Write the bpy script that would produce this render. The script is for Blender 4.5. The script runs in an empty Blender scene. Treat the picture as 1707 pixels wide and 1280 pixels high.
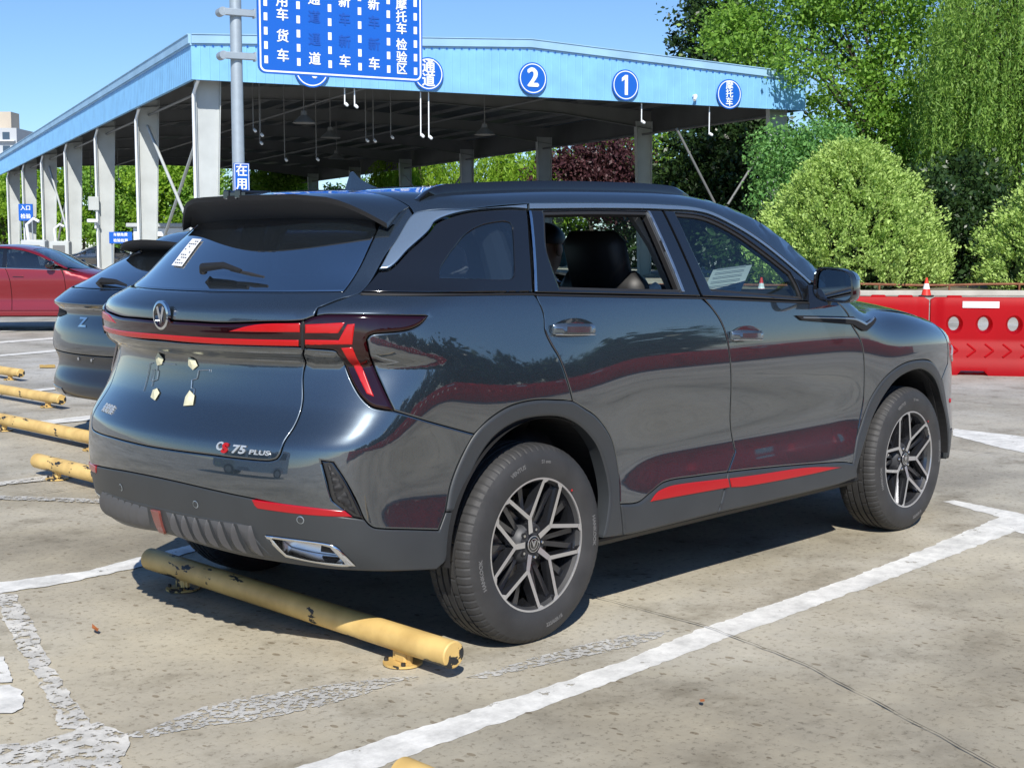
import bpy, math, random
import numpy as np
from mathutils import Vector, Matrix
from mathutils.geometry import delaunay_2d_cdt
scene = bpy.context.scene
COL = scene.collection
R = math.radians
rng = np.random.default_rng(7); random.seed(7)

# ------------------------------------------------------------ camera, sky, sun
cam_d = bpy.data.cameras.new('camera'); cam = bpy.data.objects.new('camera', cam_d); COL.objects.link(cam)
CAMP = np.array([-3.53157, -4.13815, 1.40131]); YAW, PITCH = 0.761424, -0.099438
cam.location = CAMP
cam.rotation_euler = (math.pi/2 + PITCH, 0, YAW - math.pi/2)
cam_d.sensor_width = 36.0; cam_d.lens = 36.0*2304.88/1707.0
cam_d.clip_start = .05; cam_d.clip_end = 2000
scene.camera = cam
SUN = Vector((.82, .83, -1.0)).normalized()
ELEV = math.asin(-SUN.z); AZ = math.atan2(-SUN.x, -SUN.y)
world = bpy.data.worlds.new('World'); scene.world = world; world.use_nodes = True
wn = world.node_tree; bg = wn.nodes['Background']
sky = wn.nodes.new('ShaderNodeTexSky'); sky.sky_type = 'NISHITA'; sky.sun_disc = False
sky.sun_elevation = ELEV; sky.sun_rotation = AZ % (2*math.pi)
sky.altitude = 50; sky.air_density = .9; sky.dust_density = .05; sky.ozone_density = 8.0
wn.links.new(sky.outputs[0], bg.inputs[0]); bg.inputs[1].default_value = .115
sd = bpy.data.lights.new('sun', 'SUN'); sun = bpy.data.objects.new('sun', sd); COL.objects.link(sun)
sd.energy = 4.8; sd.angle = R(.5); sd.color = (1, .95, .87)
sun.rotation_euler = SUN.to_track_quat('-Z', 'Y').to_euler(); sun.location = (-20, -20, 30)
scene.view_settings.view_transform = 'Standard'; scene.view_settings.look = 'None'
scene.view_settings.exposure = 0.26; scene.view_settings.gamma = 1.0
scene.cycles.max_bounces = 10; scene.cycles.transparent_max_bounces = 24

# camera-aligned plan frame used to lay out the far surroundings: lateral, depth, height
_rt = np.array([math.sin(YAW), -math.cos(YAW)]); _fw = np.array([math.cos(YAW), math.sin(YAW)])
def E(lat, dep, z=0.):
    q = CAMP[:2] + _rt*lat + _fw*dep
    return (float(q[0]), float(q[1]), float(z))

# ------------------------------------------------------------ materials
def new_mat(name):
    m = bpy.data.materials.new(name); m.use_nodes = True
    return m, m.node_tree, m.node_tree.nodes['Principled BSDF']
def setin(b, **k):
    for a, v in k.items():
        a = a.replace('_', ' ')
        if a in b.inputs: b.inputs[a].default_value = v
def mat(name, col, rough=.5, metal=0., coat=0., spec=None, noise=0., nscale=8., bump=0., bscale=60., coat_rough=.03, rnoise=0., emis=None):
    m, nt, b = new_mat(name)
    c = (*col, 1)
    b.inputs['Base Color'].default_value = c
    setin(b, Roughness=rough, Metallic=metal, Coat_Weight=coat, Coat_Roughness=coat_rough)
    if spec is not None: b.inputs['Specular IOR Level'].default_value = spec
    if noise or rnoise or bump: tc = nt.nodes.new('ShaderNodeTexCoord')
    if noise:
        n = nt.nodes.new('ShaderNodeTexNoise'); n.inputs['Scale'].default_value = nscale; n.inputs['Detail'].default_value = 6
        nt.links.new(tc.outputs['Object'], n.inputs['Vector'])
        mr = nt.nodes.new('ShaderNodeMapRange'); mr.inputs[1].default_value = .3; mr.inputs[2].default_value = .7
        mr.inputs[3].default_value = 1-noise; mr.inputs[4].default_value = 1+noise
        nt.links.new(n.outputs[0], mr.inputs[0])
        mx = nt.nodes.new('ShaderNodeVectorMath'); mx.operation = 'SCALE'; mx.inputs[0].default_value = col
        nt.links.new(mr.outputs[0], mx.inputs['Scale']); nt.links.new(mx.outputs[0], b.inputs['Base Color'])
    if rnoise:
        n = nt.nodes.new('ShaderNodeTexNoise'); n.inputs['Scale'].default_value = 3.; n.inputs['Detail'].default_value = 5
        nt.links.new(tc.outputs['Object'], n.inputs['Vector'])
        mr = nt.nodes.new('ShaderNodeMapRange'); mr.inputs[1].default_value = .3; mr.inputs[2].default_value = .7
        mr.inputs[3].default_value = max(rough-rnoise, 0); mr.inputs[4].default_value = rough+rnoise
        nt.links.new(n.outputs[0], mr.inputs[0]); nt.links.new(mr.outputs[0], b.inputs['Roughness'])
    if bump:
        n = nt.nodes.new('ShaderNodeTexNoise'); n.inputs['Scale'].default_value = bscale; n.inputs['Detail'].default_value = 4
        nt.links.new(tc.outputs['Object'], n.inputs['Vector'])
        bp = nt.nodes.new('ShaderNodeBump'); bp.inputs['Strength'].default_value = bump; bp.inputs['Distance'].default_value = .01
        nt.links.new(n.outputs[0], bp.inputs['Height']); nt.links.new(bp.outputs[0], b.inputs['Normal'])
    if emis: b.inputs['Emission Color'].default_value = (*emis[:3], 1); b.inputs['Emission Strength'].default_value = emis[3]
    return m
def glass(name, tint, refl=1.0, rough=.0, body=None, body_f=0., f0=.08):
    """thin car glass: tinted straight-through plus a Fresnel mirror"""
    m = bpy.data.materials.new(name); m.use_nodes = True; nt = m.node_tree; nt.nodes.remove(nt.nodes['Principled BSDF'])
    out = nt.nodes['Material Output']
    tr = nt.nodes.new('ShaderNodeBsdfTransparent'); tr.inputs[0].default_value = (*tint, 1)
    gl = nt.nodes.new('ShaderNodeBsdfGlossy'); gl.inputs['Roughness'].default_value = rough; gl.inputs[0].default_value = (refl, refl, refl, 1)
    lw = nt.nodes.new('ShaderNodeLayerWeight'); lw.inputs[0].default_value = .5
    pw = nt.nodes.new('ShaderNodeMath'); pw.operation = 'POWER'; pw.inputs[1].default_value = 5.; nt.links.new(lw.outputs['Facing'], pw.inputs[0])
    fr = nt.nodes.new('ShaderNodeMapRange'); fr.inputs[3].default_value = f0; fr.inputs[4].default_value = 1.; nt.links.new(pw.outputs[0], fr.inputs[0])
    src = tr
    if body:
        df = nt.nodes.new('ShaderNodeBsdfDiffuse'); df.inputs[0].default_value = (*body, 1)
        m1 = nt.nodes.new('ShaderNodeMixShader'); m1.inputs[0].default_value = body_f
        nt.links.new(tr.outputs[0], m1.inputs[1]); nt.links.new(df.outputs[0], m1.inputs[2]); src = m1
    mx = nt.nodes.new('ShaderNodeMixShader')
    nt.links.new(fr.outputs[0], mx.inputs[0]); nt.links.new(src.outputs[0], mx.inputs[1]); nt.links.new(gl.outputs[0], mx.inputs[2])
    nt.links.new(mx.outputs[0], out.inputs[0])
    return m
def car_paint(name, col, metal=.75, rough=.36, ior=2.35):
    m, nt, b = new_mat(name)
    b.inputs['Base Color'].default_value = (*col, 1)
    setin(b, Roughness=rough, Metallic=metal, Coat_Weight=1., Coat_Roughness=.015)
    b.inputs['Coat IOR'].default_value = ior
    tc = nt.nodes.new('ShaderNodeTexCoord')
    v = nt.nodes.new('ShaderNodeTexVoronoi'); v.inputs['Scale'].default_value = 900
    nt.links.new(tc.outputs['Object'], v.inputs['Vector'])
    mr = nt.nodes.new('ShaderNodeMapRange'); mr.inputs[3].default_value = .75; mr.inputs[4].default_value = 1.3
    nt.links.new(v.outputs['Color'], mr.inputs[0])
    mx = nt.nodes.new('ShaderNodeVectorMath'); mx.operation = 'SCALE'; mx.inputs[0].default_value = col
    nt.links.new(mr.outputs[0], mx.inputs['Scale']); nt.links.new(mx.outputs[0], b.inputs['Base Color'])
    # dust film roughens the clear coat unevenly
    n = nt.nodes.new('ShaderNodeTexNoise'); n.inputs['Scale'].default_value = 1.7; n.inputs['Detail'].default_value = 6
    nt.links.new(tc.outputs['Object'], n.inputs['Vector'])
    m2 = nt.nodes.new('ShaderNodeMapRange'); m2.inputs[1].default_value = .35; m2.inputs[2].default_value = .75; m2.inputs[3].default_value = .008; m2.inputs[4].default_value = .05
    nt.links.new(n.outputs[0], m2.inputs[0]); nt.links.new(m2.outputs[0], b.inputs['Coat Roughness'])
    return m
M = {}
M['paint'] = car_paint('grey_blue_paint', (.030, .043, .056), .6, .31)
M['paint_blue'] = car_paint('blue_paint', (.018, .030, .050))
M['paint_red'] = car_paint('red_paint', (.20, .003, .010), .3, .35, 1.5)
M['clad'] = mat('grey_cladding', (.034, .038, .042), .42, noise=.08, nscale=5, bump=.05, bscale=700)
M['black'] = mat('gloss_black', (.008, .009, .011), .08, coat=1., coat_rough=.01)
M['matte_black'] = mat('matte_black', (.010, .010, .011), .6)
M['shell'] = mat('dark_shell', (.006, .006, .007), .8)
M['rubber'] = mat('window_rubber', (.018, .018, .019), .55)
M['chrome'] = mat('chrome', (.75, .77, .80), .08, 1.)
M['satin'] = mat('satin_silver', (.42, .48, .54), .28, .9, coat=.4)
M['bluesilver'] = mat('blue_silver_trim', (.30, .40, .50), .25, .75, coat=.6)
M['stripe'] = mat('red_stripe', (.38, .005, .007), .4, coat=.1)
M['lens'] = mat('dark_red_lens', (.014, .0004, .001), .08, coat=.5, coat_rough=.01)
M['lens_red'] = mat('bright_red_lens', (.44, .003, .003), .25, coat=.35, coat_rough=.02)
M['reflector'] = mat('red_reflector', (.36, .004, .010), .2, coat=.4, coat_rough=.02)
M['clear'] = mat('clear_lens', (.55, .50, .50), .1, .5, coat=1.)
M['glass_dark'] = glass('privacy_glass', (.30, .36, .42), 1., body=(.02, .03, .04), body_f=.25, f0=.14)
M['glass_rear'] = glass('rear_glass', (.13, .17, .22), 1., body=(.02, .035, .05), body_f=.35, f0=.58)
M['glass_clear'] = glass('clear_glass', (.72, .83, .82), .9)
M['tyre'] = mat('tyre_rubber', (.034, .034, .035), .62, noise=.25, nscale=9, bump=.12, bscale=220)
M['tyre_letter'] = mat('tyre_letters', (.13, .13, .13), .6)
M['machined'] = mat('machined_alloy', (.66, .66, .67), .30, .85)
M['gunmetal'] = mat('gunmetal_alloy', (.065, .068, .078), .25, .8, coat=.8)
M['hubgrey'] = mat('hub_grey', (.045, .047, .052), .5, .3)
M['disc'] = mat('brake_disc', (.35, .34, .33), .35, 1.)
M['iron'] = mat('dark_iron', (.05, .048, .045), .55, .5, noise=.3)
M['seat'] = mat('black_seat', (.012, .012, .013), .5)
M['seat_grey'] = mat('grey_seat', (.50, .52, .54), .5)
M['lining'] = mat('grey_headliner', (.16, .17, .18), .9)
M['paper'] = mat('white_paper', (.36, .40, .42), .6)
M['ink'] = mat('ink', (.10, .12, .16), .6)
M['tape'] = mat('masking_tape', (.62, .60, .42), .55, noise=.15, nscale=40)
M['plastic_film'] = glass('plastic_film', (.80, .84, .88), 1., rough=.08)

# ------------------------------------------------------------ object helpers
def tag(o, label=None, cat=None, group=None, kind=None):
    if label: o['label'] = label
    if cat: o['category'] = cat
    if group: o['group'] = group
    if kind: o['kind'] = kind
    return o
def empty(name, loc=(0, 0, 0), rz=0., parent=None):
    o = bpy.data.objects.new(name, None); COL.objects.link(o); o.location = loc; o.rotation_euler = (0, 0, rz)
    o.empty_display_size = .2
    if parent: o.parent = parent
    return o
def thing(name, label, cat, loc=(0, 0, 0), rz=0., group=None):
    return tag(empty(name, loc, rz), label, cat, group)
def mesh_obj(name, V, Fc, m, parent=None, smooth=False, mats=None, midx=None):
    me = bpy.data.meshes.new(name)
    me.from_pydata([tuple(v) for v in V], [], [tuple(f) for f in Fc])
    for q in (mats or [m]): me.materials.append(q)
    if midx is not None: me.polygons.foreach_set('material_index', midx)
    if smooth: me.polygons.foreach_set('use_smooth', [True]*len(me.polygons))
    me.update()
    o = bpy.data.objects.new(name, me); COL.objects.link(o)
    if parent: o.parent = parent
    return o
def copy_tree(o, parent=None):
    c = o.copy(); COL.objects.link(c); c.parent = parent
    for ch in list(o.children): copy_tree(ch, c)
    return c
class MB:
    """collects simple solids into one mesh"""
    def __init__(s): s.V = []; s.F = []; s.M = []
    def add(s, V, Fc, mi=0):
        n = len(s.V); s.V += [tuple(map(float, v)) for v in V]; s.F += [tuple(int(i)+n for i in f) for f in Fc]; s.M += [mi]*len(Fc); return s
    def box(s, c, d, rot=None, mi=0, bev=0.):
        c = Vector(c); hx, hy, hz = d[0]/2, d[1]/2, d[2]/2
        if bev:
            b = min(bev, hx*.9, hy*.9, hz*.9); V = []
            for sx in (-1, 1):
                for sy in (-1, 1):
                    for sz in (-1, 1):
                        V += [(sx*(hx-b), sy*(hy-b), sz*hz), (sx*(hx-b), sy*hy, sz*(hz-b)), (sx*hx, sy*(hy-b), sz*(hz-b))]
            import bmesh
            bm = bmesh.new()
            for v in V: bm.verts.new(v)
            bmesh.ops.convex_hull(bm, input=bm.verts); bm.verts.index_update()
            V = [v.co.copy() for v in bm.verts]; Fc = [[v.index for v in f.verts] for f in bm.faces]; bm.free()
        else:
            V = [Vector((sx*hx, sy*hy, sz*hz)) for sx in (-1, 1) for sy in (-1, 1) for sz in (-1, 1)]
            Fc = [(0, 1, 3, 2), (4, 6, 7, 5), (0, 4, 5, 1), (2, 3, 7, 6), (0, 2, 6, 4), (1, 5, 7, 3)]
        if rot is not None: V = [rot @ Vector(v) for v in V]
        return s.add([Vector(v)+c for v in V], Fc, mi)
    def tube(s, a, b, r, r2=None, n=12, mi=0, caps=True):
        a = Vector(a); b = Vector(b); r2 = r if r2 is None else r2
        d = (b-a).normalized(); u = d.orthogonal().normalized(); w = d.cross(u)
        V = []
        for P, q in ((a, r), (b, r2)):
            for i in range(n):
                t = 2*math.pi*i/n; V.append(P + u*(q*math.cos(t)) + w*(q*math.sin(t)))
        Fc = [(i, (i+1) % n, n+(i+1) % n, n+i) for i in range(n)]
        if caps: Fc += [tuple(range(n))[::-1], tuple(range(n, 2*n))]
        return s.add(V, Fc, mi)
    def path(s, pts, r, n=8, mi=0, closed=False):
        """tube swept along a polyline, r may be a list"""
        P = [Vector(p) for p in pts]; k = len(P); rs = r if hasattr(r, '__len__') else [r]*k
        V = []; up = None
        for i in range(k):
            d = (P[min(i+1, k-1)]-P[max(i-1, 0)]).normalized()
            up = d.orthogonal().normalized() if up is None else (up - d*up.dot(d)).normalized()
            w = d.cross(up)
            for j in range(n):
                t = 2*math.pi*j/n; V.append(P[i]+up*(rs[i]*math.cos(t))+w*(rs[i]*math.sin(t)))
        Fc = [(i*n+j, i*n+(j+1) % n, (i+1)*n+(j+1) % n, (i+1)*n+j) for i in range(k-1) for j in range(n)]
        Fc += [tuple(range(n))[::-1], tuple(range((k-1)*n, k*n))]
        return s.add(V, Fc, mi)
    def prism(s, poly, h0, h1, fn, mi=0, side_mi=None):
        """polygon in 2D extruded between h0 and h1; fn(a,b,h)->3D"""
        n = len(poly); V = [fn(a, b, h0) for a, b in poly]+[fn(a, b, h1) for a, b in poly]
        s.add(V, [tuple(range(n))[::-1], tuple(range(n, 2*n))], mi)
        return s.add(V, [(i, (i+1) % n, n+(i+1) % n, n+i) for i in range(n)], mi if side_mi is None else side_mi)
    def lathe(s, prof, fn, n=48, mi=0, closed=False, a0=0., a1=2*math.pi):
        """profile of (r,h); fn(r cos, r sin, h)->3D"""
        full = abs(a1-a0-2*math.pi) < 1e-6; k = n if full else n+1; V = []
        for i in range(k):
            t = a0+(a1-a0)*i/n
            V += [fn(r*math.cos(t), r*math.sin(t), h) for r, h in prof]
        m = len(prof); Fc = []
        for i in range(n):
            j = (i+1) % k
            for q in range(m-1+(1 if closed else 0)):
                w = (q+1) % m; Fc.append((i*m+q, j*m+q, j*m+w, i*m+w))
        return s.add(V, Fc, mi)
    def build(s, name, m, parent=None, smooth=False):
        ms = m if isinstance(m, (list, tuple)) else [m]
        o = mesh_obj(name, s.V, s.F, None, parent, mats=list(ms), midx=s.M)
        import bmesh
        bm = bmesh.new(); bm.from_mesh(o.data); bmesh.ops.recalc_face_normals(bm, faces=bm.faces); bm.to_mesh(o.data); bm.free()
        if smooth:
            o.data.polygons.foreach_set('use_smooth', [True]*len(o.data.polygons))
            o.data.set_sharp_from_angle(angle=R(smooth if smooth is not True else 40))
        return o
def text_mesh(body, size=1., bold=0., extrude=0., align='CENTER', spacing=1.):
    c = bpy.data.curves.new('lettering', 'FONT'); c.body = body; c.size = size; c.offset = bold; c.extrude = extrude
    c.align_x = align; c.align_y = 'CENTER'; c.space_character = spacing; c.resolution_u = 3
    o = bpy.data.objects.new('lettering', c); COL.objects.link(o)
    bpy.context.view_layer.update()
    dg = bpy.context.evaluated_depsgraph_get()
    me = bpy.data.meshes.new_from_object(o.evaluated_get(dg))
    V = [v.co.copy() for v in me.vertices]; Fc = [tuple(p.vertices) for p in me.polygons]
    bpy.data.objects.remove(o); bpy.data.curves.remove(c); bpy.data.meshes.remove(me)
    return V, Fc
# ---------- car body surface ----------
def spl(xs, ys):
    """natural cubic spline, linear beyond the ends"""
    xs=np.array(xs,float); ys=np.array(ys,float); n=len(xs); h=np.diff(xs)
    A=np.eye(n); r=np.zeros(n)
    for i in range(1,n-1):
        A[i,i-1]=h[i-1]; A[i,i]=2*(h[i-1]+h[i]); A[i,i+1]=h[i]
        r[i]=6*((ys[i+1]-ys[i])/h[i]-(ys[i]-ys[i-1])/h[i-1])
    M=np.linalg.solve(A,r)
    def f(x):
        x=np.asarray(x,float); xc=np.clip(x,xs[0],xs[-1])
        i=np.clip(np.searchsorted(xs,xc)-1,0,n-2)
        a=xs[i+1]-xc; b=xc-xs[i]; hh=h[i]
        v=(M[i]*a**3+M[i+1]*b**3)/(6*hh)+(ys[i]/hh-M[i]*hh/6)*a+(ys[i+1]/hh-M[i+1]*hh/6)*b
        s0=(ys[1]-ys[0])/h[0]-h[0]*M[1]/6; s1=(ys[-1]-ys[-2])/h[-1]+h[-1]*M[-2]/6
        return v+np.where(x<xs[0],(x-xs[0])*s0,0)+np.where(x>xs[-1],(x-xs[-1])*s1,0)
    return f
def smax(a,b,k):
    h=np.maximum(k-np.abs(a-b),0)/k
    return np.maximum(a,b)+h**3*k/6
def sstep(a,b,x):
    t=np.clip((x-a)/(b-a),0,1); return t*t*t*(t*(6*t-15)+10)
# half width of the lower body against x and the section shape against z
_wx=spl([-1.1,-.8,-.4,0,.6,1.35,2.1,2.7,3.1,3.5,3.8],[.70,.815,.885,.914,.912,.910,.915,.922,.885,.775,.60])
_sz=spl([.1,.25,.40,.48,.55,.62,.70,.80,.90,.95,1.0,1.10,1.20,1.30],[-.045,-.008,-.003,-.010,-.018,-.022,-.020,-.011,-.002,-.001,-.003,-.013,-.030,-.058])
_tum=spl([1.20,1.30,1.45,1.60,1.75],[.0,-.036,-.098,-.172,-.26])
_flare=lambda x,c,z: np.exp(-(((x-c)/.46)**2+((z-.62)/.36)**2)**1.6)
B={}
def ys(x,z):
    w=B['wx'](x)+_sz(np.minimum(z,1.2))+np.where(z>1.2,_tum(z),0)
    w=w+.022*_flare(x,0,z)+.022*_flare(x,2.71,z)
    w=w-.006*np.exp(-((z-.62)/.11)**2)*sstep(.35,.75,x)*(1-sstep(1.95,2.3,x))
    return w
# rear profile on the centre line
_rz=spl([.20,.30,.36,.42,.48,.54,.62,.70,.745,.762,.775,.79,.82,.85,.875,.90,.94,.98,1.015,1.028,1.040,1.052,1.07,1.10,1.14,1.18,1.205,1.22,1.25,1.30,1.40,1.50,1.60,1.70],
        [-.72,-.84,-.90,-.945,-.965,-.978,-.987,-.983,-.977,-.973,-.967,-.957,-.933,-.911,-.897,-.889,-.881,-.876,-.873,-.878,-.898,-.915,-.925,-.931,-.933,-.930,-.920,-.900,-.845,-.765,-.640,-.51,-.39,-.27])
def xr(y,z):
    return B['rz'](z)+(.27+.08*sstep(.80,1.1,z)*(1-sstep(1.15,1.4,z)))*y*y+(.08+.30*sstep(1.15,1.3,z))*y**4
def xf(y,z): return 3.66-.45*np.maximum(z-.62,0)**1.5-.35*np.maximum(.45-z,0)-.16*y*y-.30*y**4
_roof=spl([-1.0,-.7,-.3,.2,.8,1.25,1.5,1.7,1.87,2.05,2.2,2.35,2.6,3.0,3.25,3.5,3.8],
          [1.525,1.562,1.602,1.637,1.652,1.640,1.597,1.522,1.420,1.305,1.215,1.180,1.168,1.115,1.05,.95,.80])
B.update(wx=_wx,rz=_rz,roof=_roof)
def zr(x,y):
    g=1-sstep(2.0,2.5,x)
    return B['roof'](x)-(.055*g+.075*(1-g))*y*y-.07*y**4
XC,Y0,RC=-.30,.40,.5
XF,YF,RF=3.02,.42,.45
S0=XC-RC*np.pi/2-Y0; S1=XF+RF*np.pi/2+YF
def s_ray(s):
    """perimeter parameter -> origin and direction in plan (right side of the car is y<0)"""
    s=np.asarray(s,float); left=s<S0; s=np.where(left,2*S0-s,s); lf=s>S1; s=np.where(lf,2*S1-s,s)
    ox=np.clip(s,XC,XF); oy=np.full(s.shape,Y0)+0*s
    th=np.clip((XC-s)/RC,0,np.pi/2); thf=np.clip((s-XF)/RF,0,np.pi/2)
    oy=np.where(s<XC-RC*np.pi/2,S0*-1+s,oy); oy=np.where(s>XF,YF,oy); oy=np.where(s>XF+RF*np.pi/2,S1-s,oy)
    m=(s>=XC)&(s<=XF); oy=np.where(m,Y0+(YF-Y0)*(s-XC)/(XF-XC),oy)
    dx=-np.sin(th)+np.sin(thf); dy=np.cos(th)*np.cos(thf)
    sg=np.where(left|lf,1.,-1.)
    return ox,oy*sg,dx,dy*sg
def s_of(P):
    x,y=P[:,0],P[:,1]; ay=np.abs(y)
    s=x.copy()
    r=x<XC; th=np.arctan2(XC-x,ay-Y0); s=np.where(r,np.where(ay>Y0,XC-RC*th,XC-RC*np.pi/2-(Y0-ay)),s)
    f=x>XF; th=np.arctan2(x-XF,ay-YF); s=np.where(f,np.where(ay>YF,XF+RF*th,XF+RF*np.pi/2+(YF-ay)),s)
    return np.where((y>0)&r,2*S0-s,s)
def mapS(q):
    ox,oy,dx,dy=s_ray(q[:,0]); O=np.stack([ox,oy,q[:,1]],1); D=np.stack([dx,dy,0*dx],1)
    return cast(O,D,0.,1.2)
def mapT(q):
    O=np.stack([q[:,0],q[:,1],np.full(len(q),.6)],1); D=np.tile([0,0,1.],(len(q),1)); return cast(O,D,0.,1.4)
def F(x,y,z):
    ay=np.abs(y)
    fs=ay-ys(x,z); fr=xr(y,z)-x; ff=x-xf(y,z); ft=z-zr(x,y)
    kr=.16+.10*sstep(.75,.55,z)
    f=smax(fs,fr,.22)
    f=smax(f,ff,.25)
    kk=.10-.0*x
    f=smax(f,ft,.10+.06*sstep(2.0,2.6,x))
    return f
def N(P,e=5e-4):
    x,y,z=P[:,0],P[:,1],P[:,2]
    g=np.stack([F(x+e,y,z)-F(x-e,y,z),F(x,y+e,z)-F(x,y-e,z),F(x,y,z+e)-F(x,y,z-e)],1)
    return g/np.linalg.norm(g,axis=1,keepdims=True)
def cast(O,D,t0,t1,n=22):
    """first outside point along O+tD going from inside (t0) to outside (t1)"""
    ts=np.linspace(t0,t1,n); O=np.atleast_2d(O); D=np.atleast_2d(D)
    lo=np.full(len(O),t0); hi=np.full(len(O),t1); found=np.zeros(len(O),bool)
    prev=None
    for t in ts:
        P=O+D*t; v=F(P[:,0],P[:,1],P[:,2])
        new=(v>0)&~found
        hi=np.where(new,t,hi); lo=np.where(new,t-(t1-t0)/(n-1),lo); found|=new
    for _ in range(15):
        m=(lo+hi)/2; P=O+D*m[:,None]; v=F(P[:,0],P[:,1],P[:,2])
        lo=np.where(v>0,lo,m); hi=np.where(v>0,m,hi)
    return O+D*((lo+hi)/2)[:,None]
# ------------------------------------------------------------ curved body panels
def smooth_poly(pts, step=.012, ang=32., closed=True):
    """Catmull-Rom through the points, keeping sharp corners"""
    P = [np.array(p, float) for p in pts]; Q = [P[0]]
    for p in P[1:]:
        if np.linalg.norm(p-Q[-1]) > 1e-4: Q.append(p)
    if closed and np.linalg.norm(Q[0]-Q[-1]) < 1e-4: Q.pop()
    n = len(Q); corner = []
    for i in range(n):
        if not closed and i in (0, n-1): corner.append(True); continue
        a = Q[i]-Q[i-1]; b = Q[(i+1) % n]-Q[i]
        c = np.dot(a, b)/(np.linalg.norm(a)*np.linalg.norm(b))
        corner.append(math.degrees(math.acos(max(-1, min(1, c)))) > ang)
    out = []
    for i in range(n if closed else n-1):
        p0, p1, p2, p3 = Q[i-1], Q[i], Q[(i+1) % n], Q[(i+2) % n]
        L = np.linalg.norm(p2-p1)
        t1 = (p2-p1) if corner[i] else (p2-p0)*L/(np.linalg.norm(p2-p1)+np.linalg.norm(p1-p0))
        t2 = (p2-p1) if corner[(i+1) % n] else (p3-p1)*L/(np.linalg.norm(p2-p1)+np.linalg.norm(p3-p2))
        k = max(1, int(math.ceil(L/step)))
        for j in range(k):
            t = j/k; h = t*t*(3-2*t)
            out.append(p1*(2*t**3-3*t*t+1)+t1*(t**3-2*t*t+t)+p2*h+t2*(t**3-t*t))
    if not closed: out.append(Q[-1])
    return np.array(out)
def pip(P, poly):
    x, y = P[:, 0], P[:, 1]; ins = np.zeros(len(P), bool); n = len(poly)
    for i in range(n):
        x1, y1 = poly[i]; x2, y2 = poly[(i+1) % n]
        if y1 == y2: continue
        c = ((y1 > y) != (y2 > y)) & (x < (x2-x1)*(y-y1)/(y2-y1)+x1)
        ins ^= c
    return ins
def dist_poly(P, poly):
    d = np.full(len(P), 1e9); n = len(poly)
    for i in range(n):
        a = poly[i]; b = poly[(i+1) % n]; ab = b-a; L = (ab**2).sum()
        if L < 1e-14: continue
        t = np.clip(((P-a)@ab)/L, 0, 1); q = P-(a+t[:, None]*ab)
        d = np.minimum(d, np.hypot(q[:, 0], q[:, 1]))
    return d
def offset_in(poly, d):
    area = .5*np.sum(poly[:, 0]*np.roll(poly[:, 1], -1)-np.roll(poly[:, 0], -1)*poly[:, 1])
    if area < 0: poly = poly[::-1]
    a = poly-np.roll(poly, 1, 0); b = np.roll(poly, -1, 0)-poly
    a /= np.linalg.norm(a, axis=1, keepdims=True)+1e-12; b /= np.linalg.norm(b, axis=1, keepdims=True)+1e-12
    na = np.stack([-a[:, 1], a[:, 0]], 1); nb = np.stack([-b[:, 1], b[:, 0]], 1)
    m = na+nb; l = np.linalg.norm(m, axis=1, keepdims=True); m = m/np.maximum(l, 1e-6)
    k = np.minimum(1/np.maximum((m*na).sum(1), .35), 2.5)
    return poly+m*(d*k)[:, None]
def mirror_path(path):
    """close a right-half path, that starts and ends on the centre line, with its mirror image"""
    P = [tuple(p) for p in path]
    return P+[(2*S0-a, b) for a, b in P[::-1][1:-1]] if abs(P[0][0]-S0) < 1e-3 else P
def mirror_T(path):
    P = [tuple(p) for p in path]
    return P+[(a, -b) for a, b in P[::-1] if abs(b) > 1e-6]
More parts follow.
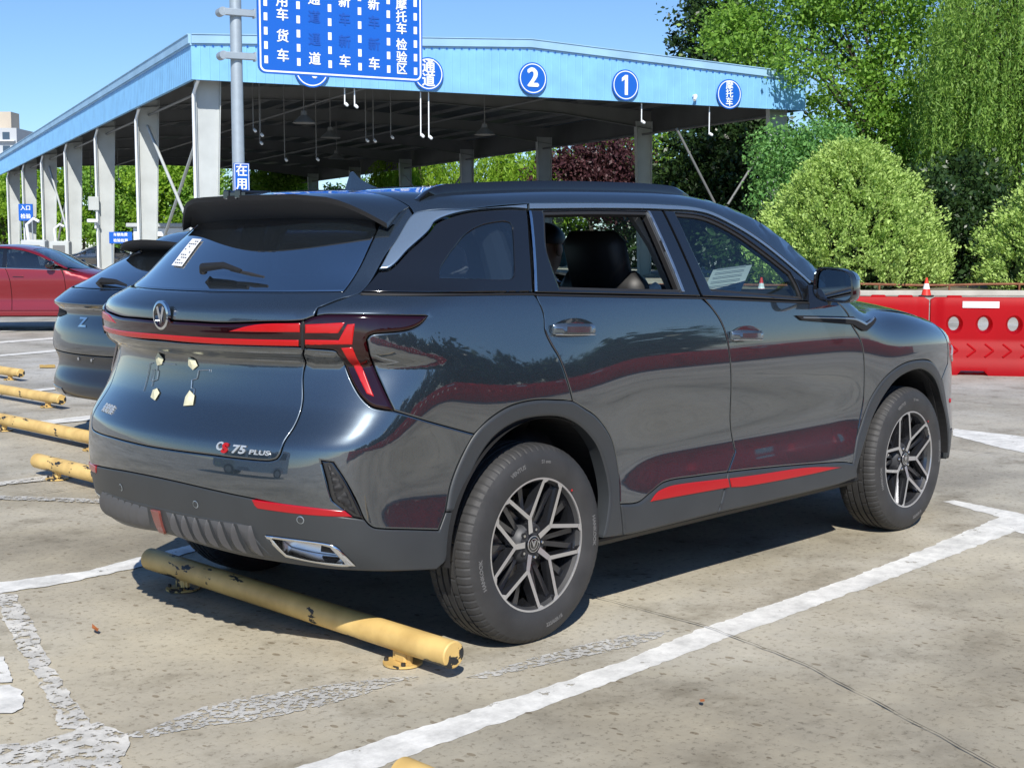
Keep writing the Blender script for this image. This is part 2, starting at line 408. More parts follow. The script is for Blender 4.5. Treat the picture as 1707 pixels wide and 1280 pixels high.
def panel_geo(outline, mp=mapS, g=.032, holes=(), lift=0., gap=.002, edge=.005, skirt=.014, rnd=.0015, ang=32., step=.012, base=None, shape=None):
    outer = offset_in(smooth_poly(outline, step, ang), gap)
    hol = []
    for h in holes:
        q = smooth_poly(h, step, ang); ar = .5*np.sum(q[:, 0]*np.roll(q[:, 1], -1)-np.roll(q[:, 0], -1)*q[:, 1])
        if ar < 0: q = q[::-1]
        hol.append(q)
    loops = [outer]+hol
    lo = outer.min(0); hi = outer.max(0)
    nx = int((hi[0]-lo[0])/g)+2; ny = int((hi[1]-lo[1])/(g*.87))+2
    gp = np.array([(lo[0]+g*(i+.5*(j % 2)), lo[1]+g*.87*j) for j in range(ny) for i in range(nx)])
    rings = []
    for k, l in enumerate(loops):
        rings.append(offset_in(l, edge) if k == 0 else offset_in(l, -edge))
    def alld(P): return np.min([dist_poly(P, l) for l in loops], 0)
    def inside(P):
        m = pip(P, outer)
        for h in hol: m &= ~pip(P, h)
        return m
    rp = np.concatenate(rings); rp = rp[inside(rp)]; rp = rp[alld(rp) > edge*.8]
    gp = gp[inside(gp)]
    if len(gp): gp = gp[alld(gp) > edge+g*.35]
    pts = np.concatenate(loops+[rp]+([gp] if len(gp) else []))
    ed = []; o = 0
    for l in loops: ed += [(o+i, o+(i+1) % len(l)) for i in range(len(l))]; o += len(l)
    nb = o
    vv, ee, ff, ov, oe, of = delaunay_2d_cdt([Vector(p) for p in pts], ed, [], 0, 1e-7)
    uv = np.array([tuple(v) for v in vv]); F3 = np.array([tuple(f) for f in ff])
    cen = uv[F3].mean(1); F3 = F3[inside(cen)]
    d = np.min([dist_poly(uv, l) for l in loops], 0)
    t = np.clip(d/edge, 0, 1); ss = t*t*(3-2*t)
    P = mp(uv); Nn = N(P)
    P = P+Nn*((lift+ (shape(uv, P) if shape else 0))*1.0-rnd*(1-ss))[:, None]
    # boundary edges
    cnt = {}
    for f in F3:
        for a, b in ((f[0], f[1]), (f[1], f[2]), (f[2], f[0])): cnt.setdefault((min(a, b), max(a, b)), []).append((a, b))
    be = [v[0] for v in cnt.values() if len(v) == 1]
    # orient faces outwards
    fn = np.cross(P[F3[:, 1]]-P[F3[:, 0]], P[F3[:, 2]]-P[F3[:, 0]])
    flip = (fn*Nn[F3[:, 0]]).sum(1).mean() < 0
    if flip: F3 = F3[:, ::-1]; be = [(b, a) for a, b in be]
    out = {}
    for a, b in be:
        e = P[b]-P[a]; n = Nn[a]; w = np.cross(e, n); w /= np.linalg.norm(w)+1e-12
        out.setdefault(a, []).append(w); out.setdefault(b, []).append(w)
    VN = Nn.copy()
    if shape is not None or lift > .02:
        pass
    for v, ws in out.items():
        w = np.mean(ws, 0); q = Nn[v]+.9*w; VN[v] = q/np.linalg.norm(q)
    V = list(P); idx = {}
    for v in out:
        idx[v] = len(V); V.append(P[v]-Nn[v]*skirt)
    faces = [tuple(f) for f in F3]; LN = [tuple(VN[i] for i in f) for f in F3]
    for a, b in be:
        w = np.mean(out[a]+out[b], 0); w = w/(np.linalg.norm(w)+1e-9)
        faces.append((b, a, idx[a], idx[b])); LN.append((w, w, w, w))
    return np.array(V), faces, LN
def panel_obj(name, geo, m, parent, flip=False, custom=True, zs=1.):
    V, Fc, LN = geo
    if flip:
        V = V*np.array([1, -1, 1]); Fc = [f[::-1] for f in Fc]; LN = [tuple(np.array(n)*np.array([1, -1, 1]) for n in l[::-1]) for l in LN]
    if zs != 1.:
        V = V*np.array([1, 1, zs]); LN = [tuple(np.array(n)*np.array([1, 1, 1/zs]) for n in l) for l in LN]
    o = mesh_obj(name, V, Fc, m, parent, smooth=True)
    if custom:
        nn = np.concatenate([np.array(l) for l in LN]); nn /= np.linalg.norm(nn, axis=1, keepdims=True)+1e-12
        o.data.normals_split_custom_set([tuple(v) for v in nn])
    return o
ZS = 1.
def both(name, geo, m, parent):
    return [panel_obj(name, geo, m, parent, False, zs=ZS), panel_obj(name, geo, m, parent, True, zs=ZS)]
def inset_pts(path, d): return [tuple(p) for p in offset_in(np.array(path, float), d)]
# body panel outlines in surface coordinates (perimeter, height)
T={
 'rear_quarter':[(-0.7204,1.2523),(-0.3734,1.2468),(0.006,1.2364),(0.0186,1.2144),(0.0341,1.158),(0.0312,1.1082),(0.0512,1.0636),(0.0877,1.0094),(0.1163,0.9423),(0.1509,0.8522),(0.0828,0.8621),(-0.0428,0.872),(-0.1582,0.8601),(-0.246,0.8241),(-0.3092,0.7772),(-0.3092,0.7772),(-0.4842,0.8308),(-0.6112,0.876),(-0.6443,0.952),(-0.6792,1.0364),(-0.6919,1.1052),(-0.6846,1.1166),(-0.6702,1.1232),(-0.5688,1.1322),(-0.5199,1.1493),(-0.4883,1.1752),(-0.6385,1.1815),(-0.81,1.1839),(-0.8475,1.1786),(-0.8479,1.2047),(-0.7922,1.2303)],
 'bumper_paint_h':[(-0.3092,0.7772),(-0.4842,0.8308),(-0.6112,0.876),(-0.6472,0.8826),(-0.6794,0.8923),(-0.7169,0.9294),(-0.7526,0.9889),(-0.7771,1.0483),(-0.7848,1.0662),(-0.7958,1.0709),(-0.8877,1.076),(-0.916,0.9943),(-0.9045,0.9053),(-0.9051,0.8569),(-0.9109,0.8189),(-0.9224,0.7845),(-0.931,0.7396),(-0.9411,0.7236),(-0.963,0.7162),(-1.0352,0.715),(-1.1777,0.7173),(-1.3406,0.7168),(-1.4854,0.695)],
 'bumper_paint_l':[(-1.4854,0.595),(-1.3531,0.612),(-1.2223,0.6055),(-1.0213,0.5892),(-0.873,0.5659),(-0.7244,0.5409),(-0.7834,0.5986),(-0.8115,0.7246),(-0.7799,0.7194),(-0.7467,0.6578),(-0.7176,0.589),(-0.6989,0.5336),(-0.6844,0.5132),(-0.6678,0.5033),(-0.5718,0.4885),(-0.4599,0.4711),(-0.4294,0.5287),(-0.4046,0.6156),(-0.3615,0.702),(-0.3092,0.7772)],
 'bumper_clad':[(-1.4854,0.592),(-1.3531,0.612),(-1.2223,0.6055),(-1.0213,0.5892),(-0.873,0.5659),(-0.7244,0.5409),(-0.6989,0.5336),(-0.6844,0.5132),(-0.6678,0.5033),(-0.5718,0.4885),(-0.4599,0.4711),(-0.4294,0.5287),(-0.3832,0.5214),(-0.4128,0.4333),(-0.4358,0.3662),(-0.4709,0.343),(-0.6102,0.3542),(-0.725,0.36),(-0.8301,0.3628),(-0.9354,0.368),(-1.1033,0.3757),(-1.3032,0.3935),(-1.4336,0.406),(-1.4854,0.395)],
 'vent':[(-0.8115,0.7246),(-0.7799,0.7194),(-0.7467,0.6578),(-0.7021,0.5377),(-0.7276,0.543),(-0.7556,0.5672),(-0.7834,0.5986),(-0.7969,0.664)],
 'arch_rear':[(-0.4294,0.5287),(-0.4046,0.6156),(-0.3615,0.702),(-0.3092,0.7772),(-0.246,0.8241),(-0.1582,0.8601),(-0.0428,0.872),(0.0828,0.8621),(0.1509,0.8522),(0.2204,0.8203),(0.2967,0.7803),(0.3786,0.7075),(0.4164,0.6403),(0.4387,0.5375),(0.4363,0.4424),(0.4555,0.321),(0.3252,0.3307),(0.3478,0.397),(0.3655,0.486),(0.3532,0.5719),(0.3047,0.6687),(0.2148,0.7466),(0.1079,0.7958),(-0.0091,0.8115),(-0.1267,0.8038),(-0.2171,0.7663),(-0.2759,0.7082),(-0.3358,0.6085),(-0.3832,0.5214)],
 'sill_rear':[(0.4363,0.4424),(0.5512,0.4329),(0.6351,0.4583),(0.7327,0.4875),(0.9342,0.4843),(1.1527,0.4754),(1.0726,0.3175),(0.6875,0.3154),(0.5123,0.3166),(0.4555,0.321)],
 'sill_front':[(1.1527,0.4754),(1.3568,0.4653),(1.6811,0.4448),(2.0473,0.4172),(2.1374,0.4018),(2.1623,0.3935),(2.1746,0.3302),(1.9921,0.3158),(1.3505,0.3144),(1.0726,0.3175)],
 'rear_door':[(0.0148,1.2362),(0.4589,1.2198),(0.975,1.1983),(1.0374,1.1548),(1.0894,1.1001),(1.1192,1.0432),(1.1355,0.984),(1.1666,0.8219),(1.186,0.6925),(1.2238,0.5537),(1.1527,0.4754),(0.9342,0.4843),(0.7327,0.4875),(0.6351,0.4583),(0.5512,0.4329),(0.4363,0.4424),(0.4387,0.5375),(0.4164,0.6403),(0.3786,0.7075),(0.2967,0.7803),(0.2204,0.8203),(0.1509,0.8522),(0.1163,0.9423),(0.0877,1.0094),(0.0512,1.0636),(0.0312,1.1082),(0.0341,1.158),(0.0186,1.2144),(0.0148,1.2362)],
 'front_door':[(0.9871,1.1979),(1.3592,1.1794),(1.7451,1.1569),(1.9888,1.1497),(2.0747,1.0956),(2.1055,1.043),(2.1768,0.9671),(2.206,0.8918),(2.2287,0.7841),(2.2337,0.6836),(2.2011,0.571),(2.1374,0.4018),(2.0473,0.4172),(1.6811,0.4448),(1.3568,0.4653),(1.1527,0.4754),(1.2238,0.5537),(1.186,0.6925),(1.1666,0.8219),(1.1355,0.984),(1.1192,1.0432),(1.0894,1.1001),(1.0374,1.1548),(0.9871,1.1979)],
 'stripe_rear':[(0.62,0.4257),(0.6533,0.449),(0.6898,0.4618),(0.7844,0.4694),(1.1407,0.4522),(1.1494,0.4141)],
 'stripe_front':[(1.1533,0.4507),(1.3534,0.4417),(1.7473,0.4267),(2.0307,0.3956),(1.7448,0.3937),(1.261,0.4033),(1.162,0.4125)],
 'arch_front':[(2.1372,0.3963),(2.1736,0.5149),(2.2102,0.573),(2.2467,0.6347),(2.2939,0.7047),(2.3867,0.7838),(2.5213,0.8358),(2.6729,0.8499),(2.8357,0.8336),(3.0123,0.7862)],
 'arch_front_in':[(2.1746,0.3302),(2.1848,0.3882),(2.2431,0.4665),(2.3187,0.5751),(2.3968,0.6943),(2.4871,0.7744),(2.6193,0.8005),(2.7465,0.792),(2.9015,0.7447),(3.0336,0.6573)],
 'badge':[(1.6426,1.1018),(2.1105,1.0796),(2.2098,1.0402),(2.3458,1.0646),(2.3451,1.0537),(2.2153,1.0096),(2.1946,1.0105),(2.1056,1.0443),(1.6869,1.0794)],
 'badge_chrome':[(1.6939,1.0935),(2.1095,1.0729),(2.1706,1.061),(2.2172,1.0454),(2.3206,1.0643),(2.3245,1.0587),(2.2143,1.0358),(2.1083,1.0647),(1.6931,1.0883)],
 'quarter_frame':[(-0.7208,1.2541),(-0.6865,1.2862),(-0.6526,1.317),(-0.6001,1.3238),(-0.4997,1.3816),(-0.3506,1.4487),(-0.2666,1.4907),(-0.1673,1.5163),(0.0103,1.5307),(0.1003,1.5291),(0.0517,1.4014),(0.002,1.2417)],
 'quarter_glass':[(-0.3922,1.2967),(-0.3776,1.3261),(-0.3469,1.3523),(-0.2899,1.3914),(-0.2398,1.4297),(-0.1887,1.4564),(-0.1369,1.4739),(-0.0888,1.482),(-0.0371,1.4868),(-0.0091,1.4829),(-0.0023,1.4662),(-0.0254,1.4014),(-0.0562,1.3189),(-0.0676,1.2965),(-0.0883,1.2866),(-0.2503,1.2912)],
 'trim_c':[(-0.6525,1.3228),(-0.5673,1.4054),(-0.3775,1.5071),(-0.1647,1.5268),(0.1174,1.55),(0.1033,1.5313),(0.011,1.5339),(-0.1646,1.5205),(-0.2628,1.4969),(-0.346,1.4538),(-0.4971,1.3875),(-0.5994,1.3286)],
 'trim_top':[(0.1292,1.5513),(0.5315,1.5613),(0.9202,1.5639),(1.1982,1.5499),(1.384,1.4923),(1.5401,1.4194),(1.723,1.3072),(1.819,1.243),(1.8003,1.2354),(1.7157,1.2943),(1.5321,1.4065),(1.3753,1.4796),(1.1871,1.5372),(0.9056,1.5467),(0.5163,1.5427),(0.1149,1.5326)],
 'frame_rear':[(0.1189,1.5295),(0.5138,1.5392),(0.9028,1.5431),(0.9239,1.4371),(0.9436,1.342),(0.9764,1.2018),(0.4603,1.223),(0.016,1.2393),(0.0575,1.3804)],
 'win_rear':[(0.1834,1.5274),(0.5113,1.5357),(0.8078,1.5378),(0.831,1.3897),(0.8637,1.221),(0.465,1.234),(0.1403,1.2469),(0.1308,1.3209),(0.1303,1.3982)],
 'frame_front':[(0.9148,1.5433),(1.1841,1.5334),(1.3728,1.4757),(1.5297,1.4027),(1.7136,1.2904),(1.7982,1.2315),(1.8427,1.1554),(1.3602,1.1831),(0.9884,1.2015),(0.9555,1.3419),(0.9358,1.4371)],
 'win_front':[(0.9808,1.5361),(1.1757,1.5221),(1.3494,1.4667),(1.5165,1.3809),(1.6776,1.286),(1.7049,1.2295),(1.7191,1.1694),(1.3641,1.1967),(1.0542,1.2201),(1.0106,1.3774)],
 'hatch_upper':[(-1.4854,1.245),(-1.1908,1.2502),(-0.7881,1.254),(-0.7714,1.2842),(-0.7469,1.3247),(-0.6977,1.4054),(-0.6562,1.4539),(-0.6291,1.4805),(-0.6413,1.5076),(-0.4932,1.5199),(-0.3595,1.5343),(-0.3741,1.5071),(-0.6063,1.3776),(-0.7204,1.2523),(-0.7922,1.2303),(-0.8479,1.2047),(-0.8533,1.1785),(-0.894,1.1627),(-1.0189,1.1563),(-1.1765,1.149),(-1.3141,1.1497),(-1.4854,1.135)],
 'rear_glass':[(-1.4854,1.247),(-1.1943,1.252),(-0.7919,1.2568),(-0.7747,1.2861),(-0.7503,1.3266),(-0.7057,1.4074),(-0.6654,1.4539),(-0.6782,1.4868),(-0.9072,1.5209),(-1.4854,1.5)],
 'light':[(-1.4854,1.133),(-1.3141,1.1477),(-1.1764,1.147),(-1.0188,1.1543),(-0.894,1.1608),(-0.8531,1.1766),(-0.81,1.1839),(-0.6385,1.1815),(-0.4883,1.1752),(-0.5199,1.1493),(-0.5688,1.1322),(-0.6702,1.1232),(-0.6846,1.1166),(-0.6919,1.1052),(-0.6792,1.0364),(-0.6443,0.952),(-0.6112,0.876),(-0.6472,0.8826),(-0.6794,0.8923),(-0.7169,0.9294),(-0.7526,0.9889),(-0.7771,1.0483),(-0.7848,1.0662),(-0.7958,1.0709),(-0.8877,1.076),(-0.908,1.0814),(-1.1079,1.083),(-1.3729,1.0806),(-1.4854,1.06)],
 'strip_a':[(-1.4854,1.105),(-1.3674,1.1013),(-1.1788,1.1004),(-0.9,1.103),(-0.9018,1.0835),(-1.1828,1.0813),(-1.3722,1.0827),(-1.4854,1.075)],
 'strip_b':[(-0.8782,1.1044),(-0.7736,1.1041),(-0.7475,1.1529),(-0.7258,1.1548),(-0.7337,1.0908),(-0.8794,1.0888)],
 'strip_c':[(-0.7671,1.08),(-0.7339,1.0822),(-0.6704,0.9203),(-0.6925,0.9296)],
 'strip_d':[(-1.1385,1.1235),(-1.0348,1.1481),(-0.8948,1.155),(-0.8949,1.1272),(-1.0392,1.1246)],
 'strip_e':[(-0.8771,1.1515),(-0.7548,1.1586),(-0.775,1.1261),(-0.8773,1.1247)],
 'hatch_lower':[(-1.4854,1.056),(-1.3744,1.0764),(-1.1089,1.079),(-0.9083,1.0794),(-0.891,1.0739),(-0.916,0.9943),(-0.9045,0.9053),(-0.9051,0.8569),(-0.9109,0.8189),(-0.9224,0.7845),(-0.931,0.7396),(-0.9411,0.7236),(-0.963,0.7162),(-1.0352,0.715),(-1.1777,0.7173),(-1.3406,0.7168),(-1.4854,0.7)],
 'reflector':[(-1.0195,0.5884),(-0.8722,0.5798),(-0.7509,0.5671),(-0.7276,0.543),(-0.8656,0.5485),(-1.002,0.5562),(-1.0121,0.5672)],
 'exhaust':[(-0.9966,0.469),(-0.9232,0.4667),(-0.8283,0.4602),(-0.7872,0.452),(-0.7711,0.4401),(-0.7267,0.3784),(-0.772,0.3744),(-0.8627,0.3835),(-0.946,0.3951)],
 'exhaust_in':[(-0.9728,0.4593),(-0.921,0.4566),(-0.8301,0.4519),(-0.7963,0.4434),(-0.7561,0.3844),(-0.8602,0.3908),(-0.9384,0.4052)],
 'diffuser':[(-1.4854,0.505),(-1.4299,0.5101),(-1.2531,0.5069),(-1.0793,0.504),(-1.0617,0.5022),(-1.0479,0.4916),(-0.9844,0.3832),(-1.096,0.3837),(-1.2953,0.4017),(-1.4282,0.4115),(-1.4854,0.4)],
 'roofline':[(-0.322,-0.587,1.534),(-0.329,-0.624,1.509),(-0.164,-0.719,1.528),(0.119,-0.733,1.552),(0.534,-0.725,1.564),(0.923,-0.721,1.566),(1.201,-0.729,1.552),(1.386,-0.761,1.495),(1.542,-0.794,1.422),(1.724,-0.841,1.31),(1.82,-0.865,1.246)],
}
MARKS={
 'L1':[(-1.346,-1.224),(-0.878,-1.237),(-0.06,-1.254),(0.582,-1.211),(1.9,-1.194),(3.34,-1.09),(3.156,-1.297),(1.639,-1.337),(0.494,-1.351),(-0.198,-1.37),(-1.009,-1.379),(-1.229,-1.383)],
 'L1b':[(3.551,-0.673),(3.629,-0.702),(3.408,-1.475),(3.174,-1.567),(3.34,-1.09)],
 'L1c':[(3.132,-1.098),(3.34,-1.09),(3.056,-1.89),(2.741,-2.001)],
 'FR':[(6.456,0.683),(6.401,0.107),(6.309,-0.338),(5.431,-0.683),(5.683,-0.102),(5.933,0.277),(6.098,0.518)],
 'L5':[(-0.456,-1.0),(-0.063,-1.017),(0.312,-1.077),(0.449,-1.152),(0.27,-1.176),(-0.05,-1.121),(-0.422,-1.046)],
 'L6':[(-1.568,-0.649),(-1.435,-0.674),(-1.187,-0.627),(-0.916,-0.695),(-0.645,-0.811),(-0.552,-0.882),(-0.809,-0.884),(-1.052,-0.872),(-1.297,-0.789),(-1.47,-0.73)],
 'L2':[(-1.065,1.31),(-0.907,1.319),(-0.537,1.242),(-0.294,1.304),(0.155,1.383),(0.409,1.376),(0.383,1.242),(0.072,1.26),(-0.31,1.151),(-0.579,1.128),(-0.744,1.119),(-0.991,1.147),(-1.152,1.123)],
 'L3':[(-0.998,1.154),(-0.953,1.079),(-1.126,0.606),(-1.314,0.127),(-1.467,-0.325),(-1.536,-0.56),(-1.609,-0.484),(-1.525,-0.273),(-1.367,0.182),(-1.174,0.74)],
 'L4':[(-1.949,-0.452),(-1.794,-0.488),(-1.691,-0.547),(-1.51,-0.514),(-1.507,-0.691),(-1.675,-0.915),(-1.841,-0.754),(-2.006,-0.58)],
 'L7':[(-1.641,0.066),(-1.551,0.006),(-1.515,-0.006),(-1.535,-0.114),(-1.59,-0.237),(-1.646,-0.257),(-1.755,-0.181)],
 'L8':[(-1.497,0.377),(-1.388,0.313),(-1.499,0.022),(-1.614,0.125)],
 'A1':[(4.789,12.92),(5.728,13.208),(6.898,13.559),(6.709,13.24),(5.543,12.863),(4.652,12.642)],
 'A2':[(5.947,15.281),(6.97,15.56),(8.197,15.754),(8.037,15.484),(6.766,15.179),(5.771,14.921)],
 'A3':[(7.162,17.756),(8.268,18.066),(9.757,18.39),(9.553,18.045),(8.095,17.743),(7.012,17.45)],
 'A4':[(2.622,8.508),(3.264,8.57),(4.438,8.797),(4.293,8.564),(3.149,8.356),(2.522,8.303)],
 'A5':[(1.676,6.174),(2.269,6.226),(2.93,6.267),(2.742,5.967),(2.108,5.939),(1.57,5.967)],
 'A6':[(0.082,3.632),(0.246,3.668),(0.555,3.687),(1.008,3.678),(0.909,3.51),(0.469,3.525),(0.188,3.549),(0.036,3.535)],
 'A7':[(-0.06,3.33),(0.033,3.233),(0.366,2.723),(0.469,2.51),(0.422,2.432),(0.31,2.626),(-0.019,3.127),(-0.102,3.241)],
 'Y1':[(4.391,11.116),(4.518,10.982),(4.318,10.609),(4.194,10.739)],
}
# ------------------------------------------------------------ wheels
def arc_text(mb, body, size, rad, ang0, y, fn, flip=False, bold=.0, ext=.0008):
    """letters laid round a tyre sidewall"""
    V, Fc = text_mesh(body, size, bold, ext)
    W = []
    for v in V:
        if flip: a = ang0 + v.x/rad; r = rad - v.y
        else: a = ang0 - v.x/rad; r = rad + v.y
        W.append(fn(r*math.cos(a), r*math.sin(a), y + v.z))
    mb.add(W, Fc)
def make_wheel(parent, x, side, rot=0., texts=True, spoke_m='machined', zs=1.):
    """side -1: outer face towards -y.  local h axis = outward"""
    RT = .357; zc = .354
    cy = side*.795
    w = empty('wheel', (x, cy, zc), 0, parent)
    fn = lambda a, b, h: (a, side*h, b)
    # tyre with grooves and shoulder sipes
    prof = [(.222, .085), (.230, .098), (.240, .1035), (.262, .1115), (.285, .1145), (.305, .113), (.322, .1085), (.337, .101), (.3465, .091), (.3525, .080),
            (.3555, .066), (.3565, .052), (.3495, .0515), (.3495, .0435), (.3570, .043), (.3573, .022), (.3500, .0215), (.3500, .0125), (.3574, .012),
            (.3574, -.012), (.3500, -.0125), (.3500, -.0215), (.3573, -.022), (.3570, -.043), (.3495, -.0435), (.3495, -.0515), (.3565, -.052),
            (.3555, -.066), (.3525, -.080), (.3465, -.091), (.337, -.101), (.305, -.113), (.262, -.111), (.222, -.09)]
    n = 360; V = []; k = len(prof)
    for i in range(n):
        t = 2*math.pi*i/n
        for q, (r, h) in enumerate(prof):
            if i % 5 == 0 and q in (7, 8, 9, 10, 11, 26, 27, 28, 29, 30): r -= .0028
            elif i % 10 == 2 and q in (14, 15, 22, 23): r -= .003
            a, b = r*math.cos(t), r*math.sin(t)
            if b < -(zc-.0): b = -(zc-.0)
            V.append((a, side*h, b))
    Fc = [(i*k+q, ((i+1) % n)*k+q, ((i+1) % n)*k+q+1, i*k+q+1) for i in range(n) for q in range(k-1)]
    ty = mesh_obj('tyre', V, Fc, M['tyre'], w, smooth=True)
    ty.data.set_sharp_from_angle(angle=R(18))
    # rim barrel, lip and ring
    mb = MB(); mb.lathe([(.240, .092), (.2445, .098), (.2435, .1025), (.232, .1025), (.2305, .097)], fn, 96)
    rim = mb.build('rim', M['machined'], w, smooth=35)
    mb = MB(); mb.lathe([(.2325, .098), (.226, .080), (.214, .055), (.208, .0), (.212, -.07), (.235, -.095)], fn, 96); mb.build('barrel', M['gunmetal'], rim, smooth=35)
    # spokes: five V pairs, machined faces on dark flanks
    sp = MB(); hub = .062
    def P(r, a): return (r*math.cos(a), r*math.sin(a))
    def bar(p, q, w0, w1, h0, h1, depth, mi=0):
        p = np.array(p); q = np.array(q); d = q-p; L = np.linalg.norm(d); d /= L; nrm = np.array([-d[1], d[0]])
        V = []
        for (c, ww, hh) in ((p, w0, h0), (q, w1, h1)):
            for s_, dz, ex in ((-1, 0, 0), (1, 0, 0), (1, -depth, .35), (-1, -depth, .35)):
                e = c+nrm*s_*(ww/2*(1+ex)); V.append(fn(e[0], e[1], hh+dz))
        # machined top (0), dark flanks (1)
        sp.add(V, [(0, 1, 5, 4)], mi); sp.add(V, [(1, 2, 6, 5), (2, 3, 7, 6), (3, 0, 4, 7), (0, 3, 2, 1), (4, 5, 6, 7)], 1)
    for j in range(5):
        a = R(105-72*j)+rot
        J = P(.098, a); hubp = P(.040, a)
        bar(hubp, J, .022, .019, .079, .088, .045)
        for s_ in (-1, 1):
            e = P(.2345, a+s_*R(24.5)); bar(J, e, .0145, .0135, .0882, .1005, .040)
            # flared foot on the ring
            e2 = P(.223, a+s_*R(24.0)); e3 = P(.2375, a+s_*R(25.8)); bar(e2, e3, .014, .034, .1003, .1013, .02)
        # recessed blade that closes the gap between neighbouring Vs
        b = a-R(36)
        for s_ in (-1, 1):
            bar(P(.075, b+s_*R(6)), P(.226, b+s_*R(8)), .017, .020, .052, .074, .030, 1)
        # lower web inside each V
        bar(P(.105, a), P(.224, a), .012, .026, .058, .066, .025, 1)
    spk = sp.build('spokes', [M[spoke_m], M['gunmetal']], rim)
    # hub, cap and bolts
    mb = MB(); mb.lathe([(.0, .074), (.060, .074), (.072, .064), (.082, .040), (.085, 0), (.0, 0)], fn, 40); mb.build('hub', M['hubgrey'], rim, smooth=35)
    for j in range(5):
        a = R(105-36-72*j)+rot; c = P(.052, a); mb = MB()
        mb.lathe([(0, .0755), (.0115, .0755), (.0125, .070)], lambda p, q, h, c=c: fn(p+c[0], q+c[1], h), 16, 0)
        mb.lathe([(0, .0785), (.0055, .0785), (.0070, .0757)], lambda p, q, h, c=c: fn(p+c[0], q+c[1], h), 6, 1)
        mb.build('wheel_bolt', [M['shell'], M['chrome']], rim)
    mb = MB(); mb.lathe([(0, .083), (.026, .083), (.031, .080), (.032, .074)], fn, 40); cap = mb.build('centre_cap', M['black'], rim, smooth=35)
    mb = MB(); mb.lathe([(.0275, .0838), (.0295, .0838), (.0300, .082)], fn, 40); mb.lathe([(.0175, .0838), (.0195, .0838)], fn, 40)
    for s_ in (-1, 1):
        mb.prism([(s_*.0015, -.012), (s_*.010, .011), (s_*.0055, .012), (s_*.0005, -.003)], .083, .0845, lambda a_, b_, h: fn(a_, b_, h))
    mb.build('cap_emblem', M['machined'], cap)
    # brake
    mb = MB(); mb.lathe([(.0, .012), (.150, .012), (.150, -.006), (.0, -.006)], fn, 60); mb.build('brake_disc', M['disc'], w, smooth=30)
    mb = MB(); mb.lathe([(.085, .03), (.158, .03), (.158, -.03), (.085, -.03)], fn, 12, a0=R(20), a1=R(75), closed=True); mb.build('brake_caliper', M['iron'], w)
    if texts:
        u = -side
        g2 = (lambda a, b, h: fn(a, b, h)) if side < 0 else (lambda a, b, h: fn(-a, b, h))
        mb = MB(); arc_text(mb, 'VENTUS', .021, .296, R(112), .1139, g2, bold=.0006); mb.build('tyre_lettering', M['tyre_letter'], ty)
        mb = MB(); arc_text(mb, 'S1 evo', .018, .296, R(84), .1139, g2, bold=.0004); mb.build('tyre_lettering', M['tyre_letter'], ty)
        mb = MB(); arc_text(mb, 'HANKOOK', .022, .296, R(2), .1139, g2, bold=.0006); mb.build('tyre_lettering', M['tyre_letter'], ty)
        mb = MB(); arc_text(mb, 'HANKOOK', .022, .296, R(192), .1139, g2, bold=.0006); mb.build('tyre_lettering', M['tyre_letter'], ty)
        mb = MB(); arc_text(mb, '225/60R18', .020, .296, R(285), .1139, g2, bold=.0005, flip=True); mb.build('tyre_lettering', M['tyre_letter'], ty)
        mb = MB(); mb.lathe([(0, .1142), (.0045, .1142), (.0045, .113)], lambda p, q, h: g2(p+.245*math.cos(R(45)), q+.245*math.sin(R(45)), h-.004), 14)
        mb.build('balance_dot', M['stripe'], ty)
    return w
# ------------------------------------------------------------ cars
def convT(pts):
    """plan points (x,y<0) on the upper surface -> perimeter outline"""
    P = mapT(np.array(pts, float)); s = s_of(P)
    return [(float(a), float(b)) for a, b in zip(s, P[:, 2])]
def srf(s, z, lift=0.):
    P = mapS(np.array([(s, z)])); return (P+N(P)*lift)[0], N(P)[0]
ARF = [(2.1323, .3971), (2.1799, .514), (2.2182, .5719), (2.2547, .6336), (2.3035, .7035), (2.3997, .7825), (2.5364, .8344), (2.6898, .8484), (2.8566, .8318), (2.99, .770), (3.10, .675), (3.165, .56), (3.20, .45), (3.21, .34)]
ARFI = [(2.155, .325), (2.1795, .3892), (2.2442, .4963), (2.3255, .6141), (2.4065, .7002), (2.5006, .765), (2.6354, .798), (2.7645, .796), (2.9204, .742), (3.03, .655), (3.105, .54), (3.14, .43), (3.145, .30)]
HOODSEAM = [(1.98, -.835), (2.2, -.815), (2.6, -.80), (3.0, -.765), (3.3, -.67), (3.50, -.45), (3.54, 0)]
rl = T['roofline']
ROOF_T = [(-.325, 0), (-.322, -.40), (-.318, -.587), (-.329, -.624), (-.165, -.720), (.117, -.734), (.531, -.727), (.92, -.723), (1.198, -.731), (1.383, -.763), (1.539, -.796), (1.721, -.843), (1.817, -.867), (1.93, -.872), (1.99, -.825), (1.75, -.765), (1.50, -.690), (1.41, -.60), (1.455, -.3), (1.47, 0)]
def offs_pt(geo, d): return geo

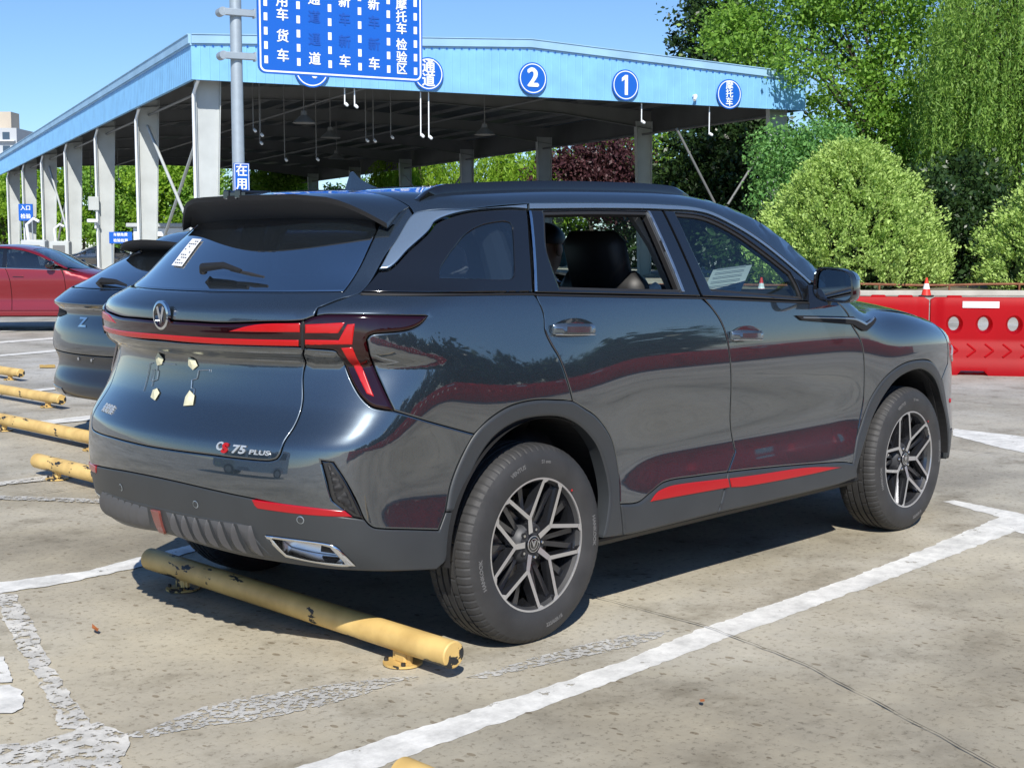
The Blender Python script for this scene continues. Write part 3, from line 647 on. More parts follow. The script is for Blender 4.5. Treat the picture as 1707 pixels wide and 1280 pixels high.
def car_shell(t, paint, windows=True, wheelx=(0., 2.71), rots=(0., .4), texts=True, zs=1.):
    """underbody, wells, wheels shared by every car"""
    g = panel_geo([(S0, .47), (-.9, .44), (-.50, .42), (-.44, .34), (2.9, .30), (S1, .33), (S1, .90), (3.4, .93), (3.0, 1.02), (2.3, 1.13), (1.9, 1.18), (0., 1.225), (-.6, 1.235), (-.8, 1.18), (-.95, 1.12), (S0, 1.10)],
                  holes=[[( .44*math.cos(a)+c, .36+.44*math.sin(a)) for a in np.linspace(0, 2*math.pi, 24)[:-1]] for c in (0.01, 2.66)], lift=-.024, g=.07, skirt=.03, rnd=0, gap=0)
    sh = both('inner_shell', g, M['shell'], t)
    mb = MB(); mb.box((1.50, 0, .29), (3.5, 1.50, .10), bev=.04); ub = mb.build('underbody', M['shell'], t)
    for cx in (0.01, 2.66):
        for s_ in (-1, 1):
            mb = MB(); fn = lambda a, b, h, cx=cx, s_=s_: (cx+a, s_*h, .36+b)
            mb.lathe([(.0, .56), (.445, .56), (.445, .905)], fn, 40, a0=R(-2), a1=R(182)); mb.build('wheel_well', M['shell'], t)
    for i, wx_ in enumerate(wheelx):
        for s_ in (-1, 1): make_wheel(t, wx_, s_, rots[i], texts and s_ < 0)

def main_car():
    M['badge_silver'] = mat('badge_silver', (.55, .58, .60), .25, .5)
    M['handle'] = mat('glossy_handle', (.16, .20, .24), .16, .8, coat=1.)
    t = thing('suv', 'dark grey blue SUV with red sill stripe and its rear side window open', 'car')
    PM = M['paint']
    car_shell(t, PM, rots=(0., R(-37)))
    # --- sides
    both('rear_quarter', panel_geo(T['rear_quarter']), PM, t)
    bp = T['bumper_paint_l']+T['bumper_paint_h']
    bp = [(a, b) for a, b in bp]; bp[0] = (S0, .614); bp[-1] = (S0, .7158)
    bumper = panel_obj('rear_bumper', panel_geo(mirror_path(bp)), PM, t)
    cl = list(T['bumper_clad']); cl[0] = (S0, .614); cl[-1] = (S0, .405)
    clad = panel_obj('bumper_cladding', panel_geo(mirror_path(cl), holes=[T['exhaust'], [(2*S0-a, b) for a, b in T['exhaust']]], lift=.002, skirt=.03), M['clad'], bumper)
    both('rear_wheel_arch', panel_geo(T['arch_rear'], lift=.007, edge=.012, rnd=.007, skirt=.05, g=.03), M['clad'], t)
    af = ARF+ARFI[::-1]
    both('front_wheel_arch', panel_geo(af, lift=.007, edge=.012, rnd=.007, skirt=.05, g=.03), M['clad'], t)
    rd = both('rear_door', panel_geo(T['rear_door']), PM, t)
    fd = both('front_door', panel_geo(T['front_door']), PM, t)
    gsr = panel_geo(T['sill_rear'], lift=.006, edge=.012, rnd=.006, skirt=.05); gsf = panel_geo(T['sill_front'], lift=.006, edge=.012, rnd=.006, skirt=.05)
    gtr = panel_geo(T['stripe_rear'], lift=.010, edge=.004, skirt=.006, g=.02, gap=.0005); gtf = panel_geo(T['stripe_front'], lift=.010, edge=.004, skirt=.006, g=.02, gap=.0005)
    for i in range(2):
        f = bool(i)
        panel_obj('door_cladding', gsr, M['clad'], rd[i], f); panel_obj('door_cladding', gsf, M['clad'], fd[i], f)
        panel_obj('red_stripe', gtr, M['stripe'], rd[i], f); panel_obj('red_stripe', gtf, M['stripe'], fd[i], f)
    # sill underside
    for s_ in (-1, 1):
        mb = MB(); mb.box((1.25, s_*.80, .31), (2.0, .16, .05), bev=.02); mb.build('sill', M['matte_black'], t)
    # windows and frames
    fr = both('quarter_frame', panel_geo(T['quarter_frame'], holes=[T['quarter_glass']], lift=.001, g=.04), M['black'], t)
    g = panel_geo(T['quarter_glass'], lift=-.002, gap=-.001, g=.05, skirt=.003)
    for i in range(2): panel_obj('quarter_window', g, M['glass_dark'], fr[i], bool(i))
    g = panel_geo(T['frame_rear'], holes=[T['win_rear']], lift=.001, g=.04, skirt=.045)
    g2 = panel_geo(T['win_rear'], lift=-.012, gap=-.003, g=.06, skirt=.003)
    gr_ = panel_geo(offl(T['win_rear'], -.003), holes=[offl(T['win_rear'], .012)], lift=-.006, g=.04, skirt=.02, gap=0)
    for i in range(2):
        f = panel_obj('window_frame', g, M['black'], rd[i], bool(i)); panel_obj('window_seal', gr_, M['rubber'], f, bool(i))
        if i: panel_obj('window_glass', g2, M['glass_clear'], f, True)
    g = panel_geo(T['frame_front'], holes=[T['win_front']], lift=.001, g=.04, skirt=.045)
    g2 = panel_geo(T['win_front'], lift=-.012, gap=-.003, g=.06, skirt=.003)
    gr_ = panel_geo(offl(T['win_front'], -.003), holes=[offl(T['win_front'], .012)], lift=-.006, g=.04, skirt=.02, gap=0)
    for i in range(2):
        f = panel_obj('window_frame', g, M['black'], fd[i], bool(i)); panel_obj('window_seal', gr_, M['rubber'], f, bool(i))
        panel_obj('window_glass', g2, M['glass_clear'], f, bool(i))
    # grey run channels at the window edges, chrome line between quarter and rear door
    both('pillar_trim', panel_geo(T['trim_c'], lift=.004, g=.03, skirt=.01), M['bluesilver'], t)
    both('roof_trim', panel_geo(T['trim_top'], lift=.004, g=.02, skirt=.01, gap=.0005, edge=.003), M['bluesilver'], t)
    a, b = np.array(T['quarter_frame'][-3:-1]), np.array(T['frame_rear'][-2:])
    x0 = T['quarter_frame'][9]; x1 = T['quarter_frame'][11]
    strip = [(x0[0]+.006, x0[1]-.004), (x0[0]+.018, x0[1]-.004), (x1[0]+.020, x1[1]+.001), (x1[0]+.008, x1[1]+.001)]
    both('chrome_strip', panel_geo(strip, lift=.005, g=.03, gap=0, edge=.003, skirt=.01), M['chrome'], t)
    q = T['win_rear']; r_ = [(q[2][0]-.002, q[2][1]), (q[2][0]+.012, q[2][1]), (q[4][0]+.014, q[4][1]+.001), (q[4][0]-.004, q[4][1]+.001)]
    both('channel_strip', panel_geo(r_, lift=.004, g=.03, gap=0, edge=.003, skirt=.01), M['satin'], t)
    # belt line seal
    bl = [T['quarter_frame'][0], T['quarter_frame'][-1], T['frame_rear'][-2], T['frame_rear'][5], T['frame_front'][-3], T['frame_front'][6]]
    bl = [(a, b-.004) for a, b in bl]; bl2 = [(a, b-.007) for a, b in bl[::-1]]
    both('belt_seal', panel_geo(bl+bl2, lift=.004, g=.03, gap=0, edge=.003, skirt=.01), M['matte_black'], t)
    # handles
    for i, (rows, k) in enumerate(((rd, 0.), (fd, 1.))):
        for j, dr in enumerate(rows):
            sg = -1 if j == 0 else 1; x0, z0 = (.062, 1.112) if i == 0 else (1.145, 1.040); L = .225
            mk = lambda u, w, h: tuple(np.array([x0+u, sg*(abs(srf(x0+u, z0)[0][1])+h), z0+w]))
            mb = MB()
            n = 18; V = []
            # cup recess: dark dish
            us = np.linspace(-.005, L+.012, 26)
            for u in us:
                e = math.sin(math.pi*min(max((u+.005)/(L+.017), 0), 1))**.7
                V += [mk(u, .034*e, .0015), mk(u, .0, .0025), mk(u, -.050*e, .0015)]
            Fc = [(3*q, 3*q+1, 3*q+4, 3*q+3) for q in range(25)]+[(3*q+1, 3*q+2, 3*q+5, 3*q+4) for q in range(25)]
            if j == 1: Fc = [f[::-1] for f in Fc]
            mb.add(V, Fc); mb.build('handle_cup', PM, dr, smooth=True)
            V = []; us = np.linspace(0, L, 24)
            for u in us:
                e = max(math.sin(math.pi*min(max(u/L, .0), 1))**.35, .25); w = .021*(.75+.25*e)
                hh = .034*e
                dz = -.010*(u/L)
                V += [mk(u, w+dz, .004+hh*.55), mk(u, w*.5+dz, .004+hh), mk(u, -w*.5+dz, .004+hh), mk(u, -w+dz, .002+hh*.6), mk(u, -w*.8+dz, .002), mk(u, w*.8+dz, .002)]
            Fc = [(6*q+a_, 6*q+(a_+1) % 6, 6*q+6+(a_+1) % 6, 6*q+6+a_) for q in range(23) for a_ in range(6)]+[(5, 4, 3, 2, 1, 0), tuple(range(138, 144))]
            mb = MB(); mb.add(V, Fc); hd = mb.build('door_handle', M['handle'], dr, smooth=50)
            mb = MB(); mb.path([mk(u, -.0185-.010*(u/L), .006+.030*max(math.sin(math.pi*u/L), 0)**.35) for u in np.linspace(.004, L-.004, 16)], .0022, 6)
            mb.build('handle_chrome', M['chrome'], hd, smooth=True)
    # roof, rails, antenna
    roof = panel_obj('roof', panel_geo(mirror_T(ROOF_T), mp=mapT, g=.05, step=.03), PM, t)
    ws = [(1.478, 0), (1.463, -.3), (1.42, -.59), (1.508, -.684), (1.75, -.757), (1.985, -.81), (2.13, -.60), (2.22, -.3), (2.25, 0)]
    panel_obj('windscreen', panel_geo(mirror_T(ws), mp=mapT, g=.06, step=.03, lift=-.003, skirt=.004), M['glass_clear'], t)
    cw = [(2.255, 0), (2.225, -.3), (2.135, -.605), (1.99, -.815), (2.05, -.83), (2.23, -.62), (2.31, -.3), (2.33, 0)]
    panel_obj('cowl', panel_geo(mirror_T(cw), mp=mapT, g=.06, step=.03, lift=-.006), M['matte_black'], t)
    hood = [(2.335, 0), (2.315, -.3), (2.235, -.62), (2.06, -.828), (2.2, -.815), (2.6, -.80), (3.0, -.765), (3.3, -.67), (3.48, -.45), (3.53, 0)]
    panel_obj('bonnet', panel_geo(mirror_T(hood), mp=mapT, g=.05, step=.03), PM, t)
    for s_ in (-1, 1):
        xs = np.linspace(-.28, 1.27, 40); V = []; n = 8
        for k, x_ in enumerate(xs):
            u = (x_+.28)/1.55; h = .028*min(1, (math.sin(math.pi*min(max(u, .0), 1))*5.0))**.8+.003
            y_ = .585+.01*math.sin(math.pi*u); z_ = float(mapT(np.array([[x_, y_]]))[0, 2])
            w = .014
            for (dy, dz) in ((-w, -.01), (-w, h*.72), (-w*.6, h*.96), (w*.6, h*.96), (w, h*.72), (w, -.01)):
                # open gap under the middle of the rail
                V.append((x_, s_*(y_+dy), z_+dz))
        Fc = [(6*q+a_, 6*q+(a_+1) % 6, 6*q+6+(a_+1) % 6, 6*q+6+a_) for q in range(39) for a_ in range(6)]+[(5, 4, 3, 2, 1, 0), tuple(range(234, 240))]
        mb = MB(); mb.add(V, Fc); mb.build('roof_rail', M['matte_black'] if 0 else M['black'], roof, smooth=45)
    zz = float(mapT(np.array([[-.10, 0.]]))[0, 2])
    mb = MB()
    sec = []
    for k in range(9):
        u = k/8; cx = -.185+.16*u**1.0+.0; w = .024*(1-u)**.6+.003; h = .085*u
        sec.append((u, w))
    V = []; prof = [(-.17, .0), (-.155, .062), (-.145, .066), (-.115, .038), (-.06, .015), (.00, .0)]
    for sgn, w in ((1, .020), (-1, .020)):
        for (px_, pz_) in prof: V.append((px_+.07, sgn*(w*.8*(1-pz_/.075)+.0015), zz+pz_))
    n = len(prof); mb.add(V, [tuple(range(n)), tuple(range(n, 2*n))[::-1]]+[(i, i+n, (i+1) % n+n, (i+1) % n) for i in range(n)])
    mb.build('shark_fin_antenna', PM, roof, smooth=50)
    # --- rear: hatch
    hu = list(T['hatch_upper']); hu[0] = (S0, 1.249); hu[-1] = (S0, 1.1495)
    hatch = panel_obj('tailgate', panel_geo(mirror_path(hu)), PM, t)
    hl = list(T['hatch_lower']); hl[0] = (S0, 1.0775); hl[-1] = (S0, .7158)
    panel_obj('tailgate_skin', panel_geo(mirror_path(hl), g=.022), PM, hatch)
    rg = list(T['rear_glass']); rg[0] = (S0, 1.251); rg[-1] = (S0, 1.54); rg[-2] = (-.9072, 1.535); rg[-3] = (-.69, 1.51)
    glassp = panel_obj('rear_window', panel_geo(mirror_path(rg), lift=-.003, g=.04, skirt=.004), M['glass_rear'], hatch)
    # black ceramic border inside the rear window
    inner = offl(mirror_path(rg), .055)
    panel_obj('window_border', panel_geo(mirror_path(rg), holes=[inner], lift=-.006, g=.04, skirt=.002, gap=.001), M['black'], glassp)
    lt = list(T['light']); lt[0] = (S0, 1.147); lt[-1] = (S0, 1.080)
    lb = panel_obj('light_bar', panel_geo(mirror_path(lt), lift=.010, edge=.010, rnd=.007, skirt=.03, g=.025), M['lens'], hatch)
    sa = list(T['strip_a']); sa[0] = (S0, 1.1015); sa[-1] = (S0, 1.0845)
    panel_obj('light_strip', panel_geo(mirror_path(sa), lift=.0125, edge=.004, gap=0, skirt=.005, g=.02, rnd=.002), M['lens_red'], lb)
    for nme in ('strip_b', 'strip_c', 'strip_d', 'strip_e'):
        for o in both('light_strip', panel_geo(T[nme], lift=.0125, edge=.004, gap=0, skirt=.005, g=.02, rnd=.002), M['lens_red'], lb): pass
    # thin black gap between hatch lamp and body lamp
    gp = [(-.888, 1.161), (-.881, 1.161), (-.884, 1.073), (-.893, 1.073)]
    both('lamp_gap', panel_geo(gp, lift=.013, edge=.002, gap=0, skirt=.006, g=.02), M['matte_black'], lb)
    # emblem
    c, n_ = srf(S0, 1.166, .004); mb = MB()
    def em(a, b, h): return (c[0]-h, a-.018, c[2]+b)   # seen from behind: +y is to the left
    ov = [(.047*math.cos(a), .040*math.sin(a)*1.25) for a in np.linspace(0, 2*math.pi, 41)[:-1]]
    iv = [(.039*math.cos(a), .033*math.sin(a)*1.25) for a in np.linspace(0, 2*math.pi, 41)[:-1]]
    V = [em(a, b, .0) for a, b in ov]+[em(a, b, .011) for a, b in ov]+[em(a, b, .013) for a, b in iv]+[em(a, b, .0) for a, b in iv]
    Fc = [(k*40+i, k*40+(i+1) % 40, (k+1)*40+(i+1) % 40, (k+1)*40+i) for k in range(3) for i in range(40)]
    mb.add(V, Fc)
    for s_ in (-1, 1):
        mb.prism([(s_*.003, -.030), (s_*.024, .026), (s_*.013, .031), (s_*.001, -.002)], .002, .012, em)
    mb.build('emblem', M['chrome'], hatch, smooth=40)
    mb = MB(); mb.prism(iv, -.003, .002, em); mb.build('emblem_plate', M['black'], hatch)
    # number plate holder embossing, its bright highlights painted as silver lines; tape patches
    def rp(y_, z_, l=0.003):
        P = mapS(np.array([(S0-y_, z_)])); Nn = N(P); return tuple((P+Nn*l)[0])
    def line(pts, r=.0016):
        mb = MB(); mb.path([rp(a, b) for a, b in smooth_poly(pts, .01, 60, closed=False)], r, 6); mb.build('plate_relief_highlight', M['satin'], hatch, smooth=True)
    line([(.205, .885), (.185, .985), (.160, .988)])
    line([(.150, .905), (.147, .925), (.118, .932), (.115, .962), (.128, .966), (.125, .990), (.005, .992)])
    line([(-.12, .890), (-.118, .915), (-.10, .918), (-.098, .945), (-.125, .952), (-.13, .980), (-.185, .985), (-.187, .978)])
    line([(.165, .925), (.160, .965), (.145, .965), (.15, .925), (.165, .925)], .0012)
    for (y_, z_, r0) in ((.108, 1.000, .3), (-.098, 1.000, .9), (.112, .885, .5), (-.102, .884, .1)):
        mb = MB(); k = 5; pts = []
        rs = random.Random(int(1000*z_+y_*100))
        for i in range(k): a = r0+2*math.pi*i/k; q = .027*(.62+.7*rs.random()); pts.append((y_+q*1.25*math.cos(a), z_+q*.95*math.sin(a)))
        V = [rp(a, b, .004) for a, b in pts]+[rp(y_, z_, .010)]
        mb.add(V, [(i, (i+1) % k, k) for i in range(k)]); mb.build('tape_patch', M['tape'], hatch)
    # wiper
    px_, n_ = srf(S0, 1.292, .0)
    def wp(y_, z_, l): 
        P = mapS(np.array([(S0-y_, z_)])); return tuple((P+N(P)*l)[0])
    mb = MB(); mb.path([wp(-.02, 1.300, .012), wp(-.03, 1.302, .030), wp(-.14, 1.306, .036), wp(-.24, 1.294, .030)], [.014, .016, .012, .006], 10)
    wi = mb.build('wiper', M['matte_black'], hatch, smooth=True)
    mb = MB(); mb.path([wp(-.18, 1.300, .024), wp(-.28, 1.291, .020), wp(-.345, 1.285, .016)], [.005, .007, .004], 6)
    mb.build('wiper_blade', M['rubber'], wi)
    # stickers
    bA, bB, bC = np.array((.288, 1.329)), np.array((.192, 1.326)), np.array((.350, 1.427))
    def bl_(u, v, l=.0035): q_ = bA+(bB-bA)*u+(bC-bA)*v; return wp(q_[0], q_[1], l)
    mb = MB(); mb.add([bl_(i/5, j/5, .0025) for j in range(6) for i in range(6)], [(j*6+i, j*6+i+1, j*6+i+7, j*6+i+6) for j in range(5) for i in range(5)]); st = mb.build('paper_label', mat('label_paper', (.8, .8, .8), .5), hatch)
    mb = MB(); rs = random.Random(4)
    for i in range(9):
        for j in range(4):
            if rs.random() < .55:
                u0, v0 = .15+.2*j, .08+.1*i
                mb.add([bl_(u0, v0), bl_(u0+.13, v0), bl_(u0+.13, v0+.045), bl_(u0, v0+.045)], [(0, 1, 2, 3)])
    mb.build('label_print', M['ink'], st)
    # lettering on the tailgate
    def letter(body, y_, z_, size, m_, bold=.0, shear=0., name='badge_lettering', sx=1.):
        V, Fc = text_mesh(body, size, bold, .0, 'LEFT'); W = []
        Q = mapS(np.array([(S0-(y_-v.x*sx-shear*v.y), z_+v.y) for v in V])); Nn = N(Q)
        n = len(V); W = list(Q+Nn*.0045)+list(Q+Nn*.0005)
        cnt = {}
        for f in Fc:
            for a, b in zip(f, f[1:]+f[:1]): cnt.setdefault((min(a, b), max(a, b)), []).append((a, b))
        be = [v[0] for v in cnt.values() if len(v) == 1]
        return mesh_obj(name, W, list(Fc)+[(b, a, a+n, b+n) for a, b in be], m_, hatch)
    letter('C', -.335, .748, .036, M['badge_silver'], .0012, .2, sx=1.1); letter('S', -.360, .743, .042, M['stripe'], .0022, .2, sx=1.25); letter('75', -.402, .743, .036, M['badge_silver'], .0012, .25, sx=1.25); letter('PLUS', -.458, .739, .021, M['badge_silver'], .0005, .2, sx=1.45)
    letter('长安汽车', .478, .802, .030, M['badge_silver'], .0006, sx=.95)
    # spoiler
    def lip(y_):
        a = abs(y_); return np.array([-.637+.52*a*a, y_, 1.577-.9*max(a-.42, 0)**1.55-.10*max(a-.3, 0)])
    ysn = np.concatenate([np.linspace(-.612, -.5, 9), np.linspace(-.46, .46, 24), np.linspace(.5, .612, 9)]); V = []
    for y_ in ysn:
        L_ = lip(y_); a = abs(y_)
        root = mapT(np.array([[-.322, y_*.965]]))[0]; root[2] += .002
        und = mapS(np.array([(S0+y_ if y_ < 0 else S0+y_, 1.49)]))[0]
        ux = B['rz'](1.50)+.27*y_*y_+.3*y_**4+.01; und = np.array([ux, y_*.97, 1.495-.03*(a/.6)**3])
        m1 = root*.6+L_*.4+np.array([0, 0, .006]); m2 = root*.2+L_*.8+np.array([0, 0, .005])
        V += [root, m1, m2, L_+np.array([0, 0, .001]), L_+np.array([.004, 0, -.016]), L_*.6+und*.4+np.array([.0, 0, .004]), und, root+np.array([0, 0, -.03])]
    k = 8; n = len(ysn)
    Fc = [(i*k+q, i*k+(q+1) % k, (i+1)*k+(q+1) % k, (i+1)*k+q) for i in range(n-1) for q in range(k)]+[tuple(range(k))[::-1], tuple(range((n-1)*k, n*k))]
    mid = []
    for i in range(n-1):
        for q in range(k): mid.append(1 if 3 <= q <= 6 else 0)
    mid += [0, 0]
    mb = MB(); mb.V = [tuple(v) for v in V]; mb.F = Fc; mb.M = mid
    spo = mb.build('spoiler', [PM, M['shell']], hatch, smooth=35)
    mb = MB(); mb.box((-.565, 0, 1.582), (.13, .13, .030), bev=.008)
    for q in (-.035, .035): mb.box((-.628, q, 1.583), (.02, .03, .034), bev=.005)
    mb.build('brake_lamp_housing', M['black'], spo)
    mb = MB()
    for s_ in (-1, 1):
        mb.path([(-.455, s_*.585, 1.487), (-.44, s_*.60, 1.44)], [.01, .012], 8)
    # bumper details
    for f in (False, True):
        panel_obj('reflector', panel_geo(T['reflector'], lift=.006, edge=.004, rnd=.003, skirt=.008, g=.02), M['reflector'], bumper, f)
        vt = panel_obj('side_vent', panel_geo(T['vent'], lift=-.001, gap=.001, skirt=.01, g=.02), M['black'], bumper, f)
        inn = offl(T['vent'], .012)
        panel_obj('vent_mesh', panel_geo(inn, lift=.0015, gap=0, skirt=.003, g=.012, shape=lambda uv, P: .003*np.sign(np.sin(uv[:, 1]*500))), M['matte_black'], vt, f, custom=False)
        ex = [(a, b) for a, b in T['exhaust']]; exi = T['exhaust_in']
        fr_ = panel_obj('exhaust_trim', panel_geo(ex, holes=[exi], lift=.008, edge=.008, rnd=.006, skirt=.035, g=.02, gap=.001), M['chrome'], bumper, f)
        panel_obj('exhaust_recess', panel_geo(ex, lift=-.035, gap=.002, g=.03, skirt=.01), M['machined'], fr_, f)
        xi = [(exi[0][0]+.14, exi[0][1]-.020), (exi[4][0]-.045, exi[4][1]+.045), (exi[4][0]-.02, exi[4][1]+.008), (exi[0][0]+.13, exi[5][1]+.008)]
        panel_obj('tail_pipe', panel_geo(xi, lift=-.030, gap=.002, g=.03, skirt=.01), M['shell'], fr_, f)
    DF = list(T['diffuser']); DF[0] = (S0, .510); DF[-1] = (S0, .405)
    dm = mat('diffuser_grey', (.075, .075, .078), .42)
    dfo = panel_obj('diffuser', panel_geo(mirror_path(DF), lift=.003, g=.03, edge=.008, skirt=.03), M['clad'], bumper)
    for k in range(7):
        for f in (1, -1):
            sa0 = .055+.058*k; mb = MB(); W = []; nn_ = 8
            zt = .497; zb = .408-.003*k
            for i in range(nn_+1):
                u = i/nn_; z_ = zt+(zb-zt)*u; le = .022*math.sin(math.pi*min(u*1.05, 1))**.7
                ds = .022*u
                for (o_, l_) in ((.0, .002), (.044, .004+le), (.050, .002)):
                    W.append((S0+f*(sa0+o_*(1-.25*u)+ds), z_, l_))
            W = np.array(W); Pq = mapS(W[:, :2]); Pq = Pq+N(Pq)*W[:, 2:3]
            Fc = [(3*i+j, 3*i+j+1, 3*i+4+j, 3*i+3+j) for i in range(nn_) for j in range(2)]
            mb.add(Pq, Fc); fo = mb.build('diffuser_fin', dm, dfo, smooth=40)
    ct = [(S0-.028, .498), (S0+.028, .498), (S0+.020, .412), (S0-.020, .412)]
    panel_obj('tow_cover', panel_geo(ct, lift=.012, edge=.004, skirt=.01, g=.02), mat('dull_red_plastic', (.20, .06, .05), .25, coat=.6), dfo)
    for (s_, z_) in ((S0+.235, .545), (S0-.235, .545), (-.873, .532), (2*S0+.873, .532)):
        P = mapS(np.array([(s_, z_)])); Nn = N(P)[0]; c0 = P[0]; u = np.cross(Nn, [0, 0, 1.]); u /= np.linalg.norm(u); w = np.cross(u, Nn)
        fn = lambda a, b, h: tuple(c0+u*a+w*b+Nn*h)
        mb = MB(); mb.lathe([(.0, .004), (.0105, .004), (.0105, .0)], fn, 20); se = mb.build('parking_sensor', M['clad'], bumper)
        mb = MB(); mb.lathe([(.0105, .0045), (.0135, .0035)], fn, 20); mb.build('sensor_ring', M['satin'], se)
    # underside of the rear bumper
    mb = MB(); mb.box((-.55, 0, .39), (.50, 1.1, .06), bev=.03); mb.path([(-.52, -.36, .37), (-.45, 0, .36), (-.52, .36, .37)], .07, 12); mb.build('rear_silencer', M['iron'], t, smooth=40)
    mb = MB(); mb.box((0, 0, .30), (.12, 1.3, .10), bev=.03); mb.build('axle', M['iron'], t)
    mb = MB(); mb.box((2.71, 0, .30), (.12, 1.3, .10), bev=.03); mb.build('axle', M['iron'], t)
    # --- front fender, bumper, grille, lamps
    seam = list(T['front_door']); i0 = 3; sa_ = seam[3:12]     # top of seam A down to the sill
    hs = convT([(2.06, -.832), (2.2, -.820), (2.6, -.805), (3.0, -.770)])
    fend = sa_[::-1]+[(1.87, 1.185), (1.90, 1.23)]+hs+[(3.10, .93), (3.13, .80)]+[(3.045, .727)]+ARF[:9][::-1]+[(2.10, .40)]
    try: both('front_wing', panel_geo(fend), PM, t)
    except Exception as e: print('wing', e)
    hs2 = convT([(3.02, -.768), (3.3, -.675), (3.48, -.46), (3.53, -.01)])
    fb = [(S1, .45), (3.6, .45), (3.215, .45), (3.165, .56), (3.10, .675), (3.05, .73), (3.135, .80), (3.105, .93)]+hs2+[(S1, hs2[-1][1])]
    def mirror1(path): return path+[(2*S1-a, b) for a, b in path[::-1][1:-1]]
    fbo = panel_obj('front_bumper', panel_geo(mirror1(fb), g=.04), PM, t)
    panel_obj('front_skirt', panel_geo(mirror1([(S1, .24), (3.5, .25), (3.215, .30), (3.213, .446), (3.6, .446), (S1, .446)]), g=.04), M['clad'], fbo)
    panel_obj('grille', panel_geo(mirror1([(S1, .52), (3.75, .54), (3.62, .74), (S1, .80)]), g=.04, lift=.006), M['black'], fbo)
    for f in (False, True):
        panel_obj('headlamp', panel_geo([(3.20, .84), (3.25, .80), (3.60, .83), (3.62, .87), (3.30, .885)], g=.03, lift=.006), M['clear'], fbo, f)
        panel_obj('side_marker', panel_geo([(3.235, .585), (3.27, .585), (3.27, .61), (3.235, .61)], g=.03, lift=.006), M['reflector'], fbo, f)
    # arrow-shaped trim on wing and door
    both('wing_badge', panel_geo(T['badge'], ang=14, lift=.010, edge=.003, skirt=.008, g=.02, gap=0), M['shell'], t)
    both('badge_chrome', panel_geo(T['badge_chrome'], ang=14, lift=.0125, edge=.002, skirt=.005, g=.02, gap=0), M['satin'], t)
    # --- mirrors
    for s_ in (-1, 1):
        base = empty('door_mirror', (1.805, s_*.875, 1.175), 0, fd[0 if s_ < 0 else 1])
        mb = MB(); mb.add([(-.02, s_*-.01, .06), (.08, s_*-.02, .06), (.09, s_*-.01, -.055), (-.055, s_*.0, -.055), (-.01, s_*.06, .035), (.06, s_*.06, .035), (.07, s_*.10, -.035), (-.02, s_*.10, -.030)],
                          [(0, 1, 2, 3), (4, 5, 6, 7), (0, 1, 5, 4), (1, 2, 6, 5), (2, 3, 7, 6), (3, 0, 4, 7)]); mb.build('mirror_foot', M['black'], base)
        # housing: rounded box swept, open towards the rear
        def rbox(x_, sc, n=28):
            out = []
            for i in range(n):
                a = 2*math.pi*i/n; c_, s2 = math.cos(a), math.sin(a); e = .55
                yy = math.copysign(abs(c_)**e, c_)*.094*sc; zz2 = math.copysign(abs(s2)**e, s2)*.074*sc
                yy2 = .122+yy*(1-.06*(zz2/.08)); out.append((x_+.20*(yy2-.03)*.35, s_*yy2, .055+zz2+.010*(yy2-.15)/.1*-1))
            return out
        secs = [(-.020, .86), (-.032, .93), (-.030, 1.0), (-.005, 1.02), (.035, .96), (.07, .80), (.092, .50), (.098, .10)]
        V = []
        for x_, sc in secs: V += rbox(x_, sc)
        n = 28; Fc = [(k_*n+i, k_*n+(i+1) % n, (k_+1)*n+(i+1) % n, (k_+1)*n+i) for k_ in range(len(secs)-1) for i in range(n)]+[tuple(range((len(secs)-1)*n, len(secs)*n))]
        mb = MB(); mb.add(V, Fc, 0); ho = mb.build('mirror_housing', [M['black']], base, smooth=45)
        mb = MB(); mb.add(rbox(-.012, .86), [tuple(range(n))]); mb.build('mirror_glass', mat('mirror_silver', (.35, .38, .42), .03, 1.), ho)
        V = []
        for x_, sc in ((-.002, 1.03), (.037, .975), (.071, .82)): V += [q for q in rbox(x_, sc)]
        Fc = [(k_*n+i, k_*n+(i+1) % n, (k_+1)*n+(i+1) % n, (k_+1)*n+i) for k_ in range(2) for i in range(n) if V[i][2] > .075]
        mb = MB(); mb.add(V, Fc); mb.build('mirror_cap', PM, ho, smooth=45)
    # --- cabin
    interior(t)
    return t
def offl(path, d): return [tuple(p) for p in offset_in(smooth_poly(path, .02), d)]
def cushion(mb, c, d, rot=None, mi=0, bev=.05):
    mb.box(c, d, rot, mi, bev)
def seat(t, x, y, name='front_seat', w=.50, lean=18, hr=True, silver=True):
    s = empty(name, (x, y, 0), 0, t); rot = Matrix.Rotation(R(-lean), 3, 'Y')
    mb = MB(); mb.box((.20, 0, .66), (.50, w, .16), bev=.06)
    mb.build('seat_cushion', M['seat'], s, smooth=50)
    mb = MB(); mb.box((-.10, 0, 1.00), (.14, w*.92, .62), rot, bev=.055); mb.box((-.205, 0, 1.30), (.12, w*.66, .34), rot, bev=.05); bk = mb.build('seat_back', M['seat'], s, smooth=50)
    if silver:
        mb = MB()
        for sg in (-1, 1): mb.box((-.075, sg*w*.44, 1.04), (.12, .05, .42), rot, bev=.022)
        mb.build('side_bolster', M['seat_grey'], bk, smooth=50)
    if hr:
        mb = MB(); mb.box((-.215, 0, 1.395), (.10, .25, .17), rot, bev=.045); h = mb.build('headrest', M['seat'], s, smooth=50)
        mb = MB()
        for sg in (-1, 1): mb.tube((-.185, sg*.06, 1.33), (-.17, sg*.06, 1.27), .007)
        mb.build('headrest_post', M['chrome'], h)
    return s
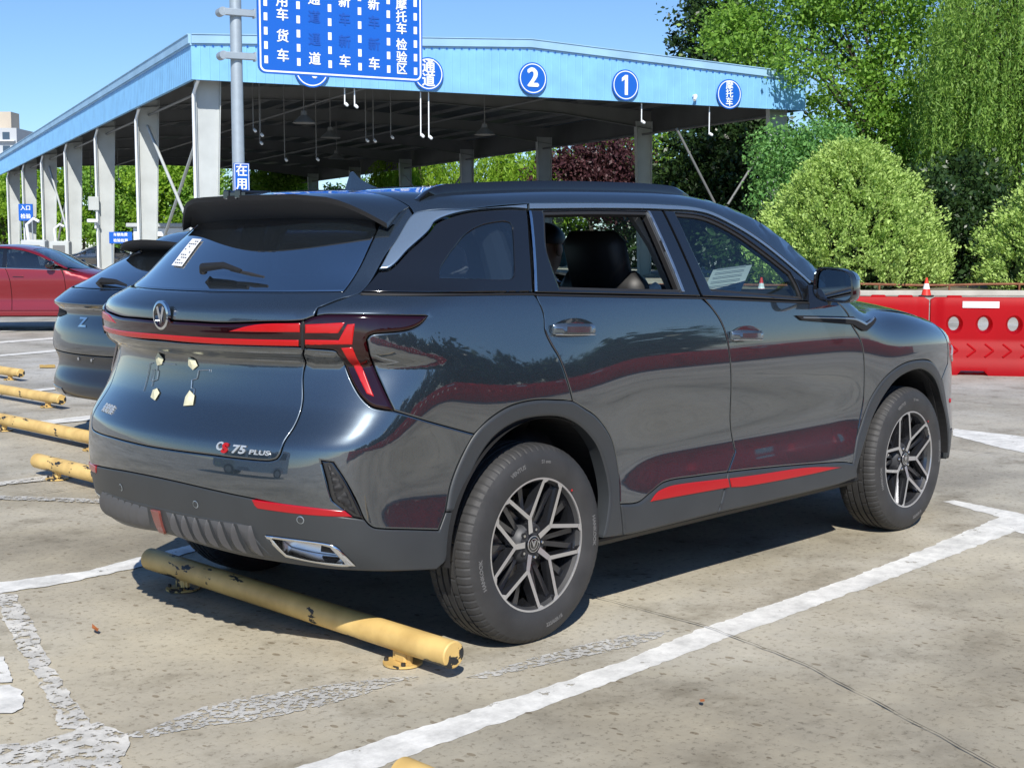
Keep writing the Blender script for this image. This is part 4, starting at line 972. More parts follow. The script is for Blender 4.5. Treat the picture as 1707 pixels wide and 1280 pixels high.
def driver(t):
    """masked person leaning in the driver's seat, seen through the open window"""
    skin = mat('skin', (.50, .30, .21), .5); shirt = mat('dark_shirt', (.03, .035, .05), .8); hairm = mat('black_hair', (.008, .007, .007), .45); mask = mat('face_mask', (.22, .55, .62), .7)
    p = thing('person', 'person in a pale blue face mask sitting at the wheel inside the SUV', 'person', (1.20, .34, 0))
    J = [((0, 0, .80), .15), ((.02, -.01, .98), .145), ((.03, -.04, 1.12), .16), ((.05, -.07, 1.20), .085), ((.07, -.09, 1.27), .055), ((.09, -.10, 1.33), .085), ((.09, -.10, 1.40), .092), ((.085, -.10, 1.455), .062),
         ((.05, .14, 1.15), .06), ((.20, .20, .98), .045), ((.42, .14, 1.07), .035), ((.49, .11, 1.10), .03), ((.05, -.25, 1.15), .06), ((.22, -.27, .96), .045), ((.42, -.12, 1.05), .035), ((.49, -.08, 1.09), .03),
         ((.06, .10, .76), .11), ((.45, .13, .80), .085), ((.60, .13, .50), .06), ((.06, -.10, .76), .11), ((.45, -.12, .80), .085), ((.60, -.12, .50), .06)]
    Eg = [(0, 1), (1, 2), (2, 3), (3, 4), (4, 5), (5, 6), (6, 7), (2, 8), (8, 9), (9, 10), (10, 11), (2, 12), (12, 13), (13, 14), (14, 15), (0, 16), (16, 17), (17, 18), (0, 19), (19, 20), (20, 21)]
    me = bpy.data.meshes.new('body'); me.from_pydata([j[0] for j in J], Eg, []); o = bpy.data.objects.new('body', me); COL.objects.link(o)
    sk = o.modifiers.new('skin', 'SKIN'); sb = o.modifiers.new('sub', 'SUBSURF'); sb.levels = 2; sb.render_levels = 2
    for v, j in zip(me.skin_vertices[0].data, J): v.radius = (j[1], j[1])
    me.skin_vertices[0].data[0].use_root = True
    bpy.context.view_layer.update()
    m2 = bpy.data.meshes.new_from_object(o.evaluated_get(bpy.context.evaluated_depsgraph_get())); bpy.data.objects.remove(o)
    m2.name = 'body'; m2.materials.clear(); m2.materials.append(skin); m2.materials.append(shirt)
    for q in m2.polygons: q.use_smooth = True; c = q.center; q.material_index = 0 if (c.z > 1.24 or c.x > .40 and c.z > 1.) else 1
    b = bpy.data.objects.new('body', m2); COL.objects.link(b); b.parent = p
    fn = lambda cx, cy, cz: (lambda a, b_, h: (cx+a, cy+b_, cz+h))
    def ball(name, c, r, m_, parent=p, z0=-1., cut=None):
        mb = MB(); mb.lathe([(math.sin(th)*1., math.cos(th)) for th in np.linspace(.02, math.acos(z0), 12)], lambda a, b_, h: (c[0]+a*r[0], c[1]+b_*r[1], c[2]+h*r[2]), 20); return mb.build(name, m_, parent, smooth=True)
    ball('hair', (.075, -.10, 1.425), (.108, .104, .085), hairm, z0=-.15)
    ball('face_mask', (.165, -.135, 1.355), (.045, .062, .052), mask)
    for s_ in (-1, 1):
        ball('ear', (.08, -.10+s_*.094, 1.385), (.022, .012, .032), skin); ball('eye', (.176, -.118+s_*.032, 1.412), (.010, .012, .008), hairm)
    ball('nose', (.190, -.12, 1.392), (.02, .015, .022), skin)
    for s_, (hx, hy, hz) in ((1, (.50, .10, 1.105)), (-1, (.50, -.07, 1.095))):
        mb = MB(); mb.box((hx, hy, hz), (.085, .035, .075), bev=.015)
        for k in range(4): mb.path([(hx+.03, hy-.01, hz+.028-.019*k), (hx+.075-.004*abs(k-1), hy-.005, hz+.032-.019*k), (hx+.080, hy-.03, hz+.030-.019*k)], [.0095, .009, .007], 6)
        mb.path([(hx, hy-.015, hz+.03), (hx+.03, hy-.04, hz+.045), (hx+.055, hy-.045, hz+.04)], [.011, .010, .008], 6); mb.build('hand', skin, p, smooth=60)
def interior(t):
    mb = MB(); mb.box((.9, 0, .50), (3.2, 1.5, .05)); mb.build('cabin_floor', M['matte_black'], t)
    seat(t, 1.16, -.37, hr=False); seat(t, 1.16, .37, hr=False)
    r = empty('rear_seat', (.22, 0, 0), 0, t); rot = Matrix.Rotation(R(-20), 3, 'Y')
    mb = MB(); mb.box((.20, 0, .66), (.5, 1.32, .16), bev=.06); mb.build('seat_cushion', M['seat'], r, smooth=50)
    mb = MB()
    for y_ in (-.43, .43): mb.box((-.10, y_, .98), (.14, .46, .60), rot, bev=.055)
    mb.box((-.10, 0, .96), (.13, .40, .56), rot, bev=.05); mb.build('seat_back', M['seat'], r, smooth=50)
    for y_ in (-.43, 0, .43):
        mb = MB(); mb.box((-.23, y_, 1.345), (.09, .24, .14), rot, bev=.04); mb.build('headrest', M['seat_grey'], r, smooth=50)
    # dashboard, wheel, door trims, headliner, inner pillars
    mb = MB(); mb.box((1.95, 0, 1.02), (.55, 1.44, .26), bev=.10); mb.box((1.72, 0, 1.15), (.04, .62, .14), bev=.01); mb.build('dashboard', M['matte_black'], t, smooth=50)
    mb = MB(); rot = Matrix.Rotation(R(-62), 3, 'Y')
    fnw = lambda a, b, h: tuple(rot @ Vector((a, b, h)) + Vector((1.60, .37, 1.06)))
    ring = [(.185*math.cos(a), .185*math.sin(a)) for a in np.linspace(0, 2*math.pi, 33)]
    mb.path([fnw(a, b, 0) for a, b in ring], .016, 10); mb.tube(fnw(0, 0, -.01), fnw(0, 0, .03), .06); mb.tube(fnw(-.17, 0, 0), fnw(.17, 0, 0), .018); mb.tube(fnw(0, 0, 0), fnw(0, -.17, 0), .018)
    mb.build('steering_wheel', M['seat'], t, smooth=50)
    hl = [(-.30, 0), (-.28, -.55), (-.10, -.66), (.9, -.67), (1.3, -.66), (1.40, -.58), (1.44, 0)]
    panel_obj('headliner', panel_geo(mirror_T(hl), mp=mapT, g=.08, step=.05, lift=-.045, gap=0, skirt=.02), M['lining'], t)
    for s_ in (-1, 1):
        for pts, rr, mm in (([(1.00, .78, 1.20), (.90, .715, 1.42), (.84, .64, 1.56)], [.055, .045, .04], 'lining'), ([(-.02, .78, 1.20), (-.04, .71, 1.42), (-.06, .63, 1.55)], [.06, .05, .04], 'lining'),
                            ([(1.90, .82, 1.17), (1.66, .77, 1.34), (1.42, .67, 1.50), (1.25, .61, 1.56)], [.035, .03, .03, .03], 'lining'), ([(-.56, .58, 1.24), (-.44, .54, 1.38), (-.30, .50, 1.50)], [.06, .05, .05], 'matte_black')):
            mb = MB(); mb.path([(a_, s_*b_, c_) for a_, b_, c_ in pts], rr, 8); mb.build('inner_pillar', M[mm], t, smooth=True)
    for s_ in (-1, 1):
        mb = MB(); mb.box((.95, s_*.80, 1.0), (1.85, .05, .42), bev=.02); mb.box((.95, s_*.74, 1.02), (1.6, .10, .05), bev=.02)
        mb.build('door_trim', M['matte_black'], t, smooth=50)
    mb = MB(); mb.box((-.45, 0, .80), (.50, 1.20, .10), bev=.02); mb.box((-.62, 0, 1.235), (.12, 1.15, .015), bev=.005); mb.build('boot_floor', M['matte_black'], t)
    # sheet of paper behind the windscreen, seen through the front side window
    mb = MB(); rot = Matrix.Rotation(R(-38), 3, 'Y') @ Matrix.Rotation(R(12), 3, 'Z')
    mb.box((1.80, -.42, 1.225), (.25, .20, .002), rot); pp = mb.build('paper_sheet', M['paper'], t)
    mb = MB()
    for k in range(7): mb.box(Vector((1.80, -.42, 1.235))+rot @ Vector((.11-.034*k, 0, .0022)), (.004, .15, .0008), rot)
    mb.build('printed_lines', M['ink'], pp)
    # clear film on the driver's seat
    mb = MB(); rs = np.random.default_rng(3); n = 14; V = []
    for i in range(n):
        for j in range(n):
            u, v = i/(n-1), j/(n-1); V.append((.90+.30*u+.02*rs.random(), .12+.50*v, 1.50-.05*u+.05*math.sin(9*v+3*u)*rs.random()+.02*rs.random()))
    mb.add(V, [(i*n+j, i*n+j+1, (i+1)*n+j+1, (i+1)*n+j) for i in range(n-1) for j in range(n-1)]); mb.build('plastic_film', M['plastic_film'], t)

# ---- other cars share the surface machinery with their own profiles
def with_tables(rz=None, roof=None, zs=1.):
    global ZS
    B.update(rz=_rz if rz is None else rz, roof=_roof if roof is None else roof); ZS = zs
rz_cross = spl([.20,.30,.36,.44,.50,.57,.63,.68,.72,.80,.90,.98,1.02,1.045,1.065,1.085,1.11,1.17,1.22,1.30,1.40,1.50,1.60,1.70],
               [-.74,-.86,-.935,-.965,-.955,-.925,-.922,-.940,-.958,-.960,-.948,-.930,-.930,-.950,-.978,-.975,-.945,-.86,-.77,-.62,-.43,-.24,-.05,.14])
def po(name, o_, m, parent, **k): return panel_obj(name, panel_geo(o_, **k), m, parent, zs=ZS)
def scale_children(t, zs):
    pass
def cross_car():
    with_tables(rz_cross, None, .93)
    t = thing('crossover', 'dark blue coupe crossover parked beyond the SUV, only its tail in view', 'car', (2.31, 4.64, 0))
    PM = M['paint_blue']; M['bumper_dark'] = mat('dark_blue_bumper', (.018, .022, .030), .3, coat=.4)
    car_shell(t, PM, texts=False)
    both('rear_quarter', panel_geo([(-.80, 1.17), (-.70, 1.235), (.004, 1.2365)]+T['rear_door'][::-1][0:0]+[(.024, 1.109), (.0835, 1.01), (.16, .851)]+T['arch_rear'][3:9][::-1]+[(-.35, .72), (-.62, .72), (-.80, .80), (-.87, .98), (-.86, 1.03)]), PM, t)
    both('rear_wheel_arch', panel_geo(T['arch_rear'], lift=.007, edge=.012, rnd=.007, skirt=.05, g=.04), M['clad'], t)
    both('front_wheel_arch', panel_geo(ARF+ARFI[::-1], lift=.007, edge=.012, rnd=.007, skirt=.05, g=.04), M['clad'], t)
    rd = both('rear_door', panel_geo(T['rear_door'], g=.06), PM, t); fd = both('front_door', panel_geo(T['front_door'], g=.06), PM, t)
    both('side_window', panel_geo([(-.60, 1.25), (.0, 1.243), (.97, 1.21), (1.62, 1.18), (1.40, 1.47), (1.1, 1.55), (.5, 1.56), (0., 1.52), (-.30, 1.42)], g=.06, lift=-.002), M['glass_dark'], t)
    both('sill', panel_geo([(.445, .53), (2.13, .41), (2.16, .33), (.45, .32)], g=.06, lift=.004, skirt=.04), M['clad'], t)
    roof = [(-.22, 0), (-.20, -.45), (-.12, -.62), (.117, -.734), (.531, -.727), (.92, -.723), (1.198, -.731), (1.383, -.763), (1.539, -.796), (1.721, -.843), (1.93, -.872), (1.99, -.825), (1.75, -.765), (1.50, -.690), (1.41, -.60), (1.455, -.3), (1.47, 0)]
    po('roof', mirror_T(roof), PM, t, mp=mapT, g=.06, step=.03)
    po('windscreen', mirror_T([(1.478, 0), (1.463, -.3), (1.42, -.59), (1.508, -.684), (1.75, -.757), (1.985, -.81), (2.13, -.60), (2.22, -.3), (2.25, 0)]), M['glass_dark'], t, mp=mapT, g=.08, step=.04, lift=-.003)
    po('bonnet', mirror_T([(2.27, 0), (2.25, -.3), (2.15, -.62), (2.06, -.828), (2.6, -.80), (3.0, -.765), (3.3, -.67), (3.48, -.45), (3.53, 0)]), PM, t, mp=mapT, g=.07, step=.05)
    hatch = po('tailgate', mirror_path([(S0, 1.185), (-.83, 1.185), (-.66, 1.34), (-.58, 1.46), (-.50, 1.50), (-.46, 1.46), (-.60, 1.30), (-.77, 1.165), (-.855, 1.03), (-.88, .985), (-.87, .80), (-.93, .70), (S0, .695)]), PM, t, g=.03)
    gw = po('rear_window', mirror_path([(S0, 1.19), (-.835, 1.19), (-.665, 1.345), (-.60, 1.44), (S0, 1.50)]), M['glass_rear'], hatch, g=.05, lift=-.003, skirt=.004)
    po('window_border', mirror_path([(S0, 1.19), (-.835, 1.19), (-.665, 1.345), (-.60, 1.44), (S0, 1.50)]), M['black'], gw, g=.05, lift=-.008, skirt=.002, holes=[offl(mirror_path([(S0, 1.19), (-.835, 1.19), (-.665, 1.345), (-.60, 1.44), (S0, 1.50)]), .05)])
    po('ledge_lip', mirror_path([(S0, 1.045), (-.86, 1.03), (-.86, 1.022), (S0, 1.037)]), M['chrome'], hatch, g=.04, lift=.003, gap=0, edge=.002)
    for f in (False, True): panel_obj('tail_lamp', panel_geo([(-.60, 1.035), (-.98, 1.025), (-1.14, 1.01), (-1.16, .985), (-.95, .955), (-.60, .97)], lift=.006, g=.03), M['shell'], hatch, f, zs=ZS)
    po('rear_bumper', mirror_path([(S0, .69), (-.93, .695), (-.865, .795), (-.80, .79), (-.62, .715), (-.35, .715), (-.41, .57), (-.45, .36), (-.7, .33), (S0, .36)]), M['bumper_dark'], t, g=.03, lift=.001, skirt=.04)
    for f in (False, True): panel_obj('exhaust_trim', panel_geo([(-.80, .42), (-1.12, .42), (-1.16, .37), (-.86, .36)], lift=.006, g=.03), M['black'], t, f, zs=ZS)
    for y_ in (-.08, .10):
        P = mapS(np.array([(S0-y_, .66)]))[0]; mb = MB(); mb.tube((P[0]-.012, y_, P[2]*ZS), (P[0]+.01, y_, P[2]*ZS), .012, n=10); mb.build('plate_bolt', M['chrome'], t)
    def wp(y_, z_, l): P = mapS(np.array([(S0-y_, z_)])); q = (P+N(P)*l)[0]; return (q[0], q[1], q[2]*ZS)
    mb = MB(); mb.path([wp(.02, 1.20, .012), wp(.0, 1.215, .03), wp(-.16, 1.215, .03), wp(-.30, 1.20, .02)], [.026, .028, .018, .008], 8); mb.build('wiper', M['matte_black'], hatch, smooth=True)
    V, Fc = text_mesh('Z', .13, .004, 0); Q = mapS(np.array([(S0-.02-(-v.x*1.2), .935+v.y*.75) for v in V])); Q = Q+N(Q)*.004; Q[:, 2] *= ZS; mesh_obj('emblem', Q, Fc, M['chrome'], hatch)
    # spoiler lip
    V = []; ysn = np.linspace(-.60, .60, 25)
    for y_ in ysn:
        a = abs(y_); root = mapT(np.array([[-.20, y_*.97]]))[0]; l_ = np.array([-.47+.5*a*a, y_, 1.555-.18*a*a]); und = np.array([-.22+.4*a*a, y_*.97, 1.46])
        V += [root+[0, 0, .003], l_, l_-[-.005, 0, .022], und]
    V = [tuple(np.array(v)*[1, 1, ZS]) for v in V]; mb = MB(); mb.add(V, [(i*4+q, i*4+(q+1) % 4, i*4+4+(q+1) % 4, i*4+4+q) for i in range(24) for q in range(4)]); mb.build('spoiler', M['shell'], hatch, smooth=30)
    fb = po('front_bumper', [(S1, .30), (3.25, .30), (3.21, .45), (3.10, .675), (3.02, .76), (2.0, 1.1), (2.1, 1.16)]+convT([(2.2, -.820), (2.6, -.805), (3.0, -.770), (3.3, -.675), (3.48, -.46), (3.53, -.01)])+[(S1, .94)], PM, t, g=.06) if False else None
    for f in (False, True):
        panel_obj('front_wing', panel_geo(T['front_door'][3:12][::-1]+[(1.87, 1.185), (1.90, 1.23)]+convT([(2.06, -.832), (2.2, -.820), (2.6, -.805), (3.0, -.770)])+[(3.10, .93), (3.13, .80), (3.045, .727)]+ARF[:9][::-1]+[(2.10, .40)], g=.06), PM, t, f, zs=ZS)
    mb = MB(); mb.box((.6, 0, .9), (1.9, 1.3, .5), bev=.1)
    for x_, y_ in ((.0, -.4), (.0, .4), (.95, -.37), (.95, .37)): mb.box((x_, y_, 1.15), (.12, .45, .45), Matrix.Rotation(R(-18), 3, 'Y'), bev=.05)
    mb.build('cabin', M['seat'], t, smooth=50)
    with_tables()
    return t
rz_sed = spl([.20,.30,.40,.55,.70,.85,1.0,1.08,1.14,1.18,1.22,1.26,1.30,1.40,1.50,1.60,1.70],
             [-.72,-.84,-.92,-.96,-.975,-.96,-.93,-.91,-.88,-.80,-.55,-.38,-.25,-.05,.16,.40,.6])
roof_sed = spl([-1.0,-.8,-.4,-.1,.2,.6,1.0,1.3,1.5,1.7,1.9,2.1,2.3,2.6,3.0,3.3,3.55,3.8],
               [1.12,1.17,1.20,1.34,1.50,1.60,1.61,1.56,1.49,1.39,1.28,1.19,1.145,1.12,1.05,.97,.86,.72])
def sedan(name, label, paint, loc, rz, full=True, group=None):
    with_tables(rz_sed, roof_sed, .885)
    t = thing(name, label, 'car', loc, rz, group)
    car_shell(t, paint, texts=False)
    PM = paint
    full_side = [(-.62, 1.17), (1.70, 1.13), (1.95, 1.12), (2.4, 1.04), (3.0, .99), (3.12, .90), (3.15, .70), (3.05, .70)]+ARF[::-1][5:-1]+[(2.13, .33), (.45, .33)]+T['arch_rear'][3:14][::-1]+[(-.35, .60), (-.62, .50), (-.75, .95)]
    belt = 1.165
    both('rear_quarter', panel_geo([(-.70, 1.16), (-.05, 1.185), (-.03, 1.10), (.05, 1.0), (.16, .86)]+[tuple(q) for q in T['arch_rear'][2:9][::-1]]+[(-.42, .60), (-.66, .55), (-.78, .80), (-.78, 1.05)], g=.08), PM, t)
    both('rear_door', panel_geo([(-.045, 1.185), (.97, 1.175), (1.01, 1.10), (1.06, .90), (1.07, .40), (.45, .40), (.44, .55), (.39, .70), (.30, .79), (.165, .855), (.055, 1.0)], g=.08), PM, t)
    fds = both('front_door', panel_geo([(.975, 1.175), (1.88, 1.145), (1.93, 1.0), (1.95, .70), (1.96, .40), (1.075, .40), (1.065, .90), (1.015, 1.10)], g=.08), PM, t)
    both('front_wing', panel_geo([(1.965, .40), (1.955, .70), (1.935, 1.0), (1.90, 1.14)]+convT([(2.3, -.80), (2.7, -.79), (3.0, -.75), (3.2, -.69)])+[(3.25, .86), (3.16, .72), (3.05, .72)]+ARF[:9][::-1]+[(2.10, .40)], g=.08), PM, t)
    both('sill', panel_geo([(.445, .395), (2.13, .395), (2.15, .30), (.43, .30)], g=.08, skirt=.05), PM, t)
    both('arch_lip', panel_geo(ARF+ARFI[::-1], g=.06, skirt=.05), PM, t); both('arch_lip', panel_geo(T['arch_rear'], g=.06, skirt=.05), PM, t)
    gl = [(-.10, 1.20), (.97, 1.185), (1.80, 1.155), (1.50, 1.40), (1.20, 1.50), (.75, 1.54), (.45, 1.52), (.12, 1.36)]
    both('side_window', panel_geo(gl, g=.07, lift=-.001), M['glass_dark'], t)
    both('pillar', panel_geo([(.93, 1.185), (1.01, 1.183), (.98, 1.535), (.92, 1.535)], g=.07, lift=.003), M['black'], t)
    both('window_chrome', panel_geo([(-.12, 1.198), (.97, 1.183), (1.86, 1.150), (1.86, 1.138), (.97, 1.171), (-.12, 1.186)], g=.07, lift=.004, gap=0), M['chrome'], t)
    roof = [(.22, 0), (.20, -.50), (.16, -.66), (.50, -.715), (.80, -.72), (1.20, -.745), (1.5, -.79), (1.80, -.84), (1.97, -.855), (1.97, -.80), (1.6, -.72), (1.35, -.60), (1.38, 0)]
    po('roof', mirror_T(roof), PM, t, mp=mapT, g=.08, step=.05)
    po('windscreen', mirror_T([(1.39, 0), (1.36, -.60), (1.61, -.725), (1.96, -.795), (2.12, -.5), (2.18, 0)]), M['glass_dark'], t, mp=mapT, g=.08, step=.05)
    po('bonnet', mirror_T([(2.20, 0), (2.14, -.5), (1.99, -.81), (2.3, -.80), (2.7, -.79), (3.0, -.75), (3.2, -.69), (3.42, -.45), (3.48, 0)]), PM, t, mp=mapT, g=.08, step=.05)
    both('handle', panel_geo([(.10, 1.06), (.28, 1.055), (.28, 1.035), (.10, 1.04)], lift=.025, g=.04, skirt=.03, edge=.006), PM, t); both('handle', panel_geo([(1.10, 1.045), (1.28, 1.04), (1.28, 1.02), (1.10, 1.025)], lift=.025, g=.04, skirt=.03, edge=.006), PM, t)
    for s_ in (-1, 1):
        mb = MB(); mb.box((1.72, s_*.96, 1.10), (.13, .20, .13), bev=.04); mb.box((1.74, s_*.86, 1.05), (.06, .12, .04), bev=.01); mb.build('door_mirror', M['black'], fds[0 if s_ < 0 else 1], smooth=50)
    P1 = [(S1, .30), (3.25, .30), (3.215, .45), (3.17, .56), (3.10, .675), (3.06, .71), (3.17, .71), (3.26, .85)]+convT([(3.21, -.685), (3.42, -.45), (3.48, -.01)]); P1 = P1+[(S1, P1[-1][1])]
    panel_obj('front_bumper', panel_geo(P1+[(2*S1-a, b) for a, b in P1[::-1][1:-1]], g=.08), PM, t, zs=ZS)
    panel_obj('grille', panel_geo([(S1-.5, .45), (S1+.5, .45), (S1+.45, .72), (S1-.45, .72)], g=.08, lift=.01), M['black'], t, zs=ZS)
    for f in (False, True): panel_obj('headlamp', panel_geo([(3.35, .74), (3.75, .72), (3.72, .80), (3.30, .84)], g=.05, lift=.01), M['clear'], t, f, zs=ZS)
    po('boot_lid', mirror_path([(S0, .60), (-.80, .55), (-.79, .80), (-.79, 1.05), (-.71, 1.16), (S0, 1.175)]), PM, t, g=.08)
    po('rear_bumper', mirror_path([(S0, .30), (-.44, .32), (-.42, .595), (-.66, .545), (-.79, .54), (S0, .59)]), PM, t, g=.08)
    po('boot_deck', mirror_T([(-.80, 0), (-.72, -.55), (-.55, -.70), (-.10, -.76), (-.12, -.65), (-.30, 0)]), PM, t, mp=mapT, g=.08, step=.05)
    po('rear_window', mirror_T([(-.29, 0), (-.11, -.64), (.15, -.65), (.20, -.5), (.21, 0)]), M['glass_dark'], t, mp=mapT, g=.08, step=.05)
    mb = MB(); mb.box((.6, 0, .8), (2.0, 1.3, .4), bev=.1)
    for x_, y_ in ((.25, -.35), (.25, .35), (1.05, -.35), (1.05, .35)): mb.box((x_, y_, 1.05), (.14, .45, .5), Matrix.Rotation(R(-18), 3, 'Y'), bev=.05)
    mb.build('cabin', M['seat'], t, smooth=50)
    with_tables()
    return t
# ------------------------------------------------------------ ground and markings
def ground_material():
    m, nt, b = new_mat('weathered_concrete'); L = nt.links.new
    tc = nt.nodes.new('ShaderNodeTexCoord')
    def noise(scale, det=8, rough=.6, off=0):
        n = nt.nodes.new('ShaderNodeTexNoise'); n.inputs['Scale'].default_value = scale; n.inputs['Detail'].default_value = det; n.inputs['Roughness'].default_value = rough
        mp_ = nt.nodes.new('ShaderNodeMapping'); mp_.inputs['Location'].default_value = (off, off*.7, 0); L(tc.outputs['Object'], mp_.inputs[0]); L(mp_.outputs[0], n.inputs['Vector']); return n
    def ramp(src, stops):
        r = nt.nodes.new('ShaderNodeValToRGB'); L(src, r.inputs[0]); e = r.color_ramp.elements
        while len(e) < len(stops): e.new(.5)
        for q, (p_, c_) in zip(e, stops): q.position = p_; q.color = (*c_, 1)
        return r
    big = noise(.35, 6); r0 = ramp(big.outputs[0], [(.35, (.380, .342, .262)), (.50, (.400, .362, .280)), (.66, (.44, .412, .340))])
    mid = noise(2.6, 9, .68, 3); r1 = ramp(mid.outputs[0], [(.30, (.62, .60, .56)), (.47, (1, 1, 1)), (.72, (1.16, 1.15, 1.12))])
    mx = nt.nodes.new('ShaderNodeMix'); mx.data_type = 'RGBA'; mx.blend_type = 'MULTIPLY'; mx.inputs[0].default_value = 1.
    L(r0.outputs[0], mx.inputs[6]); L(r1.outputs[0], mx.inputs[7])
    fine = noise(38, 6, .75, 9); r2 = ramp(fine.outputs[0], [(.36, (.55, .53, .50)), (.46, (1, 1, 1)), (.62, (1, 1, 1)), (.74, (1.35, 1.35, 1.32))])
    m2 = nt.nodes.new('ShaderNodeMix'); m2.data_type = 'RGBA'; m2.blend_type = 'MULTIPLY'; m2.inputs[0].default_value = 1.
    L(mx.outputs[2], m2.inputs[6]); L(r2.outputs[0], m2.inputs[7])
    # small pits, dark and elongated
    mp2 = nt.nodes.new('ShaderNodeMapping'); mp2.inputs['Scale'].default_value = (30, 17, 1); mp2.inputs['Rotation'].default_value = (0, 0, .8); L(tc.outputs['Object'], mp2.inputs[0])
    vo = nt.nodes.new('ShaderNodeTexVoronoi'); vo.inputs['Randomness'].default_value = 1; vo.inputs['Scale'].default_value = 1.; L(mp2.outputs[0], vo.inputs['Vector'])
    thr = nt.nodes.new('ShaderNodeSeparateColor'); L(vo.outputs['Color'], thr.inputs[0])
    sz = nt.nodes.new('ShaderNodeMapRange'); sz.inputs[1].default_value = .72; sz.inputs[2].default_value = 1.; sz.inputs[3].default_value = -.02; sz.inputs[4].default_value = .34; sz.clamp = False; L(thr.outputs[0], sz.inputs[0])
    lt_ = nt.nodes.new('ShaderNodeMath'); lt_.operation = 'LESS_THAN'; L(vo.outputs['Distance'], lt_.inputs[0]); L(sz.outputs[0], lt_.inputs[1])
    m3 = nt.nodes.new('ShaderNodeMix'); m3.data_type = 'RGBA'; m3.blend_type = 'MULTIPLY'; m3.inputs[7].default_value = (.48, .42, .34, 1)
    fm = nt.nodes.new('ShaderNodeMath'); fm.operation = 'MULTIPLY'; fm.inputs[1].default_value = .75; L(lt_.outputs[0], fm.inputs[0]); L(fm.outputs[0], m3.inputs[0])
    L(m2.outputs[2], m3.inputs[6])
    # oil and damp blotches
    st = noise(.55, 7, .62, 17); r4 = ramp(st.outputs[0], [(.36, (1.16, 1.16, 1.14)), (.48, (1, 1, 1)), (.56, (.86, .85, .82)), (.68, (.60, .59, .57))])
    m4 = nt.nodes.new('ShaderNodeMix'); m4.data_type = 'RGBA'; m4.blend_type = 'MULTIPLY'; m4.inputs[0].default_value = 1.; L(m3.outputs[2], m4.inputs[6]); L(r4.outputs[0], m4.inputs[7])
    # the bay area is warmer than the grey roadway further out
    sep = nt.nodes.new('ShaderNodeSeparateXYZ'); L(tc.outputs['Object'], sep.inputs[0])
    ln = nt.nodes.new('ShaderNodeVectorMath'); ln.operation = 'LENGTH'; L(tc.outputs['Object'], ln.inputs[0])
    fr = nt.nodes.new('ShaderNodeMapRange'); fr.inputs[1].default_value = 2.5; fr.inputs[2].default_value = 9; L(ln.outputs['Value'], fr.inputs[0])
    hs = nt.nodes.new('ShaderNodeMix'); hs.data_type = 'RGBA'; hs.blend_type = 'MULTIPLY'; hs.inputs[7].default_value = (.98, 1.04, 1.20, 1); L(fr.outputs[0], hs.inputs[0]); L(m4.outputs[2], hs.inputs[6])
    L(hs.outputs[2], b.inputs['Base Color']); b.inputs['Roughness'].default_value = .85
    bp = nt.nodes.new('ShaderNodeBump'); bp.inputs['Strength'].default_value = .55; bp.inputs['Distance'].default_value = .004
    ad = nt.nodes.new('ShaderNodeMath'); ad.operation = 'SUBTRACT'; L(fine.outputs[0], ad.inputs[0]); L(fm.outputs[0], ad.inputs[1])
    L(ad.outputs[0], bp.inputs['Height']); L(bp.outputs[0], b.inputs['Normal'])
    return m
def paint_mark(name, col, wear, scale=9., edge=.5):
    """worn road paint: peels where the noise is low"""
    m, nt, b = new_mat(name); L = nt.links.new; out = nt.nodes['Material Output']
    tc = nt.nodes.new('ShaderNodeTexCoord')
    n = nt.nodes.new('ShaderNodeTexNoise'); n.inputs['Scale'].default_value = scale; n.inputs['Detail'].default_value = 12; n.inputs['Roughness'].default_value = .72; L(tc.outputs['Object'], n.inputs['Vector'])
    mr = nt.nodes.new('ShaderNodeMapRange'); mr.inputs[1].default_value = wear; mr.inputs[2].default_value = wear+.015; L(n.outputs[0], mr.inputs[0])
    n2 = nt.nodes.new('ShaderNodeTexNoise'); n2.inputs['Scale'].default_value = 7; n2.inputs['Detail'].default_value = 12; n2.inputs['Roughness'].default_value = .75; L(tc.outputs['Object'], n2.inputs['Vector'])
    r = nt.nodes.new('ShaderNodeMapRange'); r.inputs[1].default_value = .32; r.inputs[2].default_value = .62; r.inputs[3].default_value = .60; r.inputs[4].default_value = 1.05; L(n2.outputs[0], r.inputs[0])
    v = nt.nodes.new('ShaderNodeVectorMath'); v.operation = 'SCALE'; v.inputs[0].default_value = col; L(r.outputs[0], v.inputs['Scale']); L(v.outputs[0], b.inputs['Base Color'])
    b.inputs['Roughness'].default_value = .7
    tr = nt.nodes.new('ShaderNodeBsdfTransparent'); mx = nt.nodes.new('ShaderNodeMixShader')
    L(mr.outputs[0], mx.inputs[0]); L(tr.outputs[0], mx.inputs[1]); L(b.outputs[0], mx.inputs[2]); L(mx.outputs[0], out.inputs[0])
    return m
M['ground'] = ground_material()
M['mark'] = paint_mark('white_road_paint', (.78, .77, .72), .36)
M['mark_worn'] = paint_mark('worn_road_paint', (.56, .55, .51), .485, 42)
M['mark_peel'] = paint_mark('peeling_road_paint', (.66, .64, .58), .455, 24)
M['mark_yellow'] = paint_mark('yellow_road_paint', (.62, .40, .10), .42)
M['joint'] = mat('joint_tar', (.12, .105, .08), .9, noise=.5, nscale=25)
g_ = mesh_obj('ground', [(-700, -700, 0), (700, -700, 0), (700, 700, 0), (-700, 700, 0)], [(0, 1, 2, 3)], M['ground']); g_['kind'] = 'structure'
